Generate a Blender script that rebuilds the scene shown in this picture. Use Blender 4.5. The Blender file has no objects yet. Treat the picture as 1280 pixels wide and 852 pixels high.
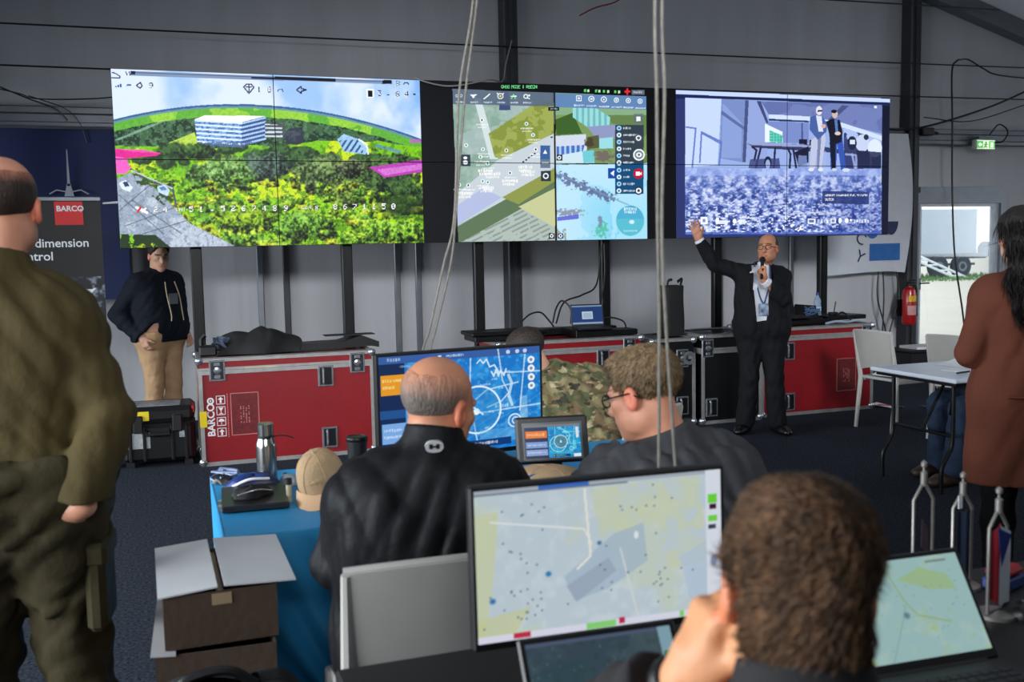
import bpy, math, random
import numpy as np
from mathutils import Matrix, Vector
scn = bpy.context.scene
COL = scn.collection
rad = math.radians
# ------------------------------------------------------------------ camera
CAM_H = 1.6
def cam_axes(yaw, pitch, roll):
    f = Vector((math.sin(yaw)*math.cos(pitch), math.cos(yaw)*math.cos(pitch), math.sin(pitch)))
    r0 = Vector((math.cos(yaw), -math.sin(yaw), 0)); u0 = r0.cross(f)
    return math.cos(roll)*r0+math.sin(roll)*u0, -math.sin(roll)*r0+math.cos(roll)*u0, f
_r, _u, _f = cam_axes(rad(19.3643), rad(-5.3566), rad(-1.1504))
cd = bpy.data.cameras.new('camera'); cam = bpy.data.objects.new('camera', cd); COL.objects.link(cam)
cam.matrix_world = Matrix(((_r.x, _u.x, -_f.x, 0), (_r.y, _u.y, -_f.y, 0), (_r.z, _u.z, -_f.z, CAM_H), (0, 0, 0, 1)))
cd.lens = 35; cd.sensor_width = 36; cd.clip_start = .05; cd.clip_end = 300
cd.dof.use_dof = True; cd.dof.focus_distance = 7.4; cd.dof.aperture_fstop = 4.6
scn.camera = cam
# ------------------------------------------------------------------ world, lights, exposure
scn.view_settings.view_transform = 'Standard'; scn.view_settings.look = 'None'
scn.view_settings.gamma = 1; scn.view_settings.use_curve_mapping = False
scn.view_settings.exposure = -0.25
w = bpy.data.worlds.new('World'); scn.world = w; w.use_nodes = True
_n = w.node_tree.nodes; _n.clear()
_bg = _n.new('ShaderNodeBackground'); _o = _n.new('ShaderNodeOutputWorld')
_bg.inputs[0].default_value = (.86, .93, 1.0, 1); _bg.inputs[1].default_value = 2.0
w.node_tree.links.new(_bg.outputs[0], _o.inputs[0])
def area_light(name, loc, rot, sx, sy, energy, color=(1, 1, 1), spread=180):
    l = bpy.data.lights.new(name, 'AREA'); l.shape = 'RECTANGLE'; l.size = sx; l.size_y = sy
    l.energy = energy; l.color = color; l.spread = rad(spread)
    o = bpy.data.objects.new(name, l); COL.objects.link(o); o.location = loc; o.rotation_euler = rot
    return o
# daylight entering through the two bays of windows in the left long side of the tent
area_light('daylight_window_front', (-4.9, 6.4, 1.9), (0, rad(-56), 0), 1.7, 3.2, 260, (.88, .94, 1), 130)
area_light('daylight_window_near', (-4.9, 1.6, 1.9), (0, rad(-56), 0), 1.7, 4.2, 480, (.88, .94, 1), 130)
area_light('fill_light_right', (14.3, 5.5, 1.75), (0, rad(68), 0), 1.7, 6.0, 100, (.88, .94, 1), 150)  # added fill for the dark right end of the tent; wall_right has no window
# left lamp: daylight through the clear upper window of the front gable, behind the camera
area_light('daylight_gable_window_left', (.2, -3.3, 3.9), (rad(76), 0, rad(-10)), 3.2, 1.0, 40, (.95, .97, 1), 31)
area_light('fill_beam_right', (3.9, -3.3, 3.9), (rad(77), 0, rad(-17)), 3.2, 1.0, 36, (.95, .97, 1), 27)  # second beam, added to brighten the back wall right of the displays
# daylight through the translucent tent roof, brightest along the ridge
area_light('roof_daylight', (3.2, 2.8, 4.35), (0, 0, 0), 7.5, 6.5, 40, (.9, .95, 1), 140)
# ------------------------------------------------------------------ materials
def lin(c):
    return tuple((x/255/12.92 if x/255 <= .04045 else ((x/255+.055)/1.055)**2.4) for x in c)
MATS = {}
def mat(name, rgb, rough=.6, metal=0, var=.12, vs=8, bump=0, bs=60, stretch=(1, 1, 1), spec=.5, coat=0, emit=0, alpha=1, trans=0, attr=None, var2=None):
    """principled material, colour varied by object-space noise, optional noise bump"""
    if name in MATS: return MATS[name]
    m = bpy.data.materials.new(name); m.use_nodes = True; nt = m.node_tree; N = nt.nodes; L = nt.links
    b = N['Principled BSDF']; b.inputs['Roughness'].default_value = rough; b.inputs['Metallic'].default_value = metal
    b.inputs['Specular IOR Level'].default_value = spec; b.inputs['Coat Weight'].default_value = coat
    b.inputs['Transmission Weight'].default_value = trans; b.inputs['Alpha'].default_value = alpha
    c = lin(rgb)
    tc = N.new('ShaderNodeTexCoord'); mp = N.new('ShaderNodeMapping'); mp.inputs['Scale'].default_value = stretch
    L.new(tc.outputs['Object'], mp.inputs['Vector'])
    nz = N.new('ShaderNodeTexNoise'); nz.inputs['Scale'].default_value = vs; nz.inputs['Detail'].default_value = 5
    L.new(mp.outputs[0], nz.inputs['Vector'])
    mix = N.new('ShaderNodeMix'); mix.data_type = 'RGBA'
    c2 = lin(var2) if var2 else tuple(min(1, x*(1+var)) for x in c)
    c1 = c if var2 else tuple(x*(1-var) for x in c)
    mr = N.new('ShaderNodeMapRange'); mr.inputs[1].default_value = .3; mr.inputs[2].default_value = .7
    L.new(nz.outputs[0], mr.inputs[0]); L.new(mr.outputs[0], mix.inputs[0])
    mix.inputs[6].default_value = (*c1, 1); mix.inputs[7].default_value = (*c2, 1)
    out = mix.outputs[2]
    if attr:
        a = N.new('ShaderNodeAttribute'); a.attribute_name = attr
        mm = N.new('ShaderNodeMix'); mm.data_type = 'RGBA'; mm.blend_type = 'MULTIPLY'; mm.inputs[0].default_value = 1
        L.new(out, mm.inputs[6]); L.new(a.outputs['Color'], mm.inputs[7]); out = mm.outputs[2]
    L.new(out, b.inputs['Base Color'])
    if bump:
        n2 = N.new('ShaderNodeTexNoise'); n2.inputs['Scale'].default_value = bs; n2.inputs['Detail'].default_value = 6
        L.new(mp.outputs[0], n2.inputs['Vector'])
        bp = N.new('ShaderNodeBump'); bp.inputs['Strength'].default_value = bump; bp.inputs['Distance'].default_value = .02
        L.new(n2.outputs[0], bp.inputs['Height']); L.new(bp.outputs[0], b.inputs['Normal'])
    if emit:
        L.new(out, b.inputs['Emission Color']); b.inputs['Emission Strength'].default_value = emit
    MATS[name] = m
    return m
def screen_mat(name, strength):
    """lit display: glossy black glass over pixels that emit the picture stored on the mesh"""
    if name in MATS: return MATS[name]
    m = bpy.data.materials.new(name); m.use_nodes = True; nt = m.node_tree; b = nt.nodes['Principled BSDF']
    b.inputs['Base Color'].default_value = (.006, .006, .007, 1); b.inputs['Roughness'].default_value = .4; b.inputs['Specular IOR Level'].default_value = .2
    a = nt.nodes.new('ShaderNodeAttribute'); a.attribute_name = 'pic'
    nt.links.new(a.outputs['Color'], b.inputs['Emission Color']); b.inputs['Emission Strength'].default_value = strength*1.17
    MATS[name] = m; return m
def glass_mat(name='pane_glass'):
    if name in MATS: return MATS[name]
    m = bpy.data.materials.new(name); m.use_nodes = True; nt = m.node_tree; N = nt.nodes; L = nt.links
    N.remove(N['Principled BSDF']); o = N['Material Output']
    t = N.new('ShaderNodeBsdfTransparent'); g = N.new('ShaderNodeBsdfGlossy'); g.inputs['Roughness'].default_value = .03
    t.inputs[0].default_value = (.93, .96, .97, 1)
    mx = N.new('ShaderNodeMixShader'); fr = N.new('ShaderNodeFresnel'); fr.inputs[0].default_value = 1.4
    L.new(fr.outputs[0], mx.inputs[0]); L.new(t.outputs[0], mx.inputs[1]); L.new(g.outputs[0], mx.inputs[2]); L.new(mx.outputs[0], o.inputs[0])
    MATS[name] = m; return m
# ------------------------------------------------------------------ mesh building
class MB:
    """collects vertices and faces of one mesh"""
    def __init__(s): s.v = []; s.f = []; s.mi = []; s.m = 0; s.T = None
    def _add(s, vs, fs):
        o = len(s.v)
        if s.T is not None: vs = [tuple(s.T @ Vector(v)) for v in vs]
        s.v += [tuple(v) for v in vs]; s.f += [tuple(i+o for i in f) for f in fs]; s.mi += [s.m]*len(fs)
        return s
    def box(s, x0, x1, y0, y1, z0, z1, c=0):
        if x0 > x1: x0, x1 = x1, x0
        if y0 > y1: y0, y1 = y1, y0
        if z0 > z1: z0, z1 = z1, z0
        c = min(c, (x1-x0)*.49, (y1-y0)*.49, (z1-z0)*.49)
        if c <= 0:
            return s._add([(x, y, z) for z in (z0, z1) for y in (y0, y1) for x in (x0, x1)],
                          [(0, 2, 3, 1), (4, 5, 7, 6), (0, 1, 5, 4), (2, 6, 7, 3), (0, 4, 6, 2), (1, 3, 7, 5)])
        V = []; idx = {}
        lo = (x0, y0, z0); hi = (x1, y1, z1)
        for sx in (0, 1):
            for sy in (0, 1):
                for sz in (0, 1):
                    sg = (sx, sy, sz)
                    for ax in range(3):
                        p = [0]*3
                        for k in range(3):
                            e = hi[k] if sg[k] else lo[k]
                            p[k] = e if k == ax else (e-c if sg[k] else e+c)
                        idx[(sg, ax)] = len(V); V.append(p)
        F = []
        for ax in range(3):
            o1, o2 = [(1, 2), (2, 0), (0, 1)][ax]
            for sd in (0, 1):
                q = []
                for a, b in ((0, 0), (1, 0), (1, 1), (0, 1)):
                    g = [0]*3; g[ax] = sd; g[o1] = a; g[o2] = b; q.append(idx[(tuple(g), ax)])
                F.append(tuple(q) if sd else tuple(q[::-1]))
            for a in (0, 1):
                for b in (0, 1):   # edges along ax
                    g0 = [0]*3; g0[o1] = a; g0[o2] = b; g1 = list(g0); g1[ax] = 1
                    q = [idx[(tuple(g0), o1)], idx[(tuple(g1), o1)], idx[(tuple(g1), o2)], idx[(tuple(g0), o2)]]
                    F.append(tuple(q) if a == b else tuple(q[::-1]))
        for g in [(a, b, d) for a in (0, 1) for b in (0, 1) for d in (0, 1)]:
            q = [idx[(g, 0)], idx[(g, 1)], idx[(g, 2)]]
            F.append(tuple(q) if sum(g) % 2 else tuple(q[::-1]))
        return s._add(V, F)
    def prism(s, poly, y0, y1, axis='y'):
        """polygon in the plane across `axis`, extruded along it"""
        n = len(poly)
        def P(a, b, t): return {'y': (a, t, b), 'x': (t, a, b), 'z': (a, b, t)}[axis]
        vs = [P(a, b, y0) for a, b in poly]+[P(a, b, y1) for a, b in poly]
        return s._add(vs, [tuple(range(n)), tuple(range(2*n-1, n-1, -1))]+[(i, i+n, (i+1) % n+n, (i+1) % n) for i in range(n)])
    def tube(s, pts, r, n=8, cap=True, flat=1.0):
        pts = [Vector(p) for p in pts]
        rs = r if isinstance(r, (list, tuple)) else [r]*len(pts)
        vs = []; prev = None
        for i, p in enumerate(pts):
            t = (pts[min(i+1, len(pts)-1)]-pts[max(i-1, 0)])
            t = t.normalized() if t.length > 1e-9 else Vector((0, 0, 1))
            if prev is None:
                a = Vector((0, 0, 1)) if abs(t.z) < .9 else Vector((1, 0, 0))
                e1 = t.cross(a).normalized()
            else: e1 = (prev-t*prev.dot(t)).normalized()
            prev = e1; e2 = t.cross(e1)
            for k in range(n):
                a = 2*math.pi*k/n; vs.append(p+(e1*math.cos(a)+e2*math.sin(a)*flat)*rs[i])
        fs = []
        for i in range(len(pts)-1):
            for k in range(n): fs.append((i*n+k, i*n+(k+1) % n, (i+1)*n+(k+1) % n, (i+1)*n+k))
        if cap: fs += [tuple(range(n))[::-1], tuple(range((len(pts)-1)*n, len(pts)*n))]
        return s._add(vs, fs)
    def cyl(s, a, b, r, n=16, r2=None): return s.tube([a, b], [r, r if r2 is None else r2], n)
    def lathe(s, prof, n=24, c=(0, 0, 0)):
        """profile of (radius, height) turned about z"""
        vs = []; fs = []
        for q, z in prof:
            for k in range(n):
                a = 2*math.pi*k/n; vs.append((c[0]+q*math.cos(a), c[1]+q*math.sin(a), c[2]+z))
        for i in range(len(prof)-1):
            for k in range(n): fs.append((i*n+k, i*n+(k+1) % n, (i+1)*n+(k+1) % n, (i+1)*n+k))
        fs += [tuple(range(n))[::-1], tuple(range((len(prof)-1)*n, len(prof)*n))]
        return s._add(vs, fs)
    def surf(s, fn, nu, nv, thick=0):
        """fn(u,v)->point sheet; thick>0 gives it a back side"""
        vs = [Vector(fn(i/nu, j/nv)) for j in range(nv+1) for i in range(nu+1)]
        W = nu+1; fs = [(j*W+i, j*W+i+1, (j+1)*W+i+1, (j+1)*W+i) for j in range(nv) for i in range(nu)]
        if not thick: return s._add(vs, fs)
        nrm = []
        for j in range(nv+1):
            for i in range(nu+1):
                du = vs[j*W+min(i+1, nu)]-vs[j*W+max(i-1, 0)]; dv = vs[min(j+1, nv)*W+i]-vs[max(j-1, 0)*W+i]
                q = du.cross(dv); nrm.append(q.normalized() if q.length > 1e-12 else Vector((0, 0, 1)))
        N = len(vs); vb = [v-n*thick for v, n in zip(vs, nrm)]
        fb = [tuple(i+N for i in f[::-1]) for f in fs]; sd = []
        for i in range(nu): sd += [(i+1, i, i+N, i+1+N), (nv*W+i, nv*W+i+1, nv*W+i+1+N, nv*W+i+N)]
        for j in range(nv): sd += [(j*W, (j+1)*W, (j+1)*W+N, j*W+N), ((j+1)*W+nu, j*W+nu, j*W+nu+N, (j+1)*W+nu+N)]
        return s._add(vs+vb, fs+fb+sd)
    def build(s, name, m, parent=None, smooth=False):
        me = bpy.data.meshes.new(name); me.from_pydata(s.v, [], s.f)
        for q in (m if isinstance(m, (list, tuple)) else [m]): me.materials.append(q)
        if isinstance(m, (list, tuple)): me.polygons.foreach_set('material_index', s.mi)
        if smooth:
            me.polygons.foreach_set('use_smooth', [True]*len(s.f))
            try: me.set_sharp_from_angle(angle=rad(38))
            except Exception: pass
        me.update(); return link(name, me, parent)
def link(name, me, parent=None):
    o = bpy.data.objects.new(name, me); COL.objects.link(o)
    if parent: o.parent = parent
    return o
def tag(o, label, cat, group=None, kind=None):
    o['label'] = label; o['category'] = cat
    if group: o['group'] = group
    if kind: o['kind'] = kind
    return o
def thing(name, label, cat, loc=(0, 0, 0), rz=0, group=None):
    o = bpy.data.objects.new(name, None); COL.objects.link(o); o.empty_display_size = .1
    o.location = loc; o.rotation_euler = (0, 0, rz); return tag(o, label, cat, group)
def struct(o, label=None):
    o['kind'] = 'structure'
    if label: o['label'] = label
    return o
def copy_tree(o, parent=None):
    c = o.copy(); COL.objects.link(c); c.parent = parent
    for ch in [x for x in bpy.data.objects if x.parent == o]: copy_tree(ch, c)
    return c
def text(name, s, size, m, T, parent=None, ext=.001, align='LEFT', bold=0):
    """flat lettering as a mesh; T places it (text runs along local x, up along local y)"""
    cu = bpy.data.curves.new(name, 'FONT'); cu.body = s; cu.size = size; cu.extrude = ext; cu.align_x = align; cu.offset = bold
    cu.resolution_u = 3
    to = bpy.data.objects.new('t', cu); COL.objects.link(to)
    me = bpy.data.meshes.new_from_object(to.evaluated_get(bpy.context.evaluated_depsgraph_get()))
    bpy.data.objects.remove(to); me.transform(T); me.materials.clear(); me.materials.append(m); me.name = name
    return link(name, me, parent)
def face_T(x, y, z, rot=0):
    """text lying on a plane that faces -y at depth y, optionally turned by rot in that plane"""
    return Matrix.Translation((x, y, z)) @ Matrix.Rotation(rad(90), 4, 'X') @ Matrix.Rotation(rot, 4, 'Z')
def T3(loc, rz=0, rx=0, ry=0):
    return Matrix.Translation(loc) @ Matrix.Rotation(rz, 4, 'Z') @ Matrix.Rotation(ry, 4, 'Y') @ Matrix.Rotation(rx, 4, 'X')
def bez(pts, n=16):
    """smooth path through the points (Catmull-Rom)"""
    P = [Vector(p) for p in pts]; P = [P[0]*2-P[1]]+P+[P[-1]*2-P[-2]]; out = []
    for i in range(1, len(P)-2):
        for k in range(n):
            t = k/n; a, b, c, d = P[i-1:i+3]
            out.append(.5*((2*b)+(c-a)*t+(2*a-5*b+4*c-d)*t*t+(3*b-a-3*c+d)*t**3))
    out.append(P[-2]); return out
# ------------------------------------------------------------------ pictures shown on displays and prints (painted with numpy)
FONT = dict(zip('0123456789ABCDEFGHIJKLMNOPQRSTUVWXYZ.-|,', [bytes.fromhex(q) for q in '3E5149453E 00427F4000 7249494946 2141494D33 1814127F10 2745454539 3C4A494931 4121110907 3649494936 464949291E 7C1211127C 7F49494936 3E41414122 7F4141413E 7F49494941 7F09090901 3E41415173 7F0808087F 00417F4100 2040413F01 7F08142241 7F40404040 7F021C027F 7F0408107F 3E4141413E 7F09090906 3E4151215E 7F09192946 2649494932 03017F0103 3F4040403F 1F2040201F 3F4038403F 6314081463 0304780403 6159494D43 0060600000 0808080808 00007F0000 0080703000'.split()]))
def vnoise(w, h, sx, sy, rng):
    gw, gh = int(sx)+3, int(sy)+3; g = rng.random((gh, gw)).astype('f4')
    x = np.linspace(0, sx, w, dtype='f4'); y = np.linspace(0, sy, h, dtype='f4')
    xi = x.astype(int); yi = y.astype(int); fx = x-xi; fy = y-yi; fx = fx*fx*(3-2*fx); fy = (fy*fy*(3-2*fy))[:, None]
    a = g[yi][:, xi]*(1-fx)+g[yi][:, xi+1]*fx; b = g[yi+1][:, xi]*(1-fx)+g[yi+1][:, xi+1]*fx
    return a*(1-fy)+b*fy
def homog(src, dst):
    A = []; B = []
    for (x, y), (u, v) in zip(src, dst):
        A += [[x, y, 1, 0, 0, 0, -u*x, -u*y], [0, 0, 0, x, y, 1, -v*x, -v*y]]; B += [u, v]
    h = np.linalg.solve(np.array(A, float), np.array(B, float)); return np.append(h, 1).reshape(3, 3)
class Pic:
    """small raster in display colours; coordinates are those of `quad` (TL,TR,BR,BL)"""
    def __init__(s, w, h, quad=((0, 0), (1, 0), (1, 1), (0, 1)), base=(0, 0, 0), seed=1):
        s.w, s.h = w, h; s.a = np.zeros((h, w, 3), 'f4')+np.array(base, 'f4'); s.rng = np.random.default_rng(seed)
        H = homog([(0, 0), (1, 0), (1, 1), (0, 1)], quad)
        U, V = np.meshgrid((np.arange(w)+.5)/w, (np.arange(h)+.5)/h)
        q = np.stack([U, V, np.ones_like(U)], -1) @ H.T
        s.X = (q[..., 0]/q[..., 2]).astype('f4'); s.Y = (q[..., 1]/q[..., 2]).astype('f4')
    def n(s, sx, oct=4, asp=None, gain=.5):
        sy = sx*(asp or s.h/s.w); o = np.zeros((s.h, s.w), 'f4'); a = 1; t = 0
        for _ in range(oct):
            o += a*vnoise(s.w, s.h, sx, sy, s.rng); t += a; a *= gain; sx *= 2.1; sy *= 2.1
        return o/t
    def put(s, m, c, alpha=1.0):
        m = (m.astype('f4')*alpha)[..., None]; s.a = s.a*(1-m)+np.asarray(c, 'f4')*m; return s
    def pm(s, pts):
        m = np.zeros((s.h, s.w), bool); n = len(pts)
        for i in range(n):
            x0, y0 = pts[i]; x1, y1 = pts[(i+1) % n]
            if y0 == y1: continue
            c = ((s.Y >= min(y0, y1)) & (s.Y < max(y0, y1))); m ^= c & (s.X < x0+(s.Y-y0)*(x1-x0)/(y1-y0))
        return m
    def poly(s, pts, c, alpha=1.0): return s.put(s.pm(pts), c, alpha)
    def rect(s, x0, y0, x1, y1, c, alpha=1.0): return s.put((s.X >= x0) & (s.X <= x1) & (s.Y >= y0) & (s.Y <= y1), c, alpha)
    def em(s, x, y, rx, ry, soft=0.0, wob=None):
        d = np.sqrt(((s.X-x)/rx)**2+((s.Y-y)/ry)**2)
        if wob is not None: d = d+wob
        return np.clip((1-d)/soft, 0, 1) if soft else (d <= 1)
    def ell(s, x, y, rx, ry, c, alpha=1.0, soft=0.0, wob=None): return s.put(s.em(x, y, rx, ry, soft, wob), c, alpha)
    def ring(s, x, y, r, t, c, alpha=1.0, asp=1.0):
        d = np.sqrt((s.X-x)**2+((s.Y-y)/asp)**2); return s.put(np.abs(d-r) < t, c, alpha)
    def line(s, pts, t, c, alpha=1.0):
        m = np.zeros((s.h, s.w), bool)
        for (x0, y0), (x1, y1) in zip(pts, pts[1:]):
            dx, dy = x1-x0, y1-y0; q = dx*dx+dy*dy or 1
            k = np.clip(((s.X-x0)*dx+(s.Y-y0)*dy)/q, 0, 1); m |= (s.X-x0-k*dx)**2+(s.Y-y0-k*dy)**2 < t*t
        return s.put(m, c, alpha)
    def text(s, x, y, st, size, c, sp=1.2, alpha=1.0):
        """size = cap height in picture coordinates, (x,y) = top left"""
        px = size/7; m = np.zeros((s.h, s.w), bool)
        for k, ch in enumerate(st.upper()):
            if ch not in FONT: continue
            ox = x+k*px*5*sp; i = np.floor((s.X-ox)/px).astype(int); j = np.floor((s.Y-y)/px).astype(int)
            ok = (i >= 0) & (i < 5) & (j >= 0) & (j < 8); cols = np.frombuffer(FONT[ch], 'u1').astype(int)
            m |= ok & (((cols[np.clip(i, 0, 4)] >> np.clip(j, 0, 7)) & 1) == 1)
        return s.put(m, c, alpha)
    def dashes(s, x, y, wd, t, c, seed=0, alpha=.9):
        """a run of lettering too small to read"""
        r = random.Random(seed); e = x
        while e < x+wd:
            q = r.uniform(.6, 1.5)*t; s.rect(e, y-t*r.uniform(.8, 1.3), e+q, y+t*r.uniform(.6, 1.2), c, alpha*r.uniform(.6, 1)); e += q+t*.5
        return s
def zo(ox, oy, k): return lambda pts: [(x/k+ox, y/k+oy) for x, y in pts]
def srgb2lin(a):
    a = np.clip(a/255, 0, 1.0); return np.where(a <= .04045, a/12.92, ((a+.055)/1.055)**2.4)
def pic_mesh(name, pic, w, h, m, parent, T=None, sub=(0, 1, 0, 1), inset=0):
    """the picture as a flat panel: local x to the right, z up, facing -y, bottom-left at the origin; colours on its vertices"""
    u0, u1, v0, v1 = sub
    i0, i1 = int(round(u0*(pic.w-1))), int(round(u1*(pic.w-1))); j0, j1 = int(round(v0*(pic.h-1))), int(round(v1*(pic.h-1)))
    a = pic.a[j0:j1+1, i0:i1+1]; nh, nw = a.shape[:2]
    xs = np.linspace(inset, w-inset, nw); zs = np.linspace(h-inset, inset, nh)
    X, Z = np.meshgrid(xs, zs); co = np.stack([X, np.zeros_like(X), Z], -1).reshape(-1, 3)
    I = np.arange(nh*nw).reshape(nh, nw)
    q = np.stack([I[1:, :-1], I[1:, 1:], I[:-1, 1:], I[:-1, :-1]], -1).reshape(-1, 4)
    me = np_mesh(name, co, q, m, smooth=False)
    at = me.color_attributes.new('pic', 'FLOAT_COLOR', 'POINT')
    col = np.ones((nh*nw, 4), 'f4'); col[:, :3] = srgb2lin(a).reshape(-1, 3); at.data.foreach_set('color', col.ravel())
    if T is not None: me.transform(T)
    return link(name, me, parent)
def np_mesh(name, co, quads, m, smooth=True):
    me = bpy.data.meshes.new(name); co = np.ascontiguousarray(co, 'f4'); quads = np.ascontiguousarray(quads, 'i4')
    me.vertices.add(len(co)); me.vertices.foreach_set('co', co.ravel())
    k = quads.shape[1]; me.loops.add(quads.size); me.loops.foreach_set('vertex_index', quads.ravel())
    me.polygons.add(len(quads)); me.polygons.foreach_set('loop_start', np.arange(len(quads), dtype='i4')*k)
    me.update(calc_edges=True); me.polygons.foreach_set('use_smooth', np.full(len(quads), smooth))
    for q in (m if isinstance(m, (list, tuple)) else [m]): me.materials.append(q)
    me.update(); return me
# ---- left display: drone camera view over shrubs, a road and an office block
def paint_drone():
    p = Pic(560, 312, ((25, 50), (1232, 95), (1245, 735), (65, 745)), seed=4); X, Y = p.X, p.Y
    cl = p.n(5, 5, .5); g = np.clip((Y-60)/200, 0, 1)
    sky = np.array([142, 182, 232])*(1-cl[..., None])+np.array([168, 198, 238])*cl[..., None]; p.a[:] = sky
    p.put(np.clip((cl-.40)*4, 0, 1), (222, 230, 248), .8); p.put(np.clip((X-800)/500, 0, 1)*np.clip((.62-cl)*3, 0, 1), (96, 152, 220), .7)
    hz = 190+((X-500)/730)**2*137*np.where(X > 500, 1, 1.05)+np.where(X < 500, ((500-X)/460)**2*2, 0)
    D = Y-hz; n1 = p.n(60, 4); n2 = p.n(130, 3); n3 = p.n(14, 4)
    p.put(D > 0, (52, 92, 140)); p.put((D > 5+n1*6), (96, 140, 160)); p.put(D > 15, (92, 168, 52)); p.put((D > 15) & (n3 > .52), (140, 196, 60))
    # forest band
    fb = D > 42+60*np.clip((330-X)/330, 0, 1)*0+10*n1
    p.put(fb & ~((X < 470) & (D < 46)), (26, 54, 34)); p.put(fb & (n1 > .5), (58, 96, 62)); p.put(fb & (n2 > .6), (90, 126, 96), .7)
    p.poly([(40, 330), (180, 270), (250, 250), (160, 290), (60, 330)], (130, 170, 150), .8)
    # meadow and mid shrubs
    md = Y > 345+25*n3-np.clip((X-620)/300, 0, 1)*25+30*np.clip((X-1000)/200, 0, 1)
    p.put(md, (118, 186, 20)); p.put(md & (n3 > .5), (190, 214, 30)); p.put(md & (n1 > .62), (74, 130, 22), .7)
    p.poly([(240, 345), (350, 300), (370, 350), (300, 372)], (176, 206, 70))
    for k in range(42):
        x = p.rng.uniform(130, 1200); y = 395+p.rng.normal(0, 16)+.05*(x-600)*(x > 600); r = p.rng.uniform(26, 60)
        w_ = (n1-.5)*.9; p.ell(x, y, r, r*.55, (28, 52, 30), .95, .25, w_); p.ell(x-4, y-8, r*.7, r*.36, (74, 116, 60), .7, .5, (n2-.5)*2)
    # office block
    p.poly([(350, 250), (392, 233), (625, 238), (530, 262)], (244, 248, 255))
    f1 = p.pm([(350, 250), (535, 262), (533, 360), (362, 348)]); f2 = p.pm([(535, 262), (628, 240), (628, 330), (533, 360)])
    p.put(f1, (206, 226, 250)); p.put(f2, (160, 190, 228))
    fl = (Y-250-(X-350)*.065)/16.5; p.put(f1 & (np.mod(fl, 1) > .45), (62, 108, 178)); p.put(f1 & (np.mod(fl, 1) > .45) & (n2 > .5), (120, 160, 210))
    fr = (Y-262+(X-535)*.24)/16.5; p.put(f2 & (np.mod(fr, 1) > .45), (44, 78, 134)); p.put((f1 | f2) & (Y > 338) & (n2 > .45), (60, 80, 120), .7)
    p.poly([(625, 260), (700, 268), (695, 330), (625, 318)], (70, 78, 84)); p.put(p.pm([(625, 268), (690, 272), (690, 330), (625, 322)]) & (np.mod(Y, 16) > 9), (196, 210, 220))
    p.ell(738, 315, 44, 38, (40, 50, 66), 1, .15, (n1-.5)*.5); p.ell(735, 305, 34, 24, (84, 92, 104), .6, .5, (n2-.5)*2)
    p.poly([(905, 330), (930, 308), (990, 330), (1028, 372), (1015, 390), (930, 378)], (150, 190, 226)); p.put(p.pm([(910, 335), (985, 330), (1010, 385), (930, 375)]) & (np.mod(X*.6+Y*.4, 14) > 8), (50, 84, 130))
    p.line([(990, 330), (1020, 350), (1026, 388)], 3, (220, 232, 240)); p.line([(1060, 355), (1150, 380)], 6, (90, 140, 190), .8)
    # big shrubs
    nf = p.n(150, 3); nm = p.n(70, 3)
    def bush(x, y, rx, ry, c0, c1):
        e = p.em(x, y, rx, ry, .22, (nm-.5)*.9)[..., None]; sh = np.clip(.74+.5*(y-Y)/ry-.12*(X-x)/rx+1.5*(nf-.5)+1.3*(nm-.5), .08, 1.5)[..., None]
        p.a = p.a*(1-e)+e*np.clip(np.array(c0)*np.minimum(sh, 1)+(np.array(c1)-np.array(c0))*np.clip(sh-.75, 0, .75)*1.3, 0, 255)
    for a in [(620, 440, 120, 60, (70, 96, 84), (110, 136, 120)), (860, 470, 150, 80, (84, 112, 60), (150, 176, 110)), (460, 470, 150, 74, (88, 140, 56), (168, 206, 130)), (1090, 480, 150, 110, (50, 82, 44), (96, 130, 60)), (940, 545, 100, 60, (96, 130, 50), (170, 190, 80)), (1180, 560, 90, 90, (40, 70, 36), (84, 120, 56)), (350, 375, 80, 34, (44, 80, 36), (80, 120, 50)), (960, 440, 70, 40, (88, 104, 70), (140, 150, 110))]: bush(*a)
    lo = Y > 560+40*(n3-.5)*2-np.clip((420-X)/260, 0, 1)*150+np.clip((X-820)/300, 0, 1)*60
    lo &= X > 120; p.put(lo, (92, 150, 20)); p.put(lo & (n1 > .45), (140, 200, 26)); p.put(lo & (n2 < .42), (48, 84, 14), .7); p.put(lo & (n3 > .58) & (n2 > .5), (190, 190, 30), .8)
    rb = np.random.default_rng(77); spots = sorted([(rb.uniform(150, 1240), rb.uniform(480, 745)) for _ in range(190)], key=lambda q: q[1])
    for x, y in spots:
        if y < 480+max(0, 330-x)*.0+max(0, x-820)*.18 or x < 150+(y-480)*.9: continue
        s_ = .6+(y-480)/265*.9; kk = rb.integers(0, 4); bush(x, y, rb.uniform(22, 44)*s_, rb.uniform(12, 22)*s_, ((104, 160, 24), (132, 178, 30), (150, 170, 26), (72, 126, 28))[kk], ((196, 226, 80), (214, 232, 90), (220, 216, 70), (140, 196, 70))[kk])
    for a in [(760, 665, 130, 60, (96, 156, 40), (160, 210, 90)), (1130, 690, 150, 50, (110, 170, 40), (180, 220, 80)), (560, 640, 130, 50, (110, 160, 20), (190, 210, 50))]: bush(*a)
    p.put(p.em(1150, 590, 130, 60, .5, (n3-.5)), (30, 56, 26), .75)
    # road
    rd = p.pm([(40, 480), (110, 452), (180, 500), (275, 592), (330, 650), (510, 742), (250, 748), (200, 700), (60, 690)])
    p.put(rd, (150, 164, 184)); p.put(rd & (n3 > .5), (176, 188, 204)); p.put(rd & (n2 > .62), (120, 132, 150), .6)
    for a in [[(60, 600), (180, 500)], [(80, 660), (270, 590)], [(110, 560), (300, 690)], [(60, 540), (230, 690)], [(150, 690), (320, 640)]]: p.line(a, 2, (84, 98, 112), .8)
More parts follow.
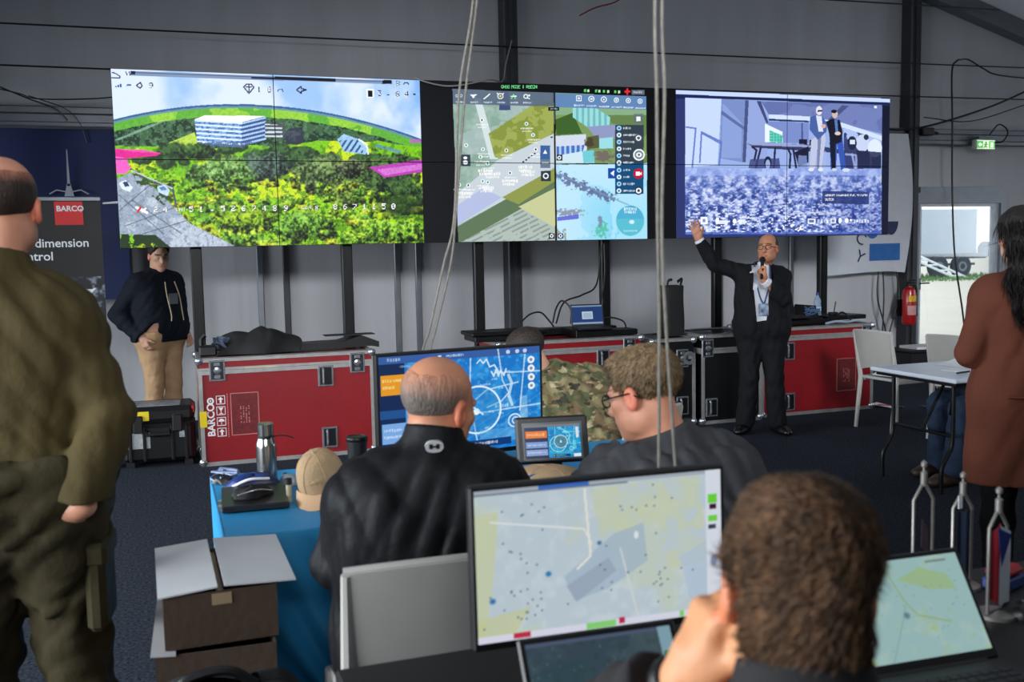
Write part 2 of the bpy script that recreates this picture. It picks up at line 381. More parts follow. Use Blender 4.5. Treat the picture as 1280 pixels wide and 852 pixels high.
    p.line([(105, 440), (180, 490), (265, 510), (280, 590)], 4, (70, 80, 90)); p.line([(108, 445), (265, 515)], 2, (190, 200, 208))
    p.put(p.pm([(60, 690), (200, 695), (260, 745), (65, 745)]) & (n1 > .38), (30, 52, 26)); p.put(p.pm([(110, 455), (170, 470), (270, 560), (230, 580), (130, 500)]) & (n1 > .5), (44, 76, 30))
    p.poly([(58, 492), (85, 482), (112, 510), (100, 528), (70, 515)], (216, 228, 246)); p.poly([(72, 490), (90, 488), (100, 505), (82, 508)], (40, 60, 100))
    p.poly([(205, 508), (235, 500), (255, 522), (245, 545), (212, 530)], (190, 214, 240)); p.poly([(212, 512), (232, 506), (244, 520), (222, 524)], (90, 130, 180))
    # rotor blades in the drone's view
    mg = (214, 30, 140)
    p.poly([(40, 365), (150, 368), (222, 382), (200, 392), (88, 402), (104, 438), (84, 458), (44, 456)], mg); p.poly([(44, 392), (88, 402), (104, 438), (84, 458), (46, 456)], (236, 92, 190)); p.put(p.pm([(44, 364), (150, 368), (222, 382), (120, 376)]), (240, 80, 170))
    p.poly([(1028, 436), (1110, 426), (1245, 410), (1245, 456), (1090, 478)], (176, 60, 170)); p.poly([(1060, 446), (1245, 424), (1245, 444), (1090, 470)], (200, 110, 200)); p.put((X > 1190) & (Y > 330) & (Y < 345), (190, 90, 190), .7)
    # on-screen display
    dk = (18, 26, 60)
    p.poly([(102, 60), (1122, 97), (1122, 112), (102, 78)], (120, 140, 170)); p.poly([(102, 64), (1122, 102), (1122, 104), (102, 66)], (40, 60, 100)); p.rect(103, 60, 122, 74, dk); p.poly([(572, 83), (900, 89), (900, 100), (572, 90)], (20, 28, 60)); p.poly([(660, 80), (900, 88), (900, 101), (660, 93)], (10, 14, 30)); p.rect(1083, 95, 1121, 110, (8, 12, 28))
    def t(x, y, st, sz=22): p.text(x-1.5, y+1.5, st, sz, (250, 252, 255), 1.9); p.text(x, y, st, sz, dk, 1.9)
    p.line([(32, 65), (45, 70), (62, 80), (62, 87), (30, 86)], 2.2, dk); p.line([(84, 62), (90, 76)], 2, dk); p.line([(98, 64), (101, 76)], 2, dk)
    for k in range(4): p.rect(34+k*9, 122-k*4, 41+k*9, 124, (40, 80, 140))
    p.rect(88, 112, 106, 119, (40, 100, 150)); p.line([(140, 105), (126, 117), (140, 128), (148, 118), (140, 105)], 2.4, dk); t(174, 106, '9')
    p.line([(542, 123), (552, 112), (572, 112), (582, 124), (563, 148), (542, 123)], 2.4, dk); p.line([(552, 122), (574, 122)], 2, dk); p.line([(563, 114), (563, 140)], 2, dk)
    t(594, 122, '1'); t(634, 122, '8'); p.line([(672, 140), (676, 132), (690, 132), (692, 140)], 2, dk); p.line([(746, 134), (764, 120), (764, 128), (784, 134), (764, 140), (764, 148), (746, 134)], 2.6, dk)
    t(1136, 98, '8'); p.line([(1168, 112), (1172, 106), (1184, 106), (1188, 112)], 2, dk); p.rect(1020, 130, 1050, 166, (230, 236, 246)); p.rect(1026, 136, 1044, 162, (6, 8, 16)); t(1064, 136, '3'); p.rect(1102, 152, 1112, 156, dk); t(1136, 140, '8'); t(1172, 140, '4'); p.rect(1206, 148, 1216, 154, dk)
    def tw(x, y, st, sz=21): p.text(x+2, y+2, st, sz, (30, 30, 30), 1.0, .6); p.text(x, y, st, sz, (250, 250, 250), 1.0)
    for k, ch in enumerate('24'): tw(194+k*36, 586, ch)
    tw(278, 589, 'L', 14); tw(292, 589, 'A', 14); tw(306, 589, 'T', 14); tw(330, 586, '5'); tw(368, 586, '1'); p.rect(414, 598, 422, 604, (255, 255, 255))
    for k, ch in enumerate('5267489'): tw(452+k*40.5, 584, ch)
    for k, ch in enumerate('LON'): tw(764+k*14, 586, ch, 13)
    tw(815, 586, '8', 18)
    for k, ch in enumerate('8671150'): tw(888+k*38, 580, ch)
    p.line([(126, 588), (166, 608)], 5, (245, 245, 245)); p.line([(130, 606), (142, 588)], 4, (200, 40, 40)); p.line([(150, 604), (162, 592)], 4, (245, 245, 245))
    p.a = np.where((D > 20)[..., None], p.a*(.9+.2*p.n(190, 2))[..., None], p.a)*1.05
    return p
# ---- middle display: map, aerial photo and thermal view side by side in a control app
def paint_app():
    q = zo(0, 0, 1); k = 3.408; A = lambda x, y: (x, y)
    Z = lambda x, y: ((x-540)*k, (y-70)*k)
    p = Pic(690, 412, (Z(528, 100.3), Z(844, 111.6), Z(846, 298), Z(530.5, 303.6)), base=(7, 8, 12), seed=9); X, Y = p.X, p.Y
    n1 = p.n(40, 4); n2 = p.n(110, 3); n3 = p.n(9, 4)
    # map
    mp = p.pm([(95, 140), (521, 156), (526, 790), (112, 796)])
    p.put(mp, (156, 180, 176)); p.put(mp & (n3 > .5), (132, 164, 150)); p.put(mp*np.clip((n1-.4)*3, 0, 1), (176, 196, 190), .6)
    def mm(pts, c, a=1.0): p.put(mp & p.pm(pts), c, a)
    mm([(185, 180), (215, 180), (285, 440), (250, 440)], (206, 220, 222)); mm([(300, 150), (330, 150), (340, 230), (290, 230)], (60, 76, 120))
    mm([(245, 330), (420, 215), (521, 180), (521, 330), (300, 440), (270, 430)], (132, 146, 62)); p.put(mp & p.pm([(245, 330), (420, 215), (521, 180), (521, 330), (300, 440), (270, 430)]) & (n1 > .5), (156, 168, 84))
    mm([(100, 590), (280, 445), (521, 330), (524, 470), (330, 600), (110, 720)], (196, 206, 214)); mm([(100, 640), (220, 560), (300, 600), (110, 720)], (176, 186, 222))
    mm([(110, 725), (330, 600), (524, 475), (526, 560), (380, 650), (130, 790), (112, 796)], (92, 116, 84)); mm([(300, 600), (524, 475), (526, 530), (370, 630)], (140, 150, 74))
    mm([(130, 790), (380, 650), (526, 560), (526, 790)], (172, 186, 178)); p.put(mp & p.pm([(130, 790), (380, 650), (500, 720), (520, 790)]) & (np.mod(X*.5+Y, 22) > 13) & (n1 > .42), (128, 142, 138), .8); mm([(370, 640), (526, 560), (526, 730)], (196, 200, 150))
    # aerial photo
    ae = p.pm([(526, 156), (912, 170), (916, 455), (528, 458)]); p.put(ae, (98, 128, 74)); p.put(ae & (n3 > .5), (120, 150, 90)); p.put(ae & (Y < 250), (132, 170, 130))
    def am(pts, c, a=1.0): p.put(ae & p.pm(pts), c, a)
    am([(526, 270), (600, 240), (640, 330), (530, 335)], (60, 96, 40)); am([(600, 220), (690, 215), (760, 260), (755, 295), (660, 300), (600, 260)], (150, 214, 214)); p.put(ae & p.pm([(600, 220), (690, 215), (760, 260), (755, 295), (660, 300), (600, 260)]) & (np.mod(X, 24) > 14), (110, 180, 186))
    am([(660, 300), (790, 290), (790, 350), (700, 350)], (140, 150, 190)); am([(526, 340), (655, 332), (660, 400), (640, 420), (526, 430)], (206, 214, 232)); am([(530, 385), (650, 378), (640, 418), (530, 426)], (70, 110, 190)); p.put(ae & p.pm([(530, 385), (650, 378), (640, 418), (530, 426)]) & (np.mod(X, 22) > 13), (170, 200, 232))
    am([(660, 345), (710, 335), (715, 390), (665, 395)], (88, 90, 60)); am([(712, 350), (770, 344), (772, 392), (712, 394)], (150, 216, 226)); am([(528, 425), (640, 405), (690, 400), (692, 455), (528, 458)], (200, 226, 236)); am([(640, 405), (690, 400), (692, 452), (645, 456)], (110, 200, 210)); p.ell(730, 425, 44, 28, (110, 100, 96), .9, .3, n2-.5); p.ell(670, 370, 20, 24, (70, 60, 44), .9, .3, n2-.5)
    # thermal view
    th = p.pm([(528, 460), (916, 456), (919, 780), (531, 788)]); p.put(th, (176, 220, 242)); p.put(th*np.clip((X-560)/260, 0, 1)*np.clip((Y-460)/200, 0, 1), (112, 206, 238), .75); p.put(th & (n3 > .52), (198, 232, 250), .5)
    for x, y in [(545, 510), (580, 530), (620, 548), (655, 560), (690, 578), (730, 590), (760, 600)]: p.put(th*p.em(x, y, 32, 18, .4, (n2-.5)*2.4), (96, 110, 150), .9)
    p.line([(540, 500), (640, 545), (760, 600), (880, 650)], 3, (120, 150, 180), .7); p.put(th*p.em(580, 665, 56, 16, .3, (n2-.5)*2), (140, 150, 170)); p.put(th & p.pm([(532, 685), (625, 672), (625, 692), (532, 702)]), (104, 110, 210)); p.put(th*p.em(722, 735, 30, 34, .4, (n2-.5)*2.6), (90, 190, 170)); p.put(th*p.em(715, 700, 10, 26, .4, (n2-.5)*2), (120, 140, 170)); p.put(th & (X < 570) & (Y > 735) & (n2 > .5), (150, 160, 150))
    # toolbars
    p.poly([(95, 140), (521, 156), (521, 214), (97, 204)], (84, 98, 122), .85); p.poly([(526, 158), (912, 170), (913, 228), (526, 216)], (86, 122, 190), .8)
    wh = (240, 246, 252)
    for i, x in enumerate((122, 183, 240, 297, 352, 407)):
        y = 168+x*.008
        if i == 0: p.text(x-14, y-6, 'GEO', 12, wh, 1.1)
        elif i == 1: p.poly([(x-16, y-6), (x+16, y-6), (x+6, y+2), (x+2, y+10), (x-2, y+10), (x-6, y+2)], wh)
        elif i == 2: p.line([(x-12, y+12), (x+12, y-8)], 2.4, wh)
        elif i == 3: p.ring(x, y, 11, 1.8, wh); p.line([(x-14, y-12), (x-8, y-8)], 2, wh); p.line([(x+14, y-12), (x+8, y-8)], 2, wh); p.ell(x, y, 4, 4, (250, 220, 60))
        elif i == 4: p.line([(x-8, y+10), (x, y-8), (x+8, y+10)], 2, (120, 230, 140)); p.line([(x-10, y), (x+12, y)], 2, wh)
        else: p.ring(x-3, y, 8, 2, wh); p.line([(x+4, y+6), (x+12, y+10)], 2, wh); p.ell(x+12, y-4, 4, 4, wh)
        p.dashes(x-14, y+27, 34, 3.2, wh, i)
    for i, x in enumerate((626, 679, 732, 785, 836, 886)):
        y = 179+(x-626)*.045
        if i == 0: p.line([(x-10, y-10), (x+10, y-10), (x+10, y+10), (x-10, y+10), (x-10, y-10)], 1.6, wh); p.rect(x-4, y-4, x+4, y+4, wh)
        else: p.ring(x, y, 11 if i < 3 else 9, 1.8, wh, .95); p.ell(x, y, 5 if i == 1 else 3, 4, wh)
        p.dashes(x-20, y+30, 42, 3.2, wh, i+20)
    p.text(300, 124, "GNSS MODE | RECON", 13.5, (120, 236, 150), .92); gr = (90, 230, 110)
    for i, x in enumerate((648, 662, 694, 708, 728, 746, 776, 792)): p.rect(x, 140+i*.8, x+9, 152+i*.8, gr if i % 2 == 0 else (200, 250, 200), .9)
    p.line([(832, 140), (832, 160)], 4, (230, 40, 40)); p.line([(823, 150), (841, 150)], 4, (230, 40, 40)); p.rect(850, 143, 904, 163, (96, 104, 120)); p.dashes(858, 153, 38, 4, (200, 206, 214), 3)
    # markers and captions on the map
    for i, (x, y) in enumerate([(218, 272), (406, 288), (221, 397), (320, 402), (210, 430), (240, 455), (335, 495), (218, 530), (240, 535), (157, 548), (118, 546), (434, 336), (445, 398), (150, 380)]):
        p.ell(x, y, 8, 8, (250, 252, 252), .95); p.ell(x, y, 4, 5, (30, 150, 150) if i % 3 else (40, 60, 70))
        if i not in (13,): p.dashes(x-24, y+20, 50, 3, (248, 250, 250), i+40); p.dashes(x-18, y+32, 38, 3, (248, 250, 250), i+60)
    for x, y in [(230, 485), (258, 500), (235, 560), (330, 530), (140, 585), (400, 470), (410, 490)]: p.dashes(x-30, y, 62, 6, (250, 250, 246), int(x)); p.dashes(x-26, y+14, 50, 5, (250, 250, 246), int(x)+1)
    for j in range(5): p.rect(388+j*12, 448-j*9, 396+j*12, 454-j*9, (20, 26, 20))
    p.rect(508, 342, 518, 348, (10, 60, 120))
    dkp = (40, 48, 62)
    p.rect(126, 420, 167, 466, dkp, .9); p.ell(146, 434, 8, 6, wh); p.ell(146, 452, 10, 7, wh); p.rect(464, 380, 506, 440, (50, 90, 150), .95); p.poly([(485, 398), (494, 416), (476, 416)], wh); p.rect(464, 440, 506, 474, (90, 110, 130), .9); p.rect(470, 452, 500, 456, wh, .6); p.rect(466, 486, 508, 530, dkp, .95); p.ring(487, 508, 10, 2.4, wh); p.rect(498, 755, 524, 778, (20, 30, 50)); p.ring(511, 766, 6, 2, wh); p.rect(534, 755, 558, 778, (20, 40, 80)); p.ring(546, 766, 6, 2, wh); p.rect(530, 420, 555, 446, (30, 36, 46)); p.ring(542, 433, 6, 2, wh); p.rect(498, 216, 542, 232, (20, 26, 40)); p.dashes(508, 224, 24, 3, wh, 7)
    # camera list and buttons
    p.rect(780, 292, 902, 585, (44, 56, 74), .92); p.rect(780, 455, 902, 585, (14, 74, 120), .92)
    for i in range(10):
        y = 306+i*29.5; p.ell(797, y, 10, 10, (210, 236, 250) if i % 2 else (150, 210, 246)); p.ell(797, y, 4, 4, (20, 60, 110)); p.dashes(815, y, (30, 62, 44, 34, 28, 44, 30, 26, 50, 46)[i], 4, wh, i+80)
    p.rect(858, 245, 900, 285, (96, 110, 116), .9); p.rect(870, 256, 888, 276, wh); p.rect(750, 475, 786, 518, (20, 70, 160)); p.poly([(760, 496), (776, 484), (776, 510)], wh); p.ell(880, 498, 22, 22, (190, 16, 50)); p.rect(869, 490, 886, 506, wh); p.poly([(884, 498), (893, 491), (893, 505)], wh); p.ell(882, 420, 25, 25, (120, 130, 136)); p.ring(882, 420, 22, 3, wh); p.ell(882, 420, 12, 10, wh); p.ell(882, 420, 5, 5, (80, 90, 96)); p.ell(880, 348, 18, 16, (70, 80, 92)); p.ring(880, 348, 9, 2.4, wh); p.ell(881, 571, 18, 18, (30, 50, 70)); p.ring(881, 571, 9, 3, wh)
    p.ell(845, 700, 64, 69, (40, 150, 190), .7); p.ring(845, 700, 62, 2, (180, 230, 240), .8, 1.08); p.put(p.em(845, 700, 60, 66) & (Y > 692), (90, 190, 206), .8); p.dashes(818, 650, 56, 6, wh, 5); p.dashes(820, 664, 50, 5, wh, 6); p.ell(852, 706, 14, 11, wh, .8, .4); p.dashes(818, 745, 50, 4, (200, 236, 240), 8)
    return p
# ---- right display: low camera view across a carpet with two men by a table
def paint_room():
    k = 3.873; Z = lambda x, y: ((x-830)*k, (y-90)*k)
    p = Pic(560, 352, (Z(845, 112), Z(1112.5, 121.7), Z(1110, 293.5), Z(846.5, 298)), base=(44, 54, 108), seed=12); X, Y = p.X, p.Y
    n1 = p.n(40, 4); n2 = p.n(90, 3, .35*3); n3 = p.n(8, 4)
    p.put(X > 1053, (14, 18, 42)); p.poly([(50, 86), (1100, 128), (1100, 147), (50, 106)], (196, 214, 255)); p.put((Y < 128+X*.032) & (Y > 107+X*.037), (22, 34, 80))
    im = p.pm([(104, 124), (1055, 158), (1052, 784), (107, 786)]); p.put(im, (150, 172, 226))
    def mm(pts, c, a=1.0): p.put(im & p.pm(pts), c, a)
    mm([(104, 124), (280, 130), (262, 450), (107, 460)], (196, 214, 255)); mm([(280, 130), (400, 136), (385, 440), (272, 420)], (120, 140, 196)); mm([(286, 150), (380, 250), (376, 420), (280, 418)], (136, 158, 214)); mm([(280, 185), (395, 270), (392, 284), (278, 204)], (92, 106, 160)); mm([(395, 136), (412, 136), (398, 440), (382, 440)], (70, 82, 130)); mm([(412, 136), (470, 140), (505, 250), (500, 440), (400, 440)], (146, 164, 218)); mm([(450, 140), (470, 140), (510, 250), (498, 250)], (60, 72, 120))
    mm([(470, 140), (1055, 158), (1055, 300), (860, 250), (520, 225)], (98, 112, 170)); p.put(im & p.pm([(470, 140), (1055, 158), (1055, 300), (860, 250), (520, 225)]) & (n3 > .5), (120, 134, 190), .6); mm([(860, 160), (895, 162), (800, 250), (780, 245)], (70, 82, 130)); mm([(510, 205), (700, 215), (860, 245), (1055, 310), (1055, 335), (860, 268), (700, 236), (510, 228)], (206, 222, 255)); mm([(510, 226), (700, 236), (700, 244), (510, 236)], (40, 50, 100)); mm([(505, 240), (700, 246), (700, 345), (505, 345)], (120, 138, 200)); mm([(664, 246), (672, 246), (672, 345), (664, 345)], (70, 84, 140)); mm([(490, 250), (575, 290), (578, 345), (490, 340)], (226, 240, 255)); mm([(512, 282), (575, 308), (575, 345), (512, 340)], (60, 176, 160)); p.put(im & p.pm([(512, 282), (575, 308), (575, 345), (512, 340)]) & ((np.mod(X, 14) < 3) | (np.mod(Y, 14) < 3)), (120, 210, 190))
    mm([(870, 270), (1050, 330), (1050, 480), (870, 470)], (52, 62, 112)); p.put(im & p.pm([(870, 270), (1050, 330), (1050, 370), (870, 320)]) & (n1 > .5), (170, 188, 236))
    for a in [[(110, 268), (156, 274), (140, 460)], [(176, 440), (184, 292), (280, 340), (270, 450)], [(184, 292), (190, 300), (276, 348)]]: p.line([q for q in a], 4, (92, 116, 190), .9)
    # table, chairs, gear
    mm([(396, 345), (700, 352), (880, 380), (1020, 398), (1010, 410), (800, 392), (440, 368)], (52, 58, 96)); mm([(396, 345), (560, 346), (780, 362), (700, 366), (430, 356)], (150, 160, 206))
    for a in [[(430, 365), (450, 380), (440, 430)], [(540, 370), (534, 470)], [(470, 372), (446, 468)], [(600, 372), (612, 400), (608, 468)], [(625, 375), (640, 470)]]: p.line(a, 5, (30, 36, 72))
    mm([(420, 425), (560, 420), (566, 470), (410, 470)], (56, 66, 118), .8); p.ell(505, 440, 18, 30, (28, 34, 66)); p.ell(505, 448, 11, 22, (150, 170, 220)); mm([(652, 326), (692, 326), (692, 352), (652, 350)], (22, 26, 52)); mm([(704, 330), (720, 330), (720, 354), (704, 354)], (20, 24, 48)); mm([(632, 390), (700, 360), (700, 440), (650, 460)], (24, 28, 54)); mm([(650, 405), (690, 408), (694, 470), (648, 470)], (130, 150, 206), .8)
    for a in [[(780, 390), (776, 470)], [(910, 400), (925, 470)], [(1000, 405), (1000, 470)], [(880, 400), (930, 405), (930, 465)]]: p.line(a, 5, (160, 178, 228), .8)
    p.ell(960, 345, 34, 42, (196, 208, 240)); p.ell(978, 316, 12, 14, (40, 44, 70)); p.ell(1020, 370, 34, 44, (220, 230, 250)); p.ell(910, 345, 22, 34, (30, 36, 66)); mm([(900, 330), (924, 330), (924, 350), (900, 350)], (210, 224, 250)); mm([(930, 380), (1050, 390), (1050, 470), (940, 470)], (30, 36, 70), .85)
    # floor
    fl = im & (Y > 462+8*n3); p.put(fl, (112, 134, 204)); tf = np.clip((Y-470)/310, 0, 1)
    p.put(fl*np.clip((n1-.5)*6, 0, 1), (206, 216, 246), .8); p.put(fl*np.clip((.47-n1)*7, 0, 1)*(.35+.65*tf), (30, 46, 118), .9); p.put(fl*np.clip((n2-.58)*9, 0, 1)*(.2+tf), (236, 242, 255)); p.put(fl*np.clip((.42-n2)*9, 0, 1)*tf, (20, 36, 110), .9); p.put(fl & (Y < 500), (160, 182, 240), .6); p.put(fl*np.clip((X-640)/300, 0, 1)*tf, (40, 62, 150), .45); p.put(im & (Y > 775), (70, 100, 190), .8)
    # two standing men on the screen
    mm([(712, 330), (776, 290), (782, 330), (762, 470), (742, 470), (744, 360), (730, 470), (704, 474)], (186, 194, 222)); mm([(744, 300), (762, 296), (750, 470), (740, 470)], (120, 128, 170)); mm([(706, 218), (735, 208), (765, 215), (790, 250), (785, 290), (744, 330), (704, 280)], (70, 96, 160)); mm([(735, 210), (762, 214), (770, 290), (748, 290)], (214, 222, 240)); p.ell(750, 186, 15, 22, (222, 222, 234)); p.rect(742, 184, 766, 192, (20, 24, 44)); p.ell(772, 262, 12, 10, (210, 170, 160)); p.ell(712, 472, 14, 8, (220, 226, 240)); p.ell(758, 472, 12, 9, (220, 226, 240))
    mm([(800, 300), (860, 290), (880, 470), (856, 474), (838, 350), (832, 474), (806, 470)], (50, 84, 176)); mm([(784, 240), (812, 226), (850, 232), (864, 290), (858, 340), (805, 360), (798, 300)], (18, 20, 40)); mm([(824, 230), (838, 230), (842, 290), (830, 288)], (80, 120, 190)); p.ell(826, 204, 14, 20, (206, 180, 178)); p.ell(822, 190, 14, 9, (16, 16, 30)); p.ell(840, 298, 14, 9, (220, 196, 190)); mm([(800, 340), (830, 350), (830, 474), (812, 470)], (20, 22, 44)); p.ell(824, 472, 12, 7, (200, 210, 230)); p.ell(880, 474, 18, 9, (210, 216, 236)); p.rect(1016, 162, 1030, 174, (220, 234, 250))
    # captions
    mm([(766, 575), (992, 580), (992, 642), (766, 636)], (34, 50, 110), .85); wh = (244, 248, 255)
    p.text(778, 592, 'AIRCRAFT IN WARNING ZONE. FLY WITH', 10, wh, .84); p.text(778, 612, 'CAUTION', 10, wh, .84)
    p.rect(180, 702, 214, 738, wh); p.rect(190, 712, 204, 728, (120, 140, 190)); p.ell(262, 718, 8, 14, wh); p.rect(255, 718, 312, 736, wh, .9); p.ell(345, 722, 9, 12, wh); p.rect(364, 714, 396, 738, wh, .85); p.rect(695, 710, 734, 736, wh, .95); p.rect(702, 716, 726, 730, (90, 110, 180)); p.dashes(742, 723, 50, 8, wh, 2); p.rect(806, 708, 832, 734, wh, .9); p.rect(812, 714, 826, 728, (110, 130, 190)); p.ell(852, 720, 8, 14, wh); p.ell(884, 720, 9, 12, wh); p.ell(904, 718, 6, 6, wh); p.dashes(920, 723, 66, 8, wh, 3)
    return p
# ------------------------------------------------------------------ the tent
X0, X1, YF, YB = -5.0, 14.5, -3.5, 10.0
RIDGE_X, RIDGE_Z, SLOPE = 4.75, 5.85, .28
def roof_z(x): return RIDGE_Z-abs(x-RIDGE_X)*SLOPE
M_pvc = mat('tent_fabric', (176, 178, 182), .55, var=.07, vs=1.3, bump=.25, bs=5, stretch=(2.2, 1, .25))
M_roof = mat('roof_fabric', (196, 200, 206), .6, var=.05, vs=1)
_nt = M_roof.node_tree; _tr = _nt.nodes.new('ShaderNodeBsdfTranslucent'); _tr.inputs[0].default_value = (.5, .53, .57, 1); _mx = _nt.nodes.new('ShaderNodeMixShader'); _mx.inputs[0].default_value = .045   # daylight glows through the membrane
_nt.links.new(_nt.nodes['Principled BSDF'].outputs[0], _mx.inputs[1]); _nt.links.new(_tr.outputs[0], _mx.inputs[2]); _nt.links.new(_mx.outputs[0], _nt.nodes['Material Output'].inputs[0])
M_alu = mat('anodised_aluminium', (120, 124, 130), .4, .8, var=.1, vs=6)
M_alud = mat('dark_aluminium', (62, 64, 68), .5, .6, var=.12, vs=6)
M_frame = mat('door_frame_grey', (132, 138, 146), .45, .3, var=.08)
M_blk = mat('black_plastic', (14, 14, 16), .45, var=.3, vs=20)
M_blkm = mat('black_metal', (16, 17, 19), .4, .4, var=.2)
M_cable = mat('black_cable', (12, 12, 13), .5)
M_white = mat('white_print', (226, 228, 230), .6, var=.04)
# carpet
m = mat('carpet', (16, 18, 22), .95, var=.45, vs=70, bump=1.0, bs=420, spec=.15, var2=(70, 79, 94))
MB().box(X0, X1, YF, YB, -.12, 0).build('floor', m)
struct(bpy.data.objects['floor'], 'dark blue-grey needle felt carpet of the tent')
# back gable wall with the doorway, built of fabric panels between the posts
DX0, DX1, DZ = 8.80, 10.13, 2.07
b = MB()
def gable(xa, xb, z0=0):
    xs = [xa]+([RIDGE_X] if xa < RIDGE_X < xb else [])+[xb]
    b.prism([(xa, z0), (xb, z0)]+[(x, roof_z(x)+.02) for x in xs[::-1]], YB, YB+.06)
gable(X0, DX0); gable(DX1, X1); gable(DX0, DX1, DZ)
struct(b.build('wall_back', M_pvc), 'grey tent gable wall of vertical fabric panels behind the displays')
# side and front walls; the left long side has two bays of windows
WN = [(-.5, 3.7), (4.8, 8.0)]
b = MB(); ya = YF
for y0, y1 in WN: b.box(X0-.06, X0, ya, y0, 0, 3.12); b.box(X0-.06, X0, y0, y1, 0, .85); b.box(X0-.06, X0, y0, y1, 2.65, 3.12); ya = y1
b.box(X0-.06, X0, ya, YB, 0, 3.12); struct(b.build('wall_left', M_pvc))
for i, (y0, y1) in enumerate(WN):
    f = MB()
    for y in np.linspace(y0, y1, 4): f.box(X0-.05, X0+.02, y-.03, y+.03, .85, 2.65)
    f.box(X0-.05, X0+.02, y0, y1, .83, .89); f.box(X0-.05, X0+.02, y0, y1, 2.61, 2.67)
    o = struct(f.build('window_%d' % (i+1), M_frame))
struct(MB().box(X1, X1+.06, YF, YB, 0, 3.12).build('wall_right', M_pvc))
b = MB(); xs = [X0, RIDGE_X, X1]; b.prism([(X0, 0), (X1, 0), (X1, roof_z(X1)), (RIDGE_X, RIDGE_Z), (X0, roof_z(X0))], YF-.06, YF); struct(b.build('wall_front', M_pvc))
b = MB(); b._add([(x, y, roof_z(x)) for y in (YF-.1, YB+.1) for x in (X0-.1, RIDGE_X, X1+.1)], [(0, 1, 4, 3), (1, 2, 5, 4)])
struct(b.build('ceiling', M_roof), 'pale fabric tent roof sloping down to the right')
# aluminium structure: gable posts, rail at eaves height, roof beam
n = 0
for x in (-1.6, 3.5, 8.62):
    n += 1; q = MB(); q.box(x-.075, x+.075, 9.80, 9.985, 0, roof_z(x)-.2, .012); q.box(x-.02, x+.02, 9.785, 9.80, 0, roof_z(x)-.2); struct(q.build('trim_%d' % n, M_alud), 'dark aluminium gable post')
for xa, xb in ((X0, 8.54), (8.70, X1)):
    n += 1; q = MB(); q.box(xa, xb, 9.86, 9.985, 2.87, 2.935, .008); q.box(xa, xb, 9.9, 9.985, 2.80, 2.87); q.box(xa, xb, 9.86, 9.985, 2.745, 2.80, .008); struct(q.build('trim_%d' % n, M_alu), 'horizontal aluminium rail across the gable')
for sx in (-1, 1):
    n += 1; q = MB(); e = X0 if sx < 0 else X1
    q.prism([(RIDGE_X, RIDGE_Z-.02), (e, roof_z(e)-.02), (e, roof_z(e)-.24), (RIDGE_X, RIDGE_Z-.24)], 9.82, 9.985); q.prism([(RIDGE_X, RIDGE_Z-.20), (e, roof_z(e)-.20), (e, roof_z(e)-.255), (RIDGE_X, RIDGE_Z-.255)], 9.78, 9.82)
    struct(q.build('trim_%d' % n, M_alu), 'sloping aluminium roof beam under the tent roof')
# inner fabric seams standing proud behind the displays (keder tracks)
for x, m_ in ((-.02, M_pvc), (.92, M_alu), (1.17, M_alud), (2.28, M_alu), (2.5, M_alu), (4.62, M_alu), (6.05, M_alu), (7.0, M_alu)):
    n += 1; struct(MB().box(x-.03, x+.03, 9.95, 9.995, 0, 2.74, .008).build('trim_%d' % n, m_), 'vertical keder track of the tent wall')
# doorway: frame, glazed leaf
q = MB(); q.box(DX0-.06, DX0+.03, 9.93, 10.08, 0, DZ+.1); q.box(DX1-.03, DX1+.06, 9.93, 10.08, 0, DZ+.1); q.box(DX0+.03, DX1-.03, 9.93, 10.08, DZ-.03, DZ+.17)
q.box(DX0+.03, DX1-.03, 9.95, 10.08, 0, .05)
dr = struct(q.build('door_1', M_frame), 'glazed tent door with grey frame, bright daylight outside')
q = MB(); q.box(DX0+.03, DX0+.09, 9.97, 10.03, .05, DZ-.03); q.box(DX1-.11, DX1-.03, 9.97, 10.03, .05, DZ-.03); q.box(DX0+.09, DX1-.11, 9.97, 10.03, .05, .2); q.box(DX0+.09, DX1-.11, 9.97, 10.03, DZ-.07, DZ-.03); q.build('door_leaf', mat('door_white', (206, 212, 220), .4), dr)
q = MB(); q.box(DX0+.09, DX1-.11, 9.995, 10.005, .2, DZ-.07); q.build('pane', glass_mat(), dr)
q = MB(); q.box(DX0+.035, DX0+.085, 9.955, 9.97, .98, 1.12, .004); q.tube([(DX0+.06, 9.96, 1.06), (DX0+.06, 9.92, 1.06), (DX0+.18, 9.92, 1.06)], .009); q.build('handle', M_alu, dr)
# ------------------------------------------------------------------ outside the door
g = MB().box(-60, 120, 10.3, 140, -.14, -.02).build('ground', mat('sand_ground', (226, 216, 200), .9, var=.06, vs=.4)); struct(g, 'pale sandy ground outside the tent door')
gm = mat('grass', (96, 140, 78), .9, var=.3, vs=3)
rng = random.Random(5); b = MB()
for k in range(5200):
    x = rng.uniform(24, 52); y = rng.uniform(29, 34.5)-.25*(x-34); h_ = rng.uniform(.06, .2); a = rng.uniform(0, 3.14); dx, dy = .03*math.cos(a), .03*math.sin(a)
    b._add([(x-dx, y-dy, -.03), (x+dx, y+dy, -.03), (x+rng.uniform(-.05, .05), y, h_)], [(0, 1, 2)])
tag(b.build('grass_strip', gm), 'thin strip of green grass outside below the trailer', 'grass', kind='stuff')
t = thing('trailer', 'grey tarpaulin covered truck trailer parked outside the door', 'trailer', (31.3, 34.6, -.02), rad(-3))
mt = mat('tarpaulin', (126, 142, 158), .6, var=.08, bump=.2, bs=3); md = mat('trailer_dark', (66, 78, 94), .6)
q = MB()
def tarp(u, v): return ((u-.72)*5.0, -1.2+.03*math.sin(u*40)*math.sin(v*3.1), 1.0+v*1.85)
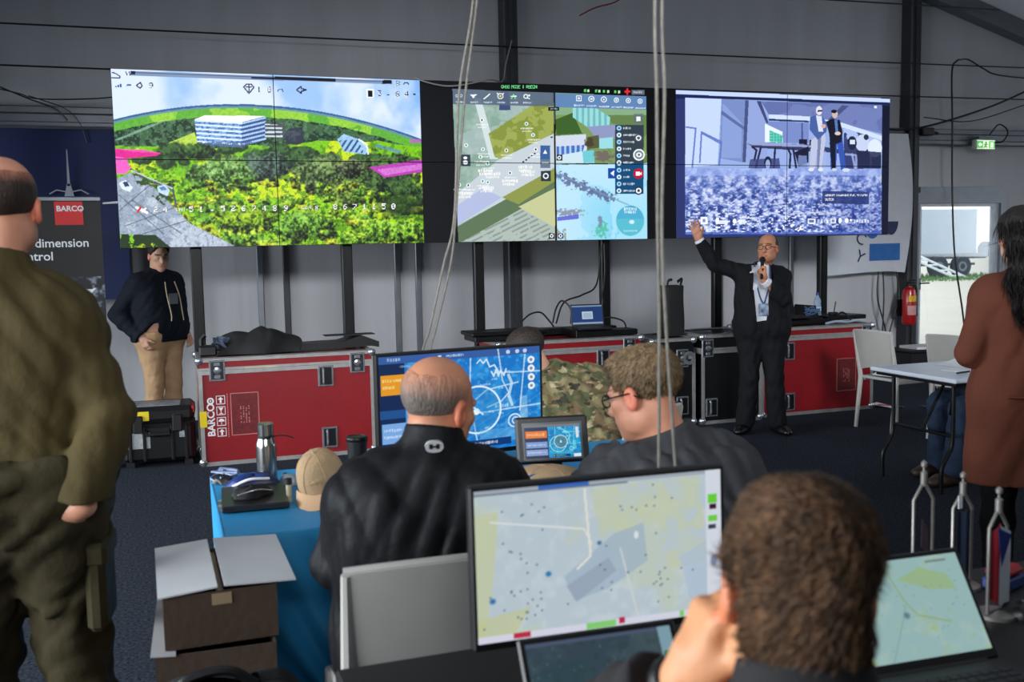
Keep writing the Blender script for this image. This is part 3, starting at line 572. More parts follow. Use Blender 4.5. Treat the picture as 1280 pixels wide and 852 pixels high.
q.surf(tarp, 60, 10, .06); q.box(-3.6, 1.4, -1.15, 1.2, 1.0, 2.82, .08); q.build('tarpaulin_cover', mt, t, True)
MB().box(-3.7, 1.9, -1.2, 1.2, .78, 1.0, .02).build('chassis', md, t)
for x in (-.6, .55):
    q = MB(); q.T = Matrix.Translation((x, -1.1, .46)) @ Matrix.Rotation(rad(90), 4, 'X'); q.lathe([(.2, 0), (.44, .02), (.48, .08), (.48, .22), (.42, .28), (.2, .28)], 24); o = q.build('wheel', mat('tyre', (48, 56, 68), .8), t, True)
    h = MB(); h.T = q.T; h.lathe([(.05, .26), (.2, .3), (.22, .27), (.05, .24)], 16); h.build('hub', mat('hub_grey', (120, 130, 142), .5), o, True)
q = MB(); q.T = Matrix.Translation((1.95, -1.0, 1.15)) @ Matrix.Rotation(rad(90), 4, 'X'); q.lathe([(.05, -.02), (.34, 0), (.34, .1), (.1, .14)], 20); q.build('spare_wheel', md, t, True)
q = MB(); q.box(-3.4, 1.3, -1.22, -1.1, .5, .6); q.build('side_guard', md, t)
t = thing('access_ladder', 'white metal ladder leaning on the trailer outside', 'ladder', (29.4, 32.2, -.02), rad(-3)); mw = mat('white_paint', (232, 236, 240), .5)
for x in (0, .55): MB().tube([(x-1.6, .9, 1.35), (x+.9, -.2, .02)], .05).build('rail', mw, t)
for k in range(6):
    f_ = (k+.5)/6; MB().tube([(-1.6+2.5*f_, .9-1.1*f_, 1.35-1.33*f_), (-1.05+2.5*f_, .9-1.1*f_, 1.35-1.33*f_)], .035).build('rung', mw, t)
MB().tube([(-1.5, .95, 1.35), (-1.62, .95, 2.2), (-1.4, .95, 2.6)], .07).build('handrail', mw, t)
t = thing('notice_board', 'pale grey tilted board with white edges outside the door', 'board', (11.9, 13.9, -.02), rad(-14))
q = MB(); q.T = T3((0, 0, .15), 0, rad(-12)); q.box(-.26, .24, -.02, .02, 0, .78, .01); q.build('panel', mat('board_grey', (142, 154, 178), .5), t)
q = MB(); q.T = T3((0, 0, .15), 0, rad(-12)); q.box(.24, .31, -.03, .03, -.16, .82, .008); q.box(-.33, -.26, -.03, .03, -.16, .82, .008); q.box(-.26, .24, -.03, .03, .78, .82, .008); q.build('edge_frame', mw, t)
for x in (-.26, .27): MB().tube([(x, .3, 0), (x, .02, .8)], .018).build('prop_leg', mw, t)
# ------------------------------------------------------------------ wires and cables on the back wall
def wire(name, pts, r, m_, label, smooth=12, group=None):
    return tag(MB().tube(bez(pts, smooth), r, 6).build(name, m_, None, True), label, 'cable', group)
def sag(x0, x1, z0, z1, dz, y=9.9, n_=6): return [(x0+(x1-x0)*k/n_, y, z0+(z1-z0)*k/n_-dz*4*(k/n_)*(1-k/n_)) for k in range(n_+1)]
wire('tension_wire', sag(-3, 12.5, 3.265, 3.33, .03, 9.76), .008, M_cable, 'lowest thin dark wire stretched along the gable above the displays', 4)
wire('tension_wire', sag(-2.1, 11.2, 3.61, 3.70, .02, 9.74), .008, M_cable, 'middle thin dark wire stretched along the gable wall', 4)
wire('tension_wire', sag(.9, 9.8, 4.25, 4.36, .0, 9.74), .008, M_cable, 'topmost thin dark wire under the roof beam', 4)
wire('wall_cable', [(-1.5, 9.8, 3.12), (-1.1, 9.78, 3.03), (-.93, 9.75, 2.98), (-.5, 9.8, 3.0), (-.05, 9.8, 3.05), (.4, 9.8, 3.05)], .006, M_cable, 'black cable swagged to the left display above the blue banner')
wire('wall_cable', [(-1.5, 9.8, 3.2), (-1.05, 9.78, 3.0), (-.8, 9.76, 2.9), (-.7, 9.74, 2.8)], .007, M_cable, 'short black cable drooping to the rail at the far left')
wire('wall_cable', [(-1.0, 9.72, 3.0), (-.72, 9.72, 2.9), (-.6, 9.72, 2.77), (-.55, 9.72, 2.6)], .005, M_cable, 'thin black cable end hanging over the blue banner top')
wire('wall_cable', [(8.0, 9.8, 2.93), (8.4, 9.78, 2.9), (8.9, 9.75, 2.98), (9.7, 9.75, 3.2), (10.3, 9.75, 3.42), (11, 9.75, 3.7)], .013, M_cable, 'thick black cable rising to the right above the exit sign')
wire('wall_cable', [(8.7, 9.75, 3.05), (9.4, 9.74, 3.02), (10.3, 9.75, 3.25), (11, 9.75, 3.4)], .007, M_cable, 'thin black cable below the thick one above the exit sign')
wire('wall_cable', [(9.14, 9.7, 3.73), (9.06, 9.7, 3.6), (9.08, 9.7, 3.0), (9.1, 9.7, 2.2), (9.16, 9.7, 1.4), (9.3, 9.7, .7), (9.4, 9.7, .1), (9.45, 9.65, .012)], .011, M_cable, 'black cable hanging straight down in front of the glass door')
wire('wall_cable', [(9.14, 9.7, 3.73), (9.3, 9.7, 3.74), (9.55, 9.72, 3.65), (9.8, 9.72, 3.58), (10.6, 9.74, 3.55)], .009, M_cable, 'black cable looping right from the top of the hanging cable')
wire('wall_cable', [(9.65, 9.7, 2.85), (9.78, 9.68, 2.98), (9.92, 9.68, 2.9), (9.85, 9.68, 2.78), (9.74, 9.7, 2.76)], .009, M_cable, 'small black cable loop above the exit sign')
q = MB(); q.box(8.69, 8.86, 9.74, 9.86, 2.84, 2.93, .01); q.tube([(8.86, 9.8, 2.88), (8.95, 9.8, 2.87)], .02); tag(q.build('junction_box', M_blk), 'small black cable junction box on the rail beside the post', 'junction box')
for i, (xa, xb) in enumerate(((8.15, 8.32), (8.22, 8.26), (8.42, 8.36))):
    wire('wall_cable', [(xa, 9.85, 1.22), (xa+.02*(i-1), 9.83, .9), (xb-.08, 9.8, .45), (xb-.1, 9.8, .012)], .009, M_cable, ('first', 'second', 'third')[i]+' black cable from the left hanging below the white banner')
wire('red_wire', [(4.75, 9.7, 4.2), (4.6, 9.7, 4.12), (4.4, 9.7, 4.06), (4.22, 9.7, 3.97)], .008, mat('red_wire', (120, 30, 34), .6), 'short red wire high up on the gable wall')
wire('white_cable', [(2.1, 8.31, 3.04), (2.2, 8.29, 3.0), (2.36, 8.29, 2.975), (2.52, 8.29, 2.99), (2.8, 8.4, 3.06), (3.05, 8.8, 3.12), (3.3, 9.4, 3.4), (3.5, 9.78, 3.7)], .007, mat('pale_cable', (150, 148, 144), .6), 'thin pale cable draped over the gap between left and middle displays')
# exit sign
t = thing('exit_sign', 'lit green and white exit sign on the rail above the door', 'sign', (9.67, 9.80, 2.68)); t.scale = (.82, .82, .82)
MB().box(-.19, .19, -.04, .06, 0, .16, .02).build('housing', mat('sign_housing', (200, 206, 200), .5), t)
p = Pic(64, 28, ((0, 0), (64, 0), (64, 28), (0, 28)), base=(226, 250, 214))
p.rect(0, 3, 22, 25, (96, 190, 96)); p.rect(42, 3, 64, 25, (120, 206, 110)); p.ell(32, 8, 3, 3, (60, 150, 70)); p.line([(32, 11), (30, 18), (26, 23)], 2, (60, 150, 70)); p.line([(30, 17), (35, 22)], 2, (60, 150, 70)); p.line([(26, 13), (37, 14)], 1.5, (60, 150, 70)); p.poly([(4, 14), (12, 7), (12, 21)], (240, 255, 235)); p.rect(12, 11, 19, 17, (240, 255, 235)); p.rect(48, 7, 58, 23, (236, 255, 232))
pic_mesh('lit_face', p, .34, .13, screen_mat('sign_lit', 1.1), t, Matrix.Translation((-.17, -.0405, .015)))
q = MB(); q.box(-.1, .1, 0, .05, .16, .2); q.build('bracket', M_alu, t)
# fire extinguisher
t = thing('fire_extinguisher', 'red fire extinguisher hung on the post beside the door', 'extinguisher', (8.5, 9.72, .58))
mr = mat('extinguisher_red', (168, 18, 24), .3, var=.06, coat=.3)
MB().lathe([(.06, 0), (.078, .015), (.082, .03), (.082, .37), (.07, .42), (.03, .45), (.026, .47)], 24).build('cylinder', mr, t, True)
q = MB(); q.box(-.03, .03, -.03, .03, .46, .5, .006); q.box(-.015, .015, -.11, .03, .5, .515); q.box(-.015, .015, -.11, .0, .53, .545); q.build('valve', M_blk, t)
MB().tube(bez([(.03, 0, .48), (.1, 0, .45), (.11, 0, .3), (.1, -.02, .1)]), .012).build('hose', M_blk, t)
q = MB(); q.surf(lambda u, v: (.083*math.sin((u-.5)*1.6), -.083*math.cos((u-.5)*1.6), .28+.07*v), 10, 2); q.build('yellow_label', mat('label_yellow', (226, 178, 20), .5), t)
q = MB(); q.surf(lambda u, v: (.083*math.sin((u-.5)*1.8), -.083*math.cos((u-.5)*1.8), .12+.11*v*(1 if v < 1 else 1)), 10, 2); q.build('text_label', mat('label_pink', (206, 150, 150), .5), t)
q = MB(); q.box(-.1, .1, .085, .1, .1, .3); q.box(-.02, .02, .06, .1, .2, .24); q.build('wall_bracket', M_blkm, t)
# blue banner at the far left
mb_ = mat('navy_banner', (4, 26, 74), .7, var=.15, vs=2)
t = thing('wall_banner', 'large navy blue fabric banner hung behind the roll-up stand', 'banner', (-1.75, 9.72, 1.2))
MB().surf(lambda u, v: (u*1.5*(1-.0*v), .02*math.sin(u*11)+.01*math.sin(v*5+u*4), .06*(1-v)*(1-u)+v*1.52), 40, 16, .004).build('fabric', mb_, t, True)
q = MB(); x = 1.03; q.prism([(x-.012, 1.02), (x+.012, 1.02), (x+.004, 1.34), (x-.004, 1.34)], -.03, -.025); q.prism([(x-.04, .93), (x+.04, .93), (x+.014, 1.04), (x-.014, 1.04)], -.03, -.025)
for sx in (-1, 1): q.tube([(x+sx*.02, -.028, .97), (x+sx*.1, -.028, .985), (x+sx*.16, -.028, .95)], .007, 5)
q.build('white_emblem', mat('emblem_grey', (150, 158, 168), .6), t)
q = MB(); q.prism([(1.3, .86), (1.46, .868), (1.46, .89), (1.3, .875)], -.03, -.025); q.build('white_dash', M_white, t)
q = MB(); q.tube([(-.03, .0, 1.53), (1.53, 0, 1.53)], .016); q.build('top_rod', M_alu, t)
# roll-up stand
t = thing('rollup_banner', 'black roll-up display banner with red square and white headline', 'banner', (-.68, 8.0, 0), rad(2))
mk = mat('banner_black', (14, 16, 18), .5, var=.2)
MB().box(-.29, .29, -.004, .004, .08, 2.0).build('printed_sheet', mk, t)
MB().box(-.295, .295, -.02, .02, 2.0, 2.035, .006).build('top_rail', M_alu, t)
q = MB(); q.box(-.3, .3, -.07, .07, 0, .09, .02); q.box(-.2, -.14, -.2, .2, 0, .015); q.box(.14, .2, -.2, .2, 0, .015); q.build('base', M_alu, t)
MB().tube([(0, .02, .05), (0, .02, 2.01)], .012).build('support_pole', M_alu, t)
MB().box(-.02, .17, -.007, -.004, 1.83, 2.0).build('red_square', mat('brand_red', (206, 34, 34), .5, var=.04), t)
text('lettering', 'BARCO', .055, M_white, face_T(-.008, -.0075, 1.93), t, .0005, bold=.0016)
q = MB(); q.prism([(.157, 1.949), (.165, 1.949-.014), (.157, 1.921), (.149, 1.935)], -.008, -.0075); q.build('brand_mark', M_white, t)
text('lettering', 'dimension', .088, M_white, face_T(.20, -.0055, 1.67), t, .0005, 'RIGHT', .0012)
text('lettering', 'control', .088, M_white, face_T(-.045, -.0055, 1.575), t, .0005, 'RIGHT', .0012)
p = Pic(90, 130, base=(16, 20, 26), seed=3); nn = p.n(16, 4); p.put(np.clip((nn-.5)*5, 0, 1)*(p.Y < .6), (150, 160, 172), .8); p.poly([(.4, .14), (.9, .1), (.75, .2), (.5, .24), (.35, .42), (.3, .38)], (224, 228, 232)); p.poly([(.5, .22), (.62, .2), (.55, .3)], (240, 240, 240)); p.put((p.Y > .66) & (np.mod(p.Y*26, 1) > .55) & (p.X < .4+.5*vnoise(90, 130, 3, 26, p.rng)), (150, 158, 166), .5)
mp_ = bpy.data.materials.new('print_picture'); mp_.use_nodes = True; _a = mp_.node_tree.nodes.new('ShaderNodeAttribute'); _a.attribute_name = 'pic'; mp_.node_tree.links.new(_a.outputs['Color'], mp_.node_tree.nodes['Principled BSDF'].inputs['Base Color']); MATS['print'] = mp_
pic_mesh('printed_photo', p, .58, .9, mp_, t, Matrix.Translation((-.29, -.0055, .55)))
# white banner between right display and door
t = thing('wall_banner', 'white fabric banner with blue shapes hung beside the right display', 'banner', (7.3, 9.74, 1.2))
mwb = mat('white_banner', (186, 190, 198), .6, var=.04)
def wb(u, v):
    e = .07*math.sin(v*3.0)*(1 if u > .5 else 0)*(2*u-1); return (u*1.15+e, .006*math.sin(u*9+v*3)-.05*max(0, u-.93)*8*math.sin(v*3.1), .05*(1-v)*u*math.sin(u*3)+v*1.65)
MB().surf(wb, 36, 24, .004).build('fabric', mwb, t, True)
bl = mat('banner_blue', (24, 92, 160), .6); dk = mat('banner_navy', (26, 40, 80), .6)
q = MB(); q.prism([(.62, .16), (1.06, .16), (1.06, .36), (.62, .36)], -.012, -.010); q.build('blue_print', bl, t)
q = MB(); q.prism([(.66+.12*math.cos(a), .62-.2*math.sin(a)*1) for a in np.linspace(0, math.pi, 12)], -.012, -.010); q.build('blue_print', bl, t)
q = MB(); q.prism([(.93+.1*math.cos(a), .62-.16*math.sin(a)) for a in np.linspace(0, math.pi, 12)], -.012, -.010); q.build('navy_print', dk, t)
for ch, x_, z_, ro in (('C', .40, .40, -.5), ('Y', .40, .18, -.5)): text('lettering', ch, .2, dk, face_T(x_, -.012, z_, ro), t, .0005)
# ------------------------------------------------------------------ display walls: 3 x (2 x 2 panels)
DW, DH, PW, PH = 2.43, 1.37, 1.215, .685
SX0, SY, SZ0 = -.2786, 8.3307, CAM_H+.0537
M_scr = screen_mat('display_lit', 1.12)
pics = [paint_drone(), paint_app(), paint_room()]
M_scr = screen_mat('display_lit', 1.06)
LBL = ['left video wall of four panels showing a green drone view', 'middle video wall of four panels showing maps and a control app', 'right video wall of four panels showing a bluish room view']
for i in range(3):
    x = SX0+i*DW; t = thing('video_wall', LBL[i], 'display', (x, SY, 0), 0, 'video walls along the tent gable')
    for a in (0, 1):
        for c in (0, 1):
            z = SZ0+c*PH; q = MB(); q.box(a*PW+.0008, (a+1)*PW-.0008, .004, .09, z+.0008, z+PH-.0008, .004); o = q.build('panel', M_blk, t)
            pic_mesh('screen', pics[i], PW, PH, M_scr, o, Matrix.Translation((a*PW, .003, z)), (a/2, (a+1)/2, (1-c)/2, (2-c)/2), .0032)
    for px in ((.56, 1.78), (.52, 1.75), (.51, 1.73))[i]:
        q = MB(); q.box(px-.045, px+.045, .10, .17, .02, SZ0+DH-.1, .008); q.box(px-.02, px+.02, .095, .10, .02, SZ0); q.build('leg', M_blkm, t)
        q = MB(); q.box(px-.06, px+.06, .02, .5, 0, .02, .004); q.build('foot', M_blkm, t)
    q = MB()
    for z in (.25, 1.1): q.box(.2, DW-.2, .092, .12, SZ0+z-.03, SZ0+z+.03)
    q.build('mounting_rail', M_blkm, t)
pics = None
# ------------------------------------------------------------------ flight cases under the displays
M_red = mat('case_red', (134, 12, 22), .42, var=.10, vs=3, coat=.1)
M_edge = mat('case_edge_aluminium', (172, 170, 168), .38, .5, var=.15, vs=14)
M_chrome = mat('latch_steel', (178, 182, 188), .25, .8, var=.25, vs=40)
M_dish = mat('latch_dish', (58, 62, 66), .4, .8, var=.3, vs=30)
M_caseb = mat('case_black', (13, 13, 15), .4, var=.2, vs=6)
def flight_case(label, x0, x1, y0, y1, h, m_, latches, handles, group='flight cases under the displays', lidz=None):
    w_ = x1-x0; d = y1-y0; lz = lidz or h-.095
    t = thing('flight_case', label, 'flight case', (x0, y0, 0), 0, group)
    MB().box(.012, w_-.012, .012, d-.012, .012, lz-.012).build('body', m_, t)
    MB().box(.012, w_-.012, .012, d-.012, lz+.012, h-.01).build('lid', m_, t)
    e = .03; q = MB()
    for z0, z1 in ((0, e), (lz-e, lz-.001)):
        q.box(0, w_, 0, .008, z0, z1); q.box(0, w_, d-.008, d, z0, z1); q.box(0, .008, .008, d-.008, z0, z1); q.box(w_-.008, w_, .008, d-.008, z0, z1)
    for x in (0, w_-e):
        for yy in (-.001, d-.007): q.box(x, x+e, yy, yy+.008, e, lz-e)
    q.build('body_edging', M_edge, t)
    q = MB()
    for z0, z1 in ((lz+.001, lz+.02), (h-e, h)):
        q.box(0, w_, 0, .008, z0, z1); q.box(0, w_, d-.008, d, z0, z1); q.box(0, .008, .008, d-.008, z0, z1); q.box(w_-.008, w_, .008, d-.008, z0, z1)
    q.box(0, w_, 0, e, h-.004, h+.002); q.box(0, w_, d-e, d, h-.004, h+.002); q.box(0, e, e, d-e, h-.004, h+.002); q.box(w_-e, w_, e, d-e, h-.004, h+.002)
    q.build('lid_edging', M_edge, t)
    for x in (.012, w_-.012):
        for yy in (.012, d-.012):
            for z in (.03, h-.02):
                b_ = MB(); b_.T = Matrix.Translation((x, yy, z)) @ Matrix.Diagonal((1, 1, 1, 1)); b_.lathe([(.001, -.032), (.02, -.027), (.032, -.01), (.034, .006), (.026, .022), (.001, .03)], 10); b_.build('ball_corner', M_chrome, t, True)
    for x, z in latches:
        o = MB().box(x-.058, x+.058, -.006, .004, z-.08, z+.08, .003).build('latch', M_chrome, t); MB().box(x-.045, x+.045, -.0075, -.003, z-.066, z+.066).build('dish', M_dish, o)
        q = MB(); q.T = Matrix.Translation((x, -.008, z)) @ Matrix.Rotation(rad(90), 4, 'X'); q.lathe([(.026, -.002), (.026, .004), (.01, .008)], 14); q.T = None; q.box(x-.03, x+.03, -.02, -.012, z-.006, z+.006, .002); q.box(x-.022, x+.022, -.013, -.007, z-.06, z-.035, .002); q.box(x-.022, x+.022, -.013, -.007, z+.035, z+.06, .002); q.build('butterfly', M_chrome, o)
    for x, z in handles:
        o = MB().box(x-.06, x+.06, -.006, .004, z-.082, z+.082, .003).build('handle', M_chrome, t); MB().box(x-.045, x+.045, -.0075, -.003, z-.068, z+.068).build('dish', mat('dish_dark', (20, 24, 28), .4, .3), o)
        q = MB(); q.tube([(x-.02, -.008, z-.06), (x-.02, -.022, z-.045), (x-.02, -.022, z+.045), (x-.02, -.008, z+.06)], .009); q.build('grip', M_chrome, o)
    return t
def stencil_label(t, x0, x1, z0, z1, seed):
    m_ = mat('stencil_pink', (186, 116, 112), .6, var=.1); q = MB(); y = -.0135+.012; yy = .0105
    for a, b_, c_, d_ in ((x0, x1, z0, z0+.006), (x0, x1, z1-.006, z1), (x0, x0+.006, z0, z1), (x1-.006, x1, z0, z1)): q.box(a, b_, yy-.001, yy+.002, c_, d_)
    q.build('stencil_frame', m_, t)
    MB().box(x0+.008, x1-.008, yy, yy+.002, z0+.008, z1-.008).build('stencil_field', mat('stencil_dark', (104, 18, 24), .6, var=.3, vs=30), t)
    r_ = random.Random(seed); q = MB(); cx = (x0+x1)/2; cz = (z0+z1)/2
    for k in range(4):
        for j in range(9):
            if r_.random() < .75: q.box(cx-.035+k*.02, cx-.035+k*.02+.008, yy-.0015, yy, cz-.07+j*.015, cz-.07+j*.015+r_.uniform(.006, .013))
    q.build('stencil_text', m_, t)
W1 = 1.33
c1 = flight_case('wide red flight case with white arrows, under the left display', .23, 1.56, 7.75, 8.31, .82, M_red, [(.14, .725), (1.20, .725)], [(.95, .635), (.965, .15)])
text('brand_lettering', 'BARCO', .075, M_white, face_T(.105, .0105, .225, rad(90)), c1, .0006, bold=.002)
q = MB()
for k in range(12):
    a = 2*math.pi*k/12; b2 = 2*math.pi*(k+1)/12; q.prism([(.082+.026*math.cos(a), .495+.026*math.sin(a)), (.082+.026*math.cos(b2), .495+.026*math.sin(b2)), (.082+.014*math.cos(b2), .495+.014*math.sin(b2)), (.082+.014*math.cos(a), .495+.014*math.sin(a))], .0095, .0115)
q.prism([(.074, .495), (.082, .503), (.09, .495), (.082, .487)], .0095, .0115); q.build('brand_mark', M_white, c1)
for k, kind in enumerate(('arrow', 'umbrella', 'glass', 'arrow')):
    z = .22+k*.082; x = .122; q = MB(); y0, y1 = .0095, .0115; s_ = .066
    for a, b_, c_, d_ in ((x, x+s_, z, z+.005), (x, x+s_, z+s_-.005, z+s_), (x, x+.005, z, z+s_), (x+s_-.005, x+s_, z, z+s_)): q.box(a, b_, y0, y1, c_, d_)
    cx = x+s_/2
    if kind == 'arrow': q.prism([(cx, z+.056), (cx-.02, z+.036), (cx-.007, z+.036), (cx-.007, z+.01), (cx+.007, z+.01), (cx+.007, z+.036), (cx+.02, z+.036)], y0, y1)
    elif kind == 'umbrella': q.prism([(cx+.022*math.cos(a), z+.032+.022*math.sin(a)) for a in np.linspace(0, math.pi, 9)], y0, y1); q.box(cx-.002, cx+.002, y0, y1, z+.01, z+.033)
    else: q.prism([(cx-.018, z+.056), (cx, z+.028), (cx+.018, z+.056)][::-1], y0, y1); q.box(cx-.003, cx+.003, y0, y1, z+.012, z+.032); q.box(cx-.014, cx+.014, y0, y1, z+.008, z+.013)
    q.build('handling_icon', M_white, c1)
q = MB(); r_ = random.Random(3); z = .21
while z < .54: l_ = r_.uniform(.006, .016); q.box(.2, .208, .0095, .0115, z, z+l_); z += l_+.005
q.build('small_print', mat('stencil_pink', (186, 116, 112)), c1)
stencil_label(c1, .226, .435, .22, .545, 1)
MB().box(-.0012, .05, -.0012, .01, .30, .42).build('yellow_tape', mat('tape_yellow', (220, 190, 20), .5), c1)
q = MB(); q.box(.34, .58, -.0015, 0, .727, .737); q.build('masking_tape', mat('tape_cream', (196, 186, 150), .6), c1)
c2 = flight_case('red flight case with a blue laptop on top, under the middle display', 2.6, 3.93, 7.75, 8.31, .82, M_red, [(.14, .725), (1.20, .725)], [(.95, .635), (.965, .15)])
stencil_label(c2, .9, 1.1, .2, .52, 2)
c3 = flight_case('red flight case beside the presenter, under the right display', 5.13, 6.37, 7.75, 8.31, .82, M_red, [(.08, .725), (1.16, .725)], [(.295, .60), (.30, .13)])
stencil_label(c3, .83, 1.05, .19, .50, 5)
flight_case('black flight case with round latches directly behind the presenter', 4.47, 5.09, 7.68, 8.30, .8, M_caseb, [(.06, .68), (.54, .68)], [(.1, .15), (.5, .15)], lidz=.66)
flight_case('narrow black flight case left of the presenter, below the tall bag', 4.0, 4.43, 7.72, 8.30, .78, M_caseb, [(.3, .6)], [(.3, .18)], lidz=.62)
# rugged black case at the far left
t = thing('rugged_case', 'black rugged plastic case with yellow sticker beside the red case', 'case', (-.33, 7.9, 0), rad(-3))
mk = mat('rugged_black', (18, 19, 21), .35, var=.2, vs=9)
MB().box(0, .52, 0, .42, .04, .33, .03).build('body', mk, t); o = MB().box(-.005, .525, -.005, .425, .335, .46, .035).build('lid', mk, t)
q = MB()
for x in (.06, .16, .36, .46): q.box(x-.012, x+.012, -.018, .03, .05, .32, .006)
q.build('rib', mk, t)
for x in (.12, .4): MB().box(x-.035, x+.035, -.03, .0, .27, .4, .008).build('latch', M_blk, t)
q = MB(); q.tube([(.18, 0, .28), (.18, -.05, .26), (.34, -.05, .26), (.34, 0, .28)], .014); q.build('handle', M_blk, t)
MB().box(.06, .2, -.0065, -.005, .36, .43).build('yellow_sticker', mat('sticker_yellow', (226, 200, 30), .5), t)
MB().box(.02, .2, -.002, .0, .15, .27).build('paper_label', mat('label_grey', (160, 164, 166), .6, var=.2, vs=40), t)
MB().box(.41, .46, -.002, .0, .22, .27).build('paper_label', mat('label_grey', (160, 164, 166)), t)
q = MB(); q.box(.04, .42, .05, .34, .4595, .462); q.build('lid_label', mat('plate_grey', (130, 138, 146), .35, var=.4, vs=22), t)
MB().box(.505, .527, .02, .2, .40, .45, .004).build('red_sticker', mat('sticker_red', (150, 24, 36), .5), t)
for x in (.06, .46):
    q = MB(); q.T = Matrix.Translation((x, .38, .045)) @ Matrix.Rotation(rad(90), 4, 'Y'); q.lathe([(.02, -.02), (.045, -.02), (.045, .02), (.02, .02)], 14); q.build('wheel', M_blk, t, True)
q = MB(); q.box(.02, .08, .02, .1, 0, .045); q.box(.44, .5, .02, .1, 0, .045); q.build('foot', M_blk, t)
# things lying on the flight cases
def cloth_heap(name, label, cat, loc, fn, nu, nv, m_, th=.006, rz=0):
    t = thing(name, label, cat, loc, rz); MB().surf(fn, nu, nv, th).build('fabric', m_, t, True); return t
mc = mat('black_cloth', (16, 16, 18), .8, var=.3, vs=10, bump=.4, bs=14)
def bag(u, v):
    x = .02+u*.62; hgt = (.05+.12*max(0, 1-abs(u-.62)*1.7)+.05*max(0, 1-abs(u-.2)*4)+.016*abs(math.sin(u*13-v*5)))*(math.sin(math.pi*min(1, max(0, v)))**.6)
    return (x+.03*math.sin(v*9), (v-.5)*.40+.03*math.sin(u*9), .003+hgt*(1.15-.1*v))
t = cloth_heap('jacket', 'crumpled black jacket lying on the left red case', 'jacket', (.36, 8.03, .825), bag, 44, 26, mc)
q = MB(); q.surf(lambda u, v: (.0+.13*u, -.12+.14*v+.02*math.sin(u*7), .085+.05*math.sin(u*5+v*6)), 12, 12, .004); q.build('lining', mat('lining_blue', (84, 100, 126), .6, var2=(20, 24, 34), vs=26), t, True)
q = MB(); q.prism([(0, .0), (.66, .012), (.72, .0), (.72, .045), (.58, .10), (.42, .055), (.0, .05)], 0, .26); t = thing('foam_wedge', 'flat black foam slab beside the jacket on the left red case', 'foam slab', (.92, 7.9, .824)); q.build('slab', M_caseb, t); MB().box(.3, .7, .05, .2, .10, .106).build('strap', M_blk, t)
q = MB(); q.box(0, .13, 0, .12, 0, .08, .012); q.tube([(.02, .06, .08), (.02, .06, .13), (.05, .06, .16)], .02); tag(q.build('power_box', M_blk), 'small black box at the left end of the red case', 'box').location = (.25, 7.85, .824)
t = thing('cable_tray', 'long flat black metal tray on the middle red case', 'tray', (2.42, 7.8, .823), rad(1)); MB().box(0, .62, 0, .3, .004, .05, .006).build('tray', M_blkm, t); MB().box(-.03, .66, -.01, .31, .05, .085, .01).build('rim', M_blkm, t)
t = thing('cable_tray', 'black tray on the middle red case behind the laptop', 'tray', (3.0, 8.125, .823), 0); MB().box(0, .86, 0, .18, .004, .06, .006).build('tray', M_blkm, t)
def laptop(label, loc, rz, w_, d, h, tilt, pic, strength, body=M_blk, group=None, border=.012):
    """local: keyboard deck towards -y, lid hinged along the x axis at y=0, tilted back by `tilt`"""
    t = thing('laptop', label, 'laptop', loc, rz, group)
    o = MB().box(-w_/2, w_/2, -d, .0, .001, .018, .004).build('base', body, t)
    q = MB()
    for j in range(5):
        for i in range(13): q.box(-w_*.43+i*w_*.066, -w_*.43+i*w_*.066+w_*.056, -d*.9+.07+j*.022, -d*.9+.088+j*.022, .017, .0205)
    q.build('keyboard', mat('keys', (24, 24, 27), .6), o)
    MB().box(-.045, .045, -d+.012, -d+.07, .0172, .0188).build('touchpad', mat('touchpad', (30, 30, 33), .4), o)
    T = Matrix.Translation((0, .004, .016)) @ Matrix.Rotation(-tilt, 4, 'X')
    q = MB(); q.T = T; q.box(-w_/2, w_/2, 0, .008, 0, h, .004); l = q.build('lid', body, t)
    pic_mesh('screen', pic, w_-2*border, h-2*border-.008, screen_mat('screen_%g' % strength, strength), l, T @ Matrix.Translation((-w_/2+border, -.0008, border+.008)))
    q = MB(); q.T = Matrix.Translation((0, .004, .014)); q.cyl((-w_*.4, 0, 0), (w_*.4, 0, 0), .007, 10); q.build('hinge', body, t)
    return t
p = Pic(80, 48, base=(24, 62, 122)); p.rect(0, 0, 1, .08, (130, 160, 196)); p.rect(0, .9, 1, 1, (150, 176, 204)); p.rect(.33, .34, .68, .72, (206, 224, 240)); p.rect(.36, .4, .65, .68, (170, 196, 220))
laptop('small laptop with a blue screen on the middle red case', (3.49, 7.92, .89), rad(-5), .30, .2, .195, rad(12), p, .75)
q = MB(); q.box(-.17, .17, -.19, .13, 0, .066, .004); tag(q.build('equipment_box', M_blkm), 'flat black box under the laptop with the blue screen', 'box').location = (3.49, 7.98, .823)
for i, a in enumerate(([(2.95, 8.15, .95), (3.02, 8.1, 1.02), (3.12, 8.1, 1.03), (3.2, 8.1, .95), (3.24, 8.1, .9)], [(3.25, 8.15, .93), (3.28, 8.15, 1.05), (3.36, 8.2, 1.12), (3.42, 8.15, 1.05), (3.4, 8.1, .92)], [(3.3, 8.2, .92), (3.4, 8.25, 1.1), (3.6, 8.3, 1.16), (3.78, 8.38, 1.25), (3.84, 8.4, 1.6)], [(3.62, 8.15, .9), (3.76, 8.3, 1.0), (3.86, 8.38, 1.3), (3.87, 8.4, 1.62)], [(3.65, 8.12, .9), (3.75, 8.1, .96), (3.88, 8.05, .93), (3.9, 8.0, .85)])):
    wire('equipment_cable', a, .008, M_cable, ('left low black cable arch behind the trays on the middle case', 'tall black cable arch just left of the blue laptop', 'long black cable climbing from middle case to the display', 'black cable running up the display leg behind the blue laptop', 'short black cable right of the blue laptop on the case')[i])
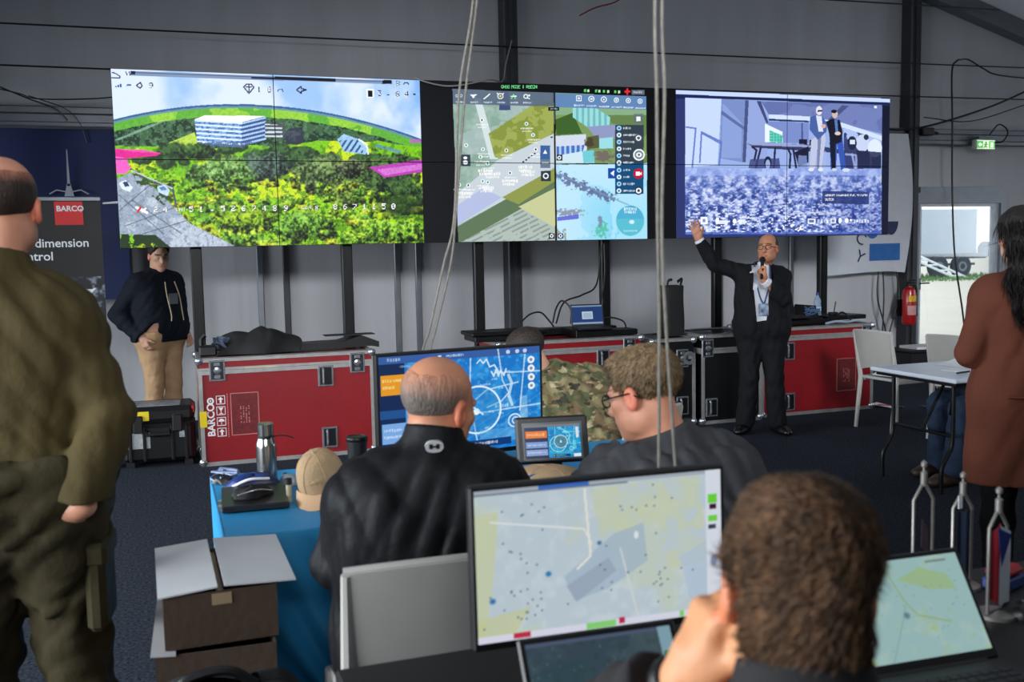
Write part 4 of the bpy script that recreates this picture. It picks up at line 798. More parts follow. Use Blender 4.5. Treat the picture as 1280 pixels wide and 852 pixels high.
q = MB(); q.box(0, .34, 0, .2, 0, .05, .008); tag(q.build('equipment_box', M_blkm), 'flat black device on the right end of the middle red case', 'box').location = (3.58, 7.82, .823)
t = thing('tall_bag', 'tall black equipment bag on the narrow black case', 'bag', (4.08, 7.88, .782))
MB().surf(lambda u, v: ((.17+.01*math.sin(v*6))*math.copysign(abs(math.cos(u*6.2832))**.5, math.cos(u*6.2832)), .11*math.copysign(abs(math.sin(u*6.2832))**.5, math.sin(u*6.2832)), v*.42), 28, 8).build('bag_body', mc, t, True)
q = MB(); q.box(-.15, .15, -.09, .09, .40, .43, .01); q.tube(bez([(-.1, -.05, .42), (-.08, -.05, .47), (-.02, -.05, .48)]), .012); q.tube(bez([(.15, -.02, .43), (.17, -.02, .48), (.1, -.02, .46)]), .014); q.build('flap', mc, t)
t.location = (4.34, 8.0, .782); t.scale = (.6, .9, 1.05)
t = thing('cable_reel', 'coil of pale cable hung on the black case left of presenter', 'cable', (4.36, 7.60, .55))
q = MB(); q.T = Matrix.Rotation(rad(90), 4, 'X'); [q.tube([(.055*math.cos(a)*s_, .055*math.sin(a)*s_, .004*s_) for a in np.linspace(0, 6.2832, 24)], .006, 6, False) for s_ in (1, .82, .64)]; q.build('coil', mat('coil_grey', (104, 108, 114), .5), t, True)
t.location = (4.36, 7.71, .6)
pp = Pic(40, 26, base=(10, 11, 14)); pp.ell(.7, .5, .12, .2, (60, 62, 70))
laptop('black laptop with a dark screen right of the presenter', (5.56, 8.02, .889), rad(8), .3, .2, .21, rad(18), pp, .4)
t = thing('equipment_tray', 'long black tray on the right red case', 'tray', (5.2, 7.86, .823)); MB().box(0, .75, 0, .4, 0, .05, .008).build('tray', M_blkm, t); MB().box(.1, .7, .06, .34, .05, .065, .004).build('insert', M_caseb, t)
t = thing('headset_case', 'black headset case with pale cables on the right red case', 'case', (5.74, 8.02, .89)); MB().prism([(0, 0), (.2, 0), (.17, .1), (.05, .11)], 0, .16).build('shell', M_blk, t)
q = MB(); r_ = random.Random(8)
for k in range(5): a = [(r_.uniform(0, .2), -.02-r_.uniform(0, .03), r_.uniform(0, .1)) for _ in range(4)]; q.tube(bez(a, 5), .006, 5)
q.build('cables', mat('cable_blue', (70, 96, 130), .5), t, True)
t = thing('water_bottle', 'clear plastic water bottle by the display leg on right case', 'bottle', (5.96, 8.06, .874)); MB().lathe([(.03, 0), (.034, .01), (.034, .11), (.03, .13), (.034, .15), (.03, .17), (.014, .2), (.014, .215)], 20).build('bottle', mat('clear_plastic', (160, 186, 214), .15, alpha=.6, spec=.6), t, True); MB().lathe([(.016, .212), (.016, .235)], 14).build('cap', mat('cap_blue', (40, 60, 140), .5), t, True); MB().lathe([(.0345, .06), (.0345, .1)], 20).build('label', mat('bottle_label', (190, 214, 236), .5), t, True)
t = thing('stacked_panel', 'flat black panel lying across the right end of the red case', 'panel', (6.0, 7.88, .823), rad(2)); MB().box(-.06, .4, 0, .3, .03, .07, .006).build('panel', M_blkm, t); MB().box(.02, .12, .05, .25, 0, .03).build('spacer', M_blk, t)
t = thing('microphone_stand_clip', 'small black antenna device beside the water bottle', 'device', (6.08, 7.98, .893)); MB().box(-.04, .04, -.03, .03, 0, .03, .006).build('body', M_blk, t); MB().tube([(.01, 0, .03), (.03, 0, .13)], .006).build('antenna', M_blk, t)
wire('equipment_cable', [(5.85, 7.78, .835), (5.98, 7.8, .85), (6.08, 7.78, .84), (6.2, 7.8, .85), (6.28, 7.79, .84)], .012, mat('cable_pale', (156, 170, 190), .5), 'pale blue cable at the front edge of the right red case')
wire('equipment_cable', [(6.02, 7.84, .9), (6.06, 7.82, .93), (6.1, 7.8, .9), (6.14, 7.79, .85)], .009, M_cable, 'looped black cable on the right red case')
t = thing('storage_box', 'black box topped with papers on the floor by the door', 'box', (8.1, 9.2, 0)); MB().box(0, .55, 0, .4, 0, .3, .01).build('box', M_blk, t); MB().box(-.01, .56, -.01, .41, .3, .33, .006).build('lid', M_blk, t); MB().box(.1, .5, .03, .33, .331, .36, .003).build('paper_stack', M_white, t)
for i, (x, y, r0) in enumerate(((6.5, 7.6, .4), (6.75, 7.35, -.3))):
    t = thing('leaflet', ('white and red leaflets on the floor beside the right red case', 'loose white leaflet on the carpet behind the empty chair')[i], 'paper', (x, y, .001), r0); q = MB(); q.surf(lambda u, v: (u*.21, v*.3, .008+.012*math.sin(u*4+v*3)), 8, 8, .001); q.build('sheet', M_white, t, True); MB().box(.03, .1, .1, .2, .021, .022).build('red_print', mat('brand_red', (206, 34, 34)), t)
# ------------------------------------------------------------------ chairs and folding table at the right
M_chair = mat('chair_plastic', (176, 174, 168), .45, var=.04)
def make_chair(label, loc, rz):
    """local: sitter faces +y"""
    t = thing('chair', label, 'chair', loc, rz, 'white plastic stacking chairs')
    def seat(u, v): x = (u-.5)*2; return (x*.205*(1-.08*(1-v)), -.2+v*.41, .45-.014*(1-x*x)*math.sin(v*2.6)-.02*max(0, v-.85)*6*.5)
    MB().surf(seat, 14, 14, .022).build('seat', M_chair, t, True)
    def back(u, v):
        x = (u-.5)*2; arch = .035*(1-x*x)*(1-v); return (x*(.205+.012*v), -.205-.075*v-.02*(1-x*x)+.012, .50+arch+v*(.34-.035*(1-v))+.008*(1-x*x)*v)
    o = MB().surf(back, 18, 12, -.014).build('backrest', M_chair, t, True)
    q = MB(); q.tube([back(u, 1) for u in np.linspace(0, 1, 13)], .010, 6); q.build('top_lip', M_chair, o, True)
    for sx in (-1, 1):
        q = MB(); q.tube([(sx*.197, .19, .44), (sx*.205, .215, .0)], [.022, .016], 8); q.build('leg', M_chair, t, True)
        q = MB(); q.tube([(sx*.212, -.275, .835), (sx*.208, -.205, .48), (sx*.205, -.2, .43), (sx*.207, -.245, .0)], [.012, .019, .022, .016], 8); q.build('leg', M_chair, t, True)
    q = MB(); q.box(-.195, .195, .17, .195, .405, .435, .004); q.box(-.2, -.175, -.18, .18, .405, .435, .004); q.box(.175, .2, -.18, .18, .405, .435, .004); q.build('apron', M_chair, t)
    return t
make_chair('empty white plastic chair with its back to the right red case', (5.87, 6.85, 0), rad(-86))
make_chair('white plastic chair half hidden behind the folding table by the door', (6.05, 6.2, 0), rad(-80))
def pouch(name, label, loc, rz, red):
    t = thing(name, label, 'bag', loc, rz); MB().surf(lambda u, v: ((u-.5)*.36, (v-.5)*.3, .075*(math.sin(math.pi*u)*math.sin(math.pi*v))**.5), 14, 12).build('bag', mat('white_bag', (226, 230, 236), .6), t, True)
    if red: q = MB(); q.surf(lambda u, v: (-.15+.12*u, -.05+.16*v, .055+.035*math.sin(u*3)), 6, 6, .004); q.build('red_cloth', mat('cloth_red', (140, 40, 46), .7), t, True)
pouch('paper_bag', 'white bag with red cloth lying on the empty chair seat', (5.9, 6.85, .457), .2, True)
pouch('paper_bag', 'white bag on the chair half hidden by the folding table', (6.08, 6.2, .457), -.1, False)
t = thing('folding_table', 'white folding table with black legs beside the woman in brown', 'table', (4.55, 4.79, 0))
mt = mat('table_top_grey', (206, 212, 224), .35, var=.05)
MB().box(0, .72, 0, .78, .715, .742, .006).build('tabletop', mt, t); MB().box(.03, .69, .03, .75, .69, .715).build('frame', M_blkm, t)
for y in (.12, .66):
    q = MB(); q.tube(bez([(.10, y, .70), (.10, y, .34), (.07, y-.0, .25), (.02, y, .16), (.02, y, .0)], 5), .0135, 8); q.build('leg', M_blkm, t, True)
for y in (.12, .66):
    q = MB(); q.tube([(.62, y, .70), (.62, y, .0)], .0135, 8); q.build('leg', M_blkm, t)
for a, b_ in (((.10, .12, .36), (.10, .66, .36)), ((.10, .39, .36), (.3, .39, .69)), ((.10, .14, .5), (.28, .3, .69)), ((.62, .12, .36), (.62, .66, .36))): MB().tube([a, b_], .0105).build('brace', M_blkm, t)
q = MB(); q.surf(lambda u, v: (u*.21, v*.29, .002+.004*math.sin(3*u)), 4, 4, .002); o = tag(q.build('notebook', M_white), 'white notebook with dark edge on the folding table', 'notebook'); o.location = (4.86, 4.9, .743); o.rotation_euler.z = .2
q = MB(); q.tube([(0, 0, .008), (.13, .03, .008)], .006); o = tag(q.build('pen', M_blk), 'dark pen lying on the white folding table', 'pen'); o.location = (4.74, 4.98, .742)
t = thing('paper_sheet', 'curled paper sheets on the far corner of folding table', 'paper', (5.02, 5.2, .743), .1); MB().surf(lambda u, v: (u*.2, v*.25, .002+.03*u*u), 6, 4, .001).build('sheet', M_white, t, True)
# ------------------------------------------------------------------ middle table under the blue cloth
M_tab = mat('table_wood_dark', (40, 36, 34), .6)
TX0, TX1, TY0, TY1, TZ = .15, 2.0, 3.1, 4.0, .735
t = thing('long_table', 'long table under the blue cloth with monitor and tablet', 'table', (TX0, TY0, 0))
MB().box(.01, TX1-TX0-.01, .01, TY1-TY0-.01, .70, TZ-.004, .004).build('tabletop', M_tab, t)
for x in (.25, TX1-TX0-.12):
    for y in (.08, TY1-TY0-.08): MB().tube([(x, y, 0), (x, y, .7)], .016).build('leg', M_blkm, t)
M_blue = mat('blue_cloth', (34, 138, 192), .55, var=.10, vs=3, bump=.3, bs=9)
t = thing('tablecloth', 'bright blue stretch cloth hanging over the near table edge', 'tablecloth', (TX0, TY0, 0))
MB().surf(lambda u, v: (u*(TX1-TX0), v*(TY1-TY0), TZ+.002*math.sin(u*30)*math.sin(v*9)), 50, 12, .004).build('top_sheet', M_blue, t, True)
def drape(u, v):
    # hangs from the near edge, gathered towards the floor at the right
    x = u*(TX1-TX0); k = 1-v; pull = .30*k*k*math.exp(-u*3.2)
    fold = (.006+.03*k)*math.sin(u*92+v*9+3*pull)+.02*k*math.sin(u*47-v*6+1)+.03*k*math.sin(u*15+v*7)
    return (x+pull, -.012+fold*k**.5-.05*math.sin(k*1.2)*(1-u), .03+(TZ-.03)*v)
MB().surf(drape, 170, 30, .004).build('front_drape', M_blue, t, True)
def drape2(u, v):
    k = 1-v; return (-.006-.03*k*math.sin(u*14)*.5+.16*k*k*(1-u)+.02*k, u*(TY1-TY0), .30+(TZ-.3)*v)
MB().surf(drape2, 40, 16, -.004).build('side_drape', M_blue, t, True)
# big rear monitor
def monitor(label, loc, rz, w_, h, zb, pic, strength, tilt=0, m_=M_blk, foot=True, border=.014):
    """local origin on the table, bottom edge of the screen housing at zb"""
    t = thing('monitor', label, 'monitor', loc, rz)
    T = Matrix.Translation((0, 0, zb)) @ Matrix.Rotation(-tilt, 4, 'X'); q = MB(); q.T = T; q.box(-w_/2, w_/2, 0, .028, 0, h, .005); q.box(-w_/2+.08, w_/2-.08, .028, .05, .06, h-.06, .01); o = q.build('housing', m_, t)
    pic_mesh('screen', pic, w_-2*border, h-2*border-.006, screen_mat('screen_%g' % strength, strength), o, T @ Matrix.Translation((-w_/2+border, -.0008, border+.006)))
    q = MB(); q.box(-.03, .03, .045, .07, .01, zb+h*.45, .006); q.build('stand_column', m_, t)
    q = MB(); q.box(-.13, .13, -.07, .15, 0, .012, .005); q.build('stand_base', m_, t)
    return t
def paint_radar(wd, hg, seed, small=False):
    p = Pic(wd, hg, ((0, 0), (200, 0), (200, 125), (0, 125)), base=(22, 116, 198), seed=seed); X, Y = p.X, p.Y; n1 = p.n(14, 4); n2 = p.n(40, 3)
    p.put(np.clip((n1-.45)*4, 0, 1), (40, 150, 222), .8); p.put(np.clip((n2-.55)*5, 0, 1), (110, 190, 236), .5); p.put((np.mod(X*.5+Y, 9) > 7) & (X > 60) & (Y > 60), (90, 170, 220), .35)
    p.rect(0, 0, 200, 9, (52, 92, 160)); p.dashes(10, 4.5, 16, 1.8, (190, 214, 240), 2); p.rect(70, 3, 74, 6, (220, 236, 250)); p.dashes(80, 4.5, 20, 1.4, (200, 220, 244), 3)
    p.rect(0, 9, 30, 112, (16, 40, 82)); p.dashes(24, 13, 14, 1.2, (160, 190, 220), 4); p.rect(2, 22, 30, 46, (226, 152, 34)); p.dashes(4, 29, 22, 1.6, (255, 220, 150), 5); p.dashes(4, 37, 12, 1.6, (255, 220, 150), 6); p.rect(0, 64, 30, 74, (30, 80, 140)); p.rect(2, 80, 30, 104, (120, 168, 226)); p.dashes(4, 88, 20, 1.6, (220, 236, 250), 7); p.dashes(4, 96, 20, 1.6, (220, 236, 250), 8)
    lt = (206, 230, 246)
    for a in ([(110, 10), (108, 60), (118, 125)], [(145, 0), (150, 40), (158, 56)], [(180, 10), (172, 80)], [(120, 78), (200, 74)], [(140, 30), (200, 32)], [(158, 56), (148, 66), (130, 72)], [(60, 100), (130, 50), (170, 44)]): p.line(a, .9, lt, .8)
    p.line([(118, 16), (122, 12), (126, 17), (130, 12), (134, 22), (140, 20), (146, 30)], .9, lt); p.line([(136, 28), (139, 34), (142, 26), (145, 34), (148, 27), (152, 34), (155, 26)], .9, lt); p.line([(158, 34), (162, 44), (158, 60), (162, 72)], 1.8, lt, .8); p.rect(172, 62, 182, 98, lt, .45); p.dashes(140, 72, 16, 2, lt, 9); p.ring(165, 92, 8, .9, lt); p.ring(166, 92, 4, .8, lt)
    p.ring(118, 74, 29, 1.1, (220, 240, 250)); p.put(p.em(118, 74, 28, 28), (60, 140, 200), .35); p.line([(118, 74), (104, 92)], .8, lt, .7); p.ell(116, 76, 4, 4, (230, 246, 250)); p.line([(112, 70), (124, 80)], 1, lt)
    for k in range(14): p.dashes(40+p.rng.uniform(0, 140), p.rng.uniform(14, 116), 6, 1.2, lt, k)
    p.rect(120, 100, 172, 116, (130, 190, 230), .4); p.rect(96, 112, 160, 121, (14, 56, 120)); p.ell(101, 116.5, 2.5, 2.5, (230, 180, 60)); p.dashes(107, 116.5, 34, 1.6, (230, 240, 250), 15)
    for k in range(4): p.ell(188, 17+k*11, 4.6, 4.6, (234, 240, 246)); p.ell(188, 17+k*11, 2, 2, (120, 140, 160))
    for k, x in enumerate((158, 170, 180)): p.ell(x, 5, 2.6, 2.6, (190, 210, 240))
    if small:
        p.a[:] = p.a*np.array([.75, 1.1, 1.0]); p.rect(0, 0, 200, 9, (120, 124, 130)); p.rect(0, 9, 84, 125, (40, 54, 88)); p.rect(3, 24, 80, 50, (236, 128, 50)); p.dashes(10, 37, 60, 5, (255, 200, 150), 3); p.rect(3, 64, 80, 86, (130, 160, 214)); p.rect(3, 92, 80, 114, (140, 166, 216)); p.dashes(10, 75, 60, 3, (210, 226, 246), 4); p.dashes(10, 103, 60, 3, (210, 226, 246), 5); p.ring(128, 66, 23, 1.6, (210, 230, 236)); p.put(p.em(128, 66, 22, 22), (80, 130, 150), .8); p.poly([(128, 58), (132, 70), (124, 70)], (236, 244, 246)); p.rect(172, 112, 198, 124, (226, 240, 244)); p.rect(184, 14, 194, 52, (220, 232, 238))
    return p
monitor('large monitor showing a bright blue radar map, behind the bald man', (1.094, 3.70, TZ+.005), rad(9), .72, .43, .045, paint_radar(380, 236, 21), 1.0, border=.013)
t = thing('tablet', 'thick black tablet with orange and blue app, right of monitor', 'tablet', (1.325, 3.33, TZ+.005), rad(-10))
T = Matrix.Translation((0, 0, .075)) @ Matrix.Rotation(rad(-16), 4, 'X'); q = MB(); q.T = T; q.box(-.135, .135, 0, .026, 0, .172, .008); o = q.build('housing', M_blk, t)
q = MB(); q.T = T; q.box(-.112, .112, -.001, 0, .012, .148); q.build('bezel', mat('bezel_grey', (84, 86, 88), .4, .3), o)
pic_mesh('screen', paint_radar(170, 106, 23, True), .208, .122, screen_mat('screen_0.9', .9), o, T @ Matrix.Translation((-.104, -.002, .018)))
q = MB(); q.prism([(-.05, 0), (.05, 0), (.03, .09), (-.03, .09)], .03, .06); q.box(-.1, .1, -.02, .12, 0, .012, .004); q.build('stand', M_blkm, t)
# steel bottle, cup, cap, folder ...
M_steel = mat('brushed_steel', (176, 176, 174), .22, 1, var=.08, vs=30, stretch=(1, 1, 8))
t = thing('thermos_bottle', 'brushed steel bottle with black strap on the blue table', 'bottle', (.345, 3.80, TZ+.002))
MB().lathe([(.034, 0), (.038, .004), (.038, .135), (.036, .15), (.029, .168), (.028, .172)], 28).build('body', M_steel, t, True); MB().lathe([(.0295, .178), (.0295, .222), (.026, .226)], 28).build('lid', M_steel, t, True); MB().lathe([(.0298, .168), (.0298, .180)], 28).build('collar', M_blk, t, True)
q = MB(); q.tube(bez([(.02, -.02, .176), (.05, -.03, .18), (.08, -.03, .175), (.1, -.03, .165)]), .005, 6, True, .5); q.tube([(.02, -.025, .172), (.024, -.036, .15)], .006); q.build('strap', M_blk, t, True)
t = thing('travel_cup', 'matte black travel cup behind the cap on the blue table', 'cup', (.70, 3.86, TZ+.002)); MB().lathe([(.03, 0), (.034, .004), (.041, .13), (.041, .136), (.037, .136), (.034, .02)], 28).build('cup', M_blk, t, True); MB().lathe([(.0415, .118), (.043, .12), (.043, .132), (.0415, .134)], 28).build('rim', M_blkm, t, True)
M_tan = mat('tan_fabric', (176, 148, 112), .85, var=.08, vs=30, bump=.3, bs=120)
def make_cap(name, label, loc, rot, logo):
    t = thing(name, label, 'cap', loc); t.rotation_euler = rot
    def crown(u, v):
        a = u*2*math.pi; e = v*math.pi/2*.99; r_ = math.cos(e)**.75; return (.085*r_*math.cos(a), .095*r_*math.sin(a)*1.0, .118*math.sin(e)**.9)
    MB().surf(crown, 32, 12, .003).build('crown', M_tan, t, True)
    def brim(u, v):
        a = math.pi*(1.5)+ (u-.5)*2.2; r0 = .09; x = r0*math.cos(a)*1.0; y = r0*math.sin(a)-v*.075*math.cos((u-.5)*2.6); return (x*(1+.1*v), y, .006-.014*v-.02*(abs(u-.5)*2)**2*v)
    MB().surf(brim, 20, 6, .004).build('brim', mat('tan_light', (202, 166, 130), .8, var=.05), t, True)
    q = MB(); q.lathe([(.008, .118), (.006, .124), (.001, .126)], 10); q.build('button', M_tan, t, True)
    for k in range(6):
        a = k*math.pi/3; q = MB(); q.tube([crown(a/(2*math.pi), v) for v in np.linspace(0, .97, 9)], .0022, 5); q.build('seam', M_tan, t, True)
    if logo:
        q = MB()
        for pts in ([(-.03, .05), (.005, .06), (.0, .068)], [(.0, .052), (.03, .066), (.004, .072)], [(-.004, .05), (.008, .068), (-.012, .034)]):
            vs = []
            for px, pz in pts:
                a = math.asin(min(.9, px/.085)); e = math.asin(min(.98, pz/.118)); vs.append((.095*math.cos(e)**.75*math.sin(a), -.107*math.cos(e)**.75*math.cos(a), pz))
            q._add(vs, [(0, 1, 2), (2, 1, 0)])
        q.build('embroidered_logo', mat('thread_cream', (220, 200, 150), .7), t)
    return t
make_cap('baseball_cap', 'beige baseball cap lying on the blue table left of bald man', (.50, 3.45, TZ+.066), (rad(22), rad(-8), rad(-22)), True)
fc = make_cap('baseball_cap', 'pale beige cap lying flat in front of the tablet', (1.235, 3.20, TZ+.04), (0, 0, rad(-14)), False); fc.scale = (1.7, .95, .55)
q = MB(); q.tube(bez([(-.04, -.07, .075), (-.02, -.062, .088), (0, -.062, .09), (.02, -.068, .08)]), .005, 6); q.tube([(-.01, -.05, .095), (-.02, -.03, .108)], .004); q.build('blue_mark', mat('ink_blue', (40, 90, 150), .6), fc, True)
MB().box(-.12, .12, -.08, .08, 0, .036, .004).build('book', mat('book_cover', (30, 30, 34), .5)); bk = bpy.data.objects['book']; bk.location = (1.235, 3.2, TZ+.002); tag(bk, 'dark book lying under the pale flat cap', 'book')
t = thing('folder', 'thick black folder at the left corner of the blue table', 'folder', (.155, 3.38, TZ+.004), rad(-3)); MB().box(0, .22, 0, .3, 0, .022, .004).build('cover', mat('folder_black', (22, 22, 24), .35), t); MB().box(.004, .216, .004, .296, .008, .016).build('pages', M_white, t)
q = MB(); q.box(-.012, .0, .02, .06, .002, .018); q.box(-.012, .0, .1, .13, .002, .018); q.build('ring', M_chrome, t)
def lump(name, label, cat, loc, rx, ry, rz_, m_, seed, rot=0):
    t = thing(name, label, cat, loc, rot); r_ = random.Random(seed); ph = [r_.uniform(0, 6) for _ in range(4)]
    def fn(u, v):
        a = u*2*math.pi; e = v*math.pi/2; k = 1+.12*math.sin(3*a+ph[0])+.08*math.sin(5*a+ph[1]+3*e); return (rx*k*math.cos(a)*math.cos(e)**.6, ry*k*math.sin(a)*math.cos(e)**.6, rz_*math.sin(e)*(1+.1*math.sin(4*a+ph[2])))
    MB().surf(fn, 30, 9).build('pouch', m_, t, True); return t
t = lump('glasses_case', 'soft black pouch lying on the black folder', 'pouch', (.26, 3.50, TZ+.028), .07, .05, .035, mc, 3, .3); q = MB(); q.tube(bez([(-.06, -.03, .015), (0, -.055, .03), (.06, -.03, .015)]), .003); q.build('zip', M_chrome, t)
t = lump('toiletry_bag', 'blue and black bag behind the folder on blue table', 'bag', (.29, 3.72, TZ+.004), .1, .06, .05, mat('bag_blue', (20, 56, 130), .5, var2=(14, 16, 22), vs=12), 5); q = MB(); q.tube(bez([(-.08, -.04, .02), (-.02, -.06, .045), (.05, -.05, .04)]), .005); q.build('strap', M_white, t, True)
t = lump('cable_bundle', 'tangle of dark cables at the table corner left of bottle', 'cable', (.19, 3.86, TZ+.004), .04, .05, .03, M_blk, 6); q = MB(); r_ = random.Random(2)
for k in range(6): q.tube(bez([(r_.uniform(-.05, .06), r_.uniform(-.05, .06), r_.uniform(.005, .045)) for _ in range(5)], 5), .004, 5)
q.build('cables', mat('cable_bluegrey', (110, 126, 160), .4), t, True)
t = thing('pocket_torch', 'pale pen-shaped torch with black cap standing on table', 'torch', (.385, 3.46, TZ+.002)); MB().lathe([(.008, 0), (.01, .004), (.01, .06), (.011, .062)], 14).build('body', mat('torch_cream', (186, 178, 150), .5), t, True); MB().lathe([(.012, .062), (.012, .082), (.009, .084)], 14).build('cap', M_blk, t, True)
t = thing('mouse', 'dark computer mouse beside the steel bottle', 'mouse', (.42, 3.74, TZ+.002), .4); MB().surf(lambda u, v: (.03*math.cos(u*6.2832)*math.cos(v*1.57)**.5, .05*math.sin(u*6.2832)*math.cos(v*1.57)**.5, .035*math.sin(v*1.57)), 20, 8).build('shell', mat('mouse_silver', (130, 138, 150), .3), t, True); MB().cyl((-.004, .03, .03), (.004, .03, .03), .007, 10).build('wheel', M_blk, t)
wire('table_cable', [(.44, 3.78, TZ+.008), (.5, 3.72, TZ+.008), (.56, 3.74, TZ+.012), (.62, 3.68, TZ+.008), (.7, 3.7, TZ+.01), (.78, 3.78, TZ+.01)], .006, mat('coil_cream', (168, 158, 130), .5), 'cream cable running from the mouse to the black cup')
lump('paper_tissue', 'crumpled white tissue on the blue table beside the cup', 'tissue', (.60, 3.70, TZ+.004), .03, .03, .035, M_white, 9)
t = lump('cable_bundle', 'tangle of small dark gear between monitor and tablet', 'cable', (1.12, 3.46, TZ+.004), .08, .04, .03, M_blk, 16); q = MB(); r_ = random.Random(12)
for k in range(6): q.tube(bez([(r_.uniform(-.09, .09), r_.uniform(-.05, .03), r_.uniform(.01, .05)) for _ in range(5)], 5), .004, 5)
q.build('cables', mat('cable_bluegrey', (110, 126, 160)), t, True)
t = lump('cable_bundle', 'blue and grey cables right of the tablet', 'cable', (1.6, 3.42, TZ+.004), .08, .06, .05, M_blk, 18); q = MB()
for k in range(8): q.tube(bez([(r_.uniform(-.08, .08), r_.uniform(-.08, .03), r_.uniform(.01, .08)) for _ in range(5)], 5), .005, 5)
q.build('cables', mat('cable_brightblue', (60, 110, 190), .4), t, True)
# ------------------------------------------------------------------ cardboard boxes and black bag at lower left
M_card = mat('cardboard', (66, 50, 37), .85, var=.12, vs=5, bump=.1, bs=40); M_flap = mat('box_flap_white', (196, 198, 200), .7, var=.05)
def carton(label, loc, rz, w_, d, h, flaps):
    t = thing('cardboard_box', label, 'box', loc, rz, 'stacked cardboard boxes'); th = .005
    MB().box(0, w_, 0, th, 0, h).build('side', M_card, t); MB().box(0, w_, d-th, d, 0, h).build('side', M_card, t); MB().box(0, th, th, d-th, 0, h).build('side', M_card, t); MB().box(w_-th, w_, th, d-th, 0, h).build('side', M_card, t); MB().box(th, w_-th, th, d-th, 0, th).build('bottom', M_card, t)
    for (xa, xb, za, zb, zc) in flaps:
        q = MB(); q._add([(xa, -.01, za), (xb, -.005, zb), (xb, d+.01, zb+zc), (xa, d+.01, za+zc)], []); o = len(q.v)
        q.v += [(x, y, z-.004) for x, y, z in q.v]; q.f += [(0, 1, 2, 3), (7, 6, 5, 4), (0, 4, 5, 1), (1, 5, 6, 2), (2, 6, 7, 3), (3, 7, 4, 0)]; q.mi += [0]*6; q.build('flap', M_flap, t)
    return t
carton('lower large cardboard box on the floor beside blue cloth', (-.06, 2.60, 0), rad(-2), .30, .42, .585, [(-.01, .05, .595, .588, 0)])
t = carton('upper open cardboard box with white flaps, on top of another', (-.035, 2.62, .59), rad(1), .285, .40, .14, [(-.012, .135, .145, .155, .012), (.152, .335, .158, .148, .01)])
q = MB(); q.box(.135, .152, .0, .4, .12, .13); q.box(.12, .17, -.002, .0, .105, .135); q.build('packing_tape', mat('tape_brown', (150, 130, 100), .4), t)
t = thing('rucksack', 'black rucksack on a low stool in the near left corner', 'bag', (.08, 2.26, .51)); 
MB().surf(lambda u, v: (.2*math.copysign(abs(math.cos(u*6.2832))**.7, math.cos(u*6.2832))*math.cos(v*1.5)**.3, .12*math.copysign(abs(math.sin(u*6.2832))**.7, math.sin(u*6.2832))*math.cos(v*1.5)**.3, .12*math.sin(v*1.57)+.01*math.sin(u*25)), 30, 10).build('bag_body', mc, t, True)
q = MB(); q.tube(bez([(-.1, 0, .115), (-.06, 0, .15), (.02, 0, .155), (.08, 0, .115)]), .012); q.build('handle', M_blk, t, True); MB().box(.0, .05, -.09, -.06, .118, .124).build('orange_tag', mat('tag_orange', (226, 140, 30), .5), t)
t = thing('low_stool', 'dark low stool under the black rucksack', 'stool', (.08, 2.26, 0)); MB().box(-.22, .22, -.15, .15, .46, .508, .01).build('seat', M_tab, t)
for x in (-.18, .18):
    for y in (-.11, .11): MB().box(x-.018, x+.018, y-.018, y+.018, 0, .46).build('leg', M_tab, t)
ch = make_chair('white plastic chair the bald man sits on', (.585, 2.47, 0), rad(-2)); ch.scale = (1, 1, 1.04)
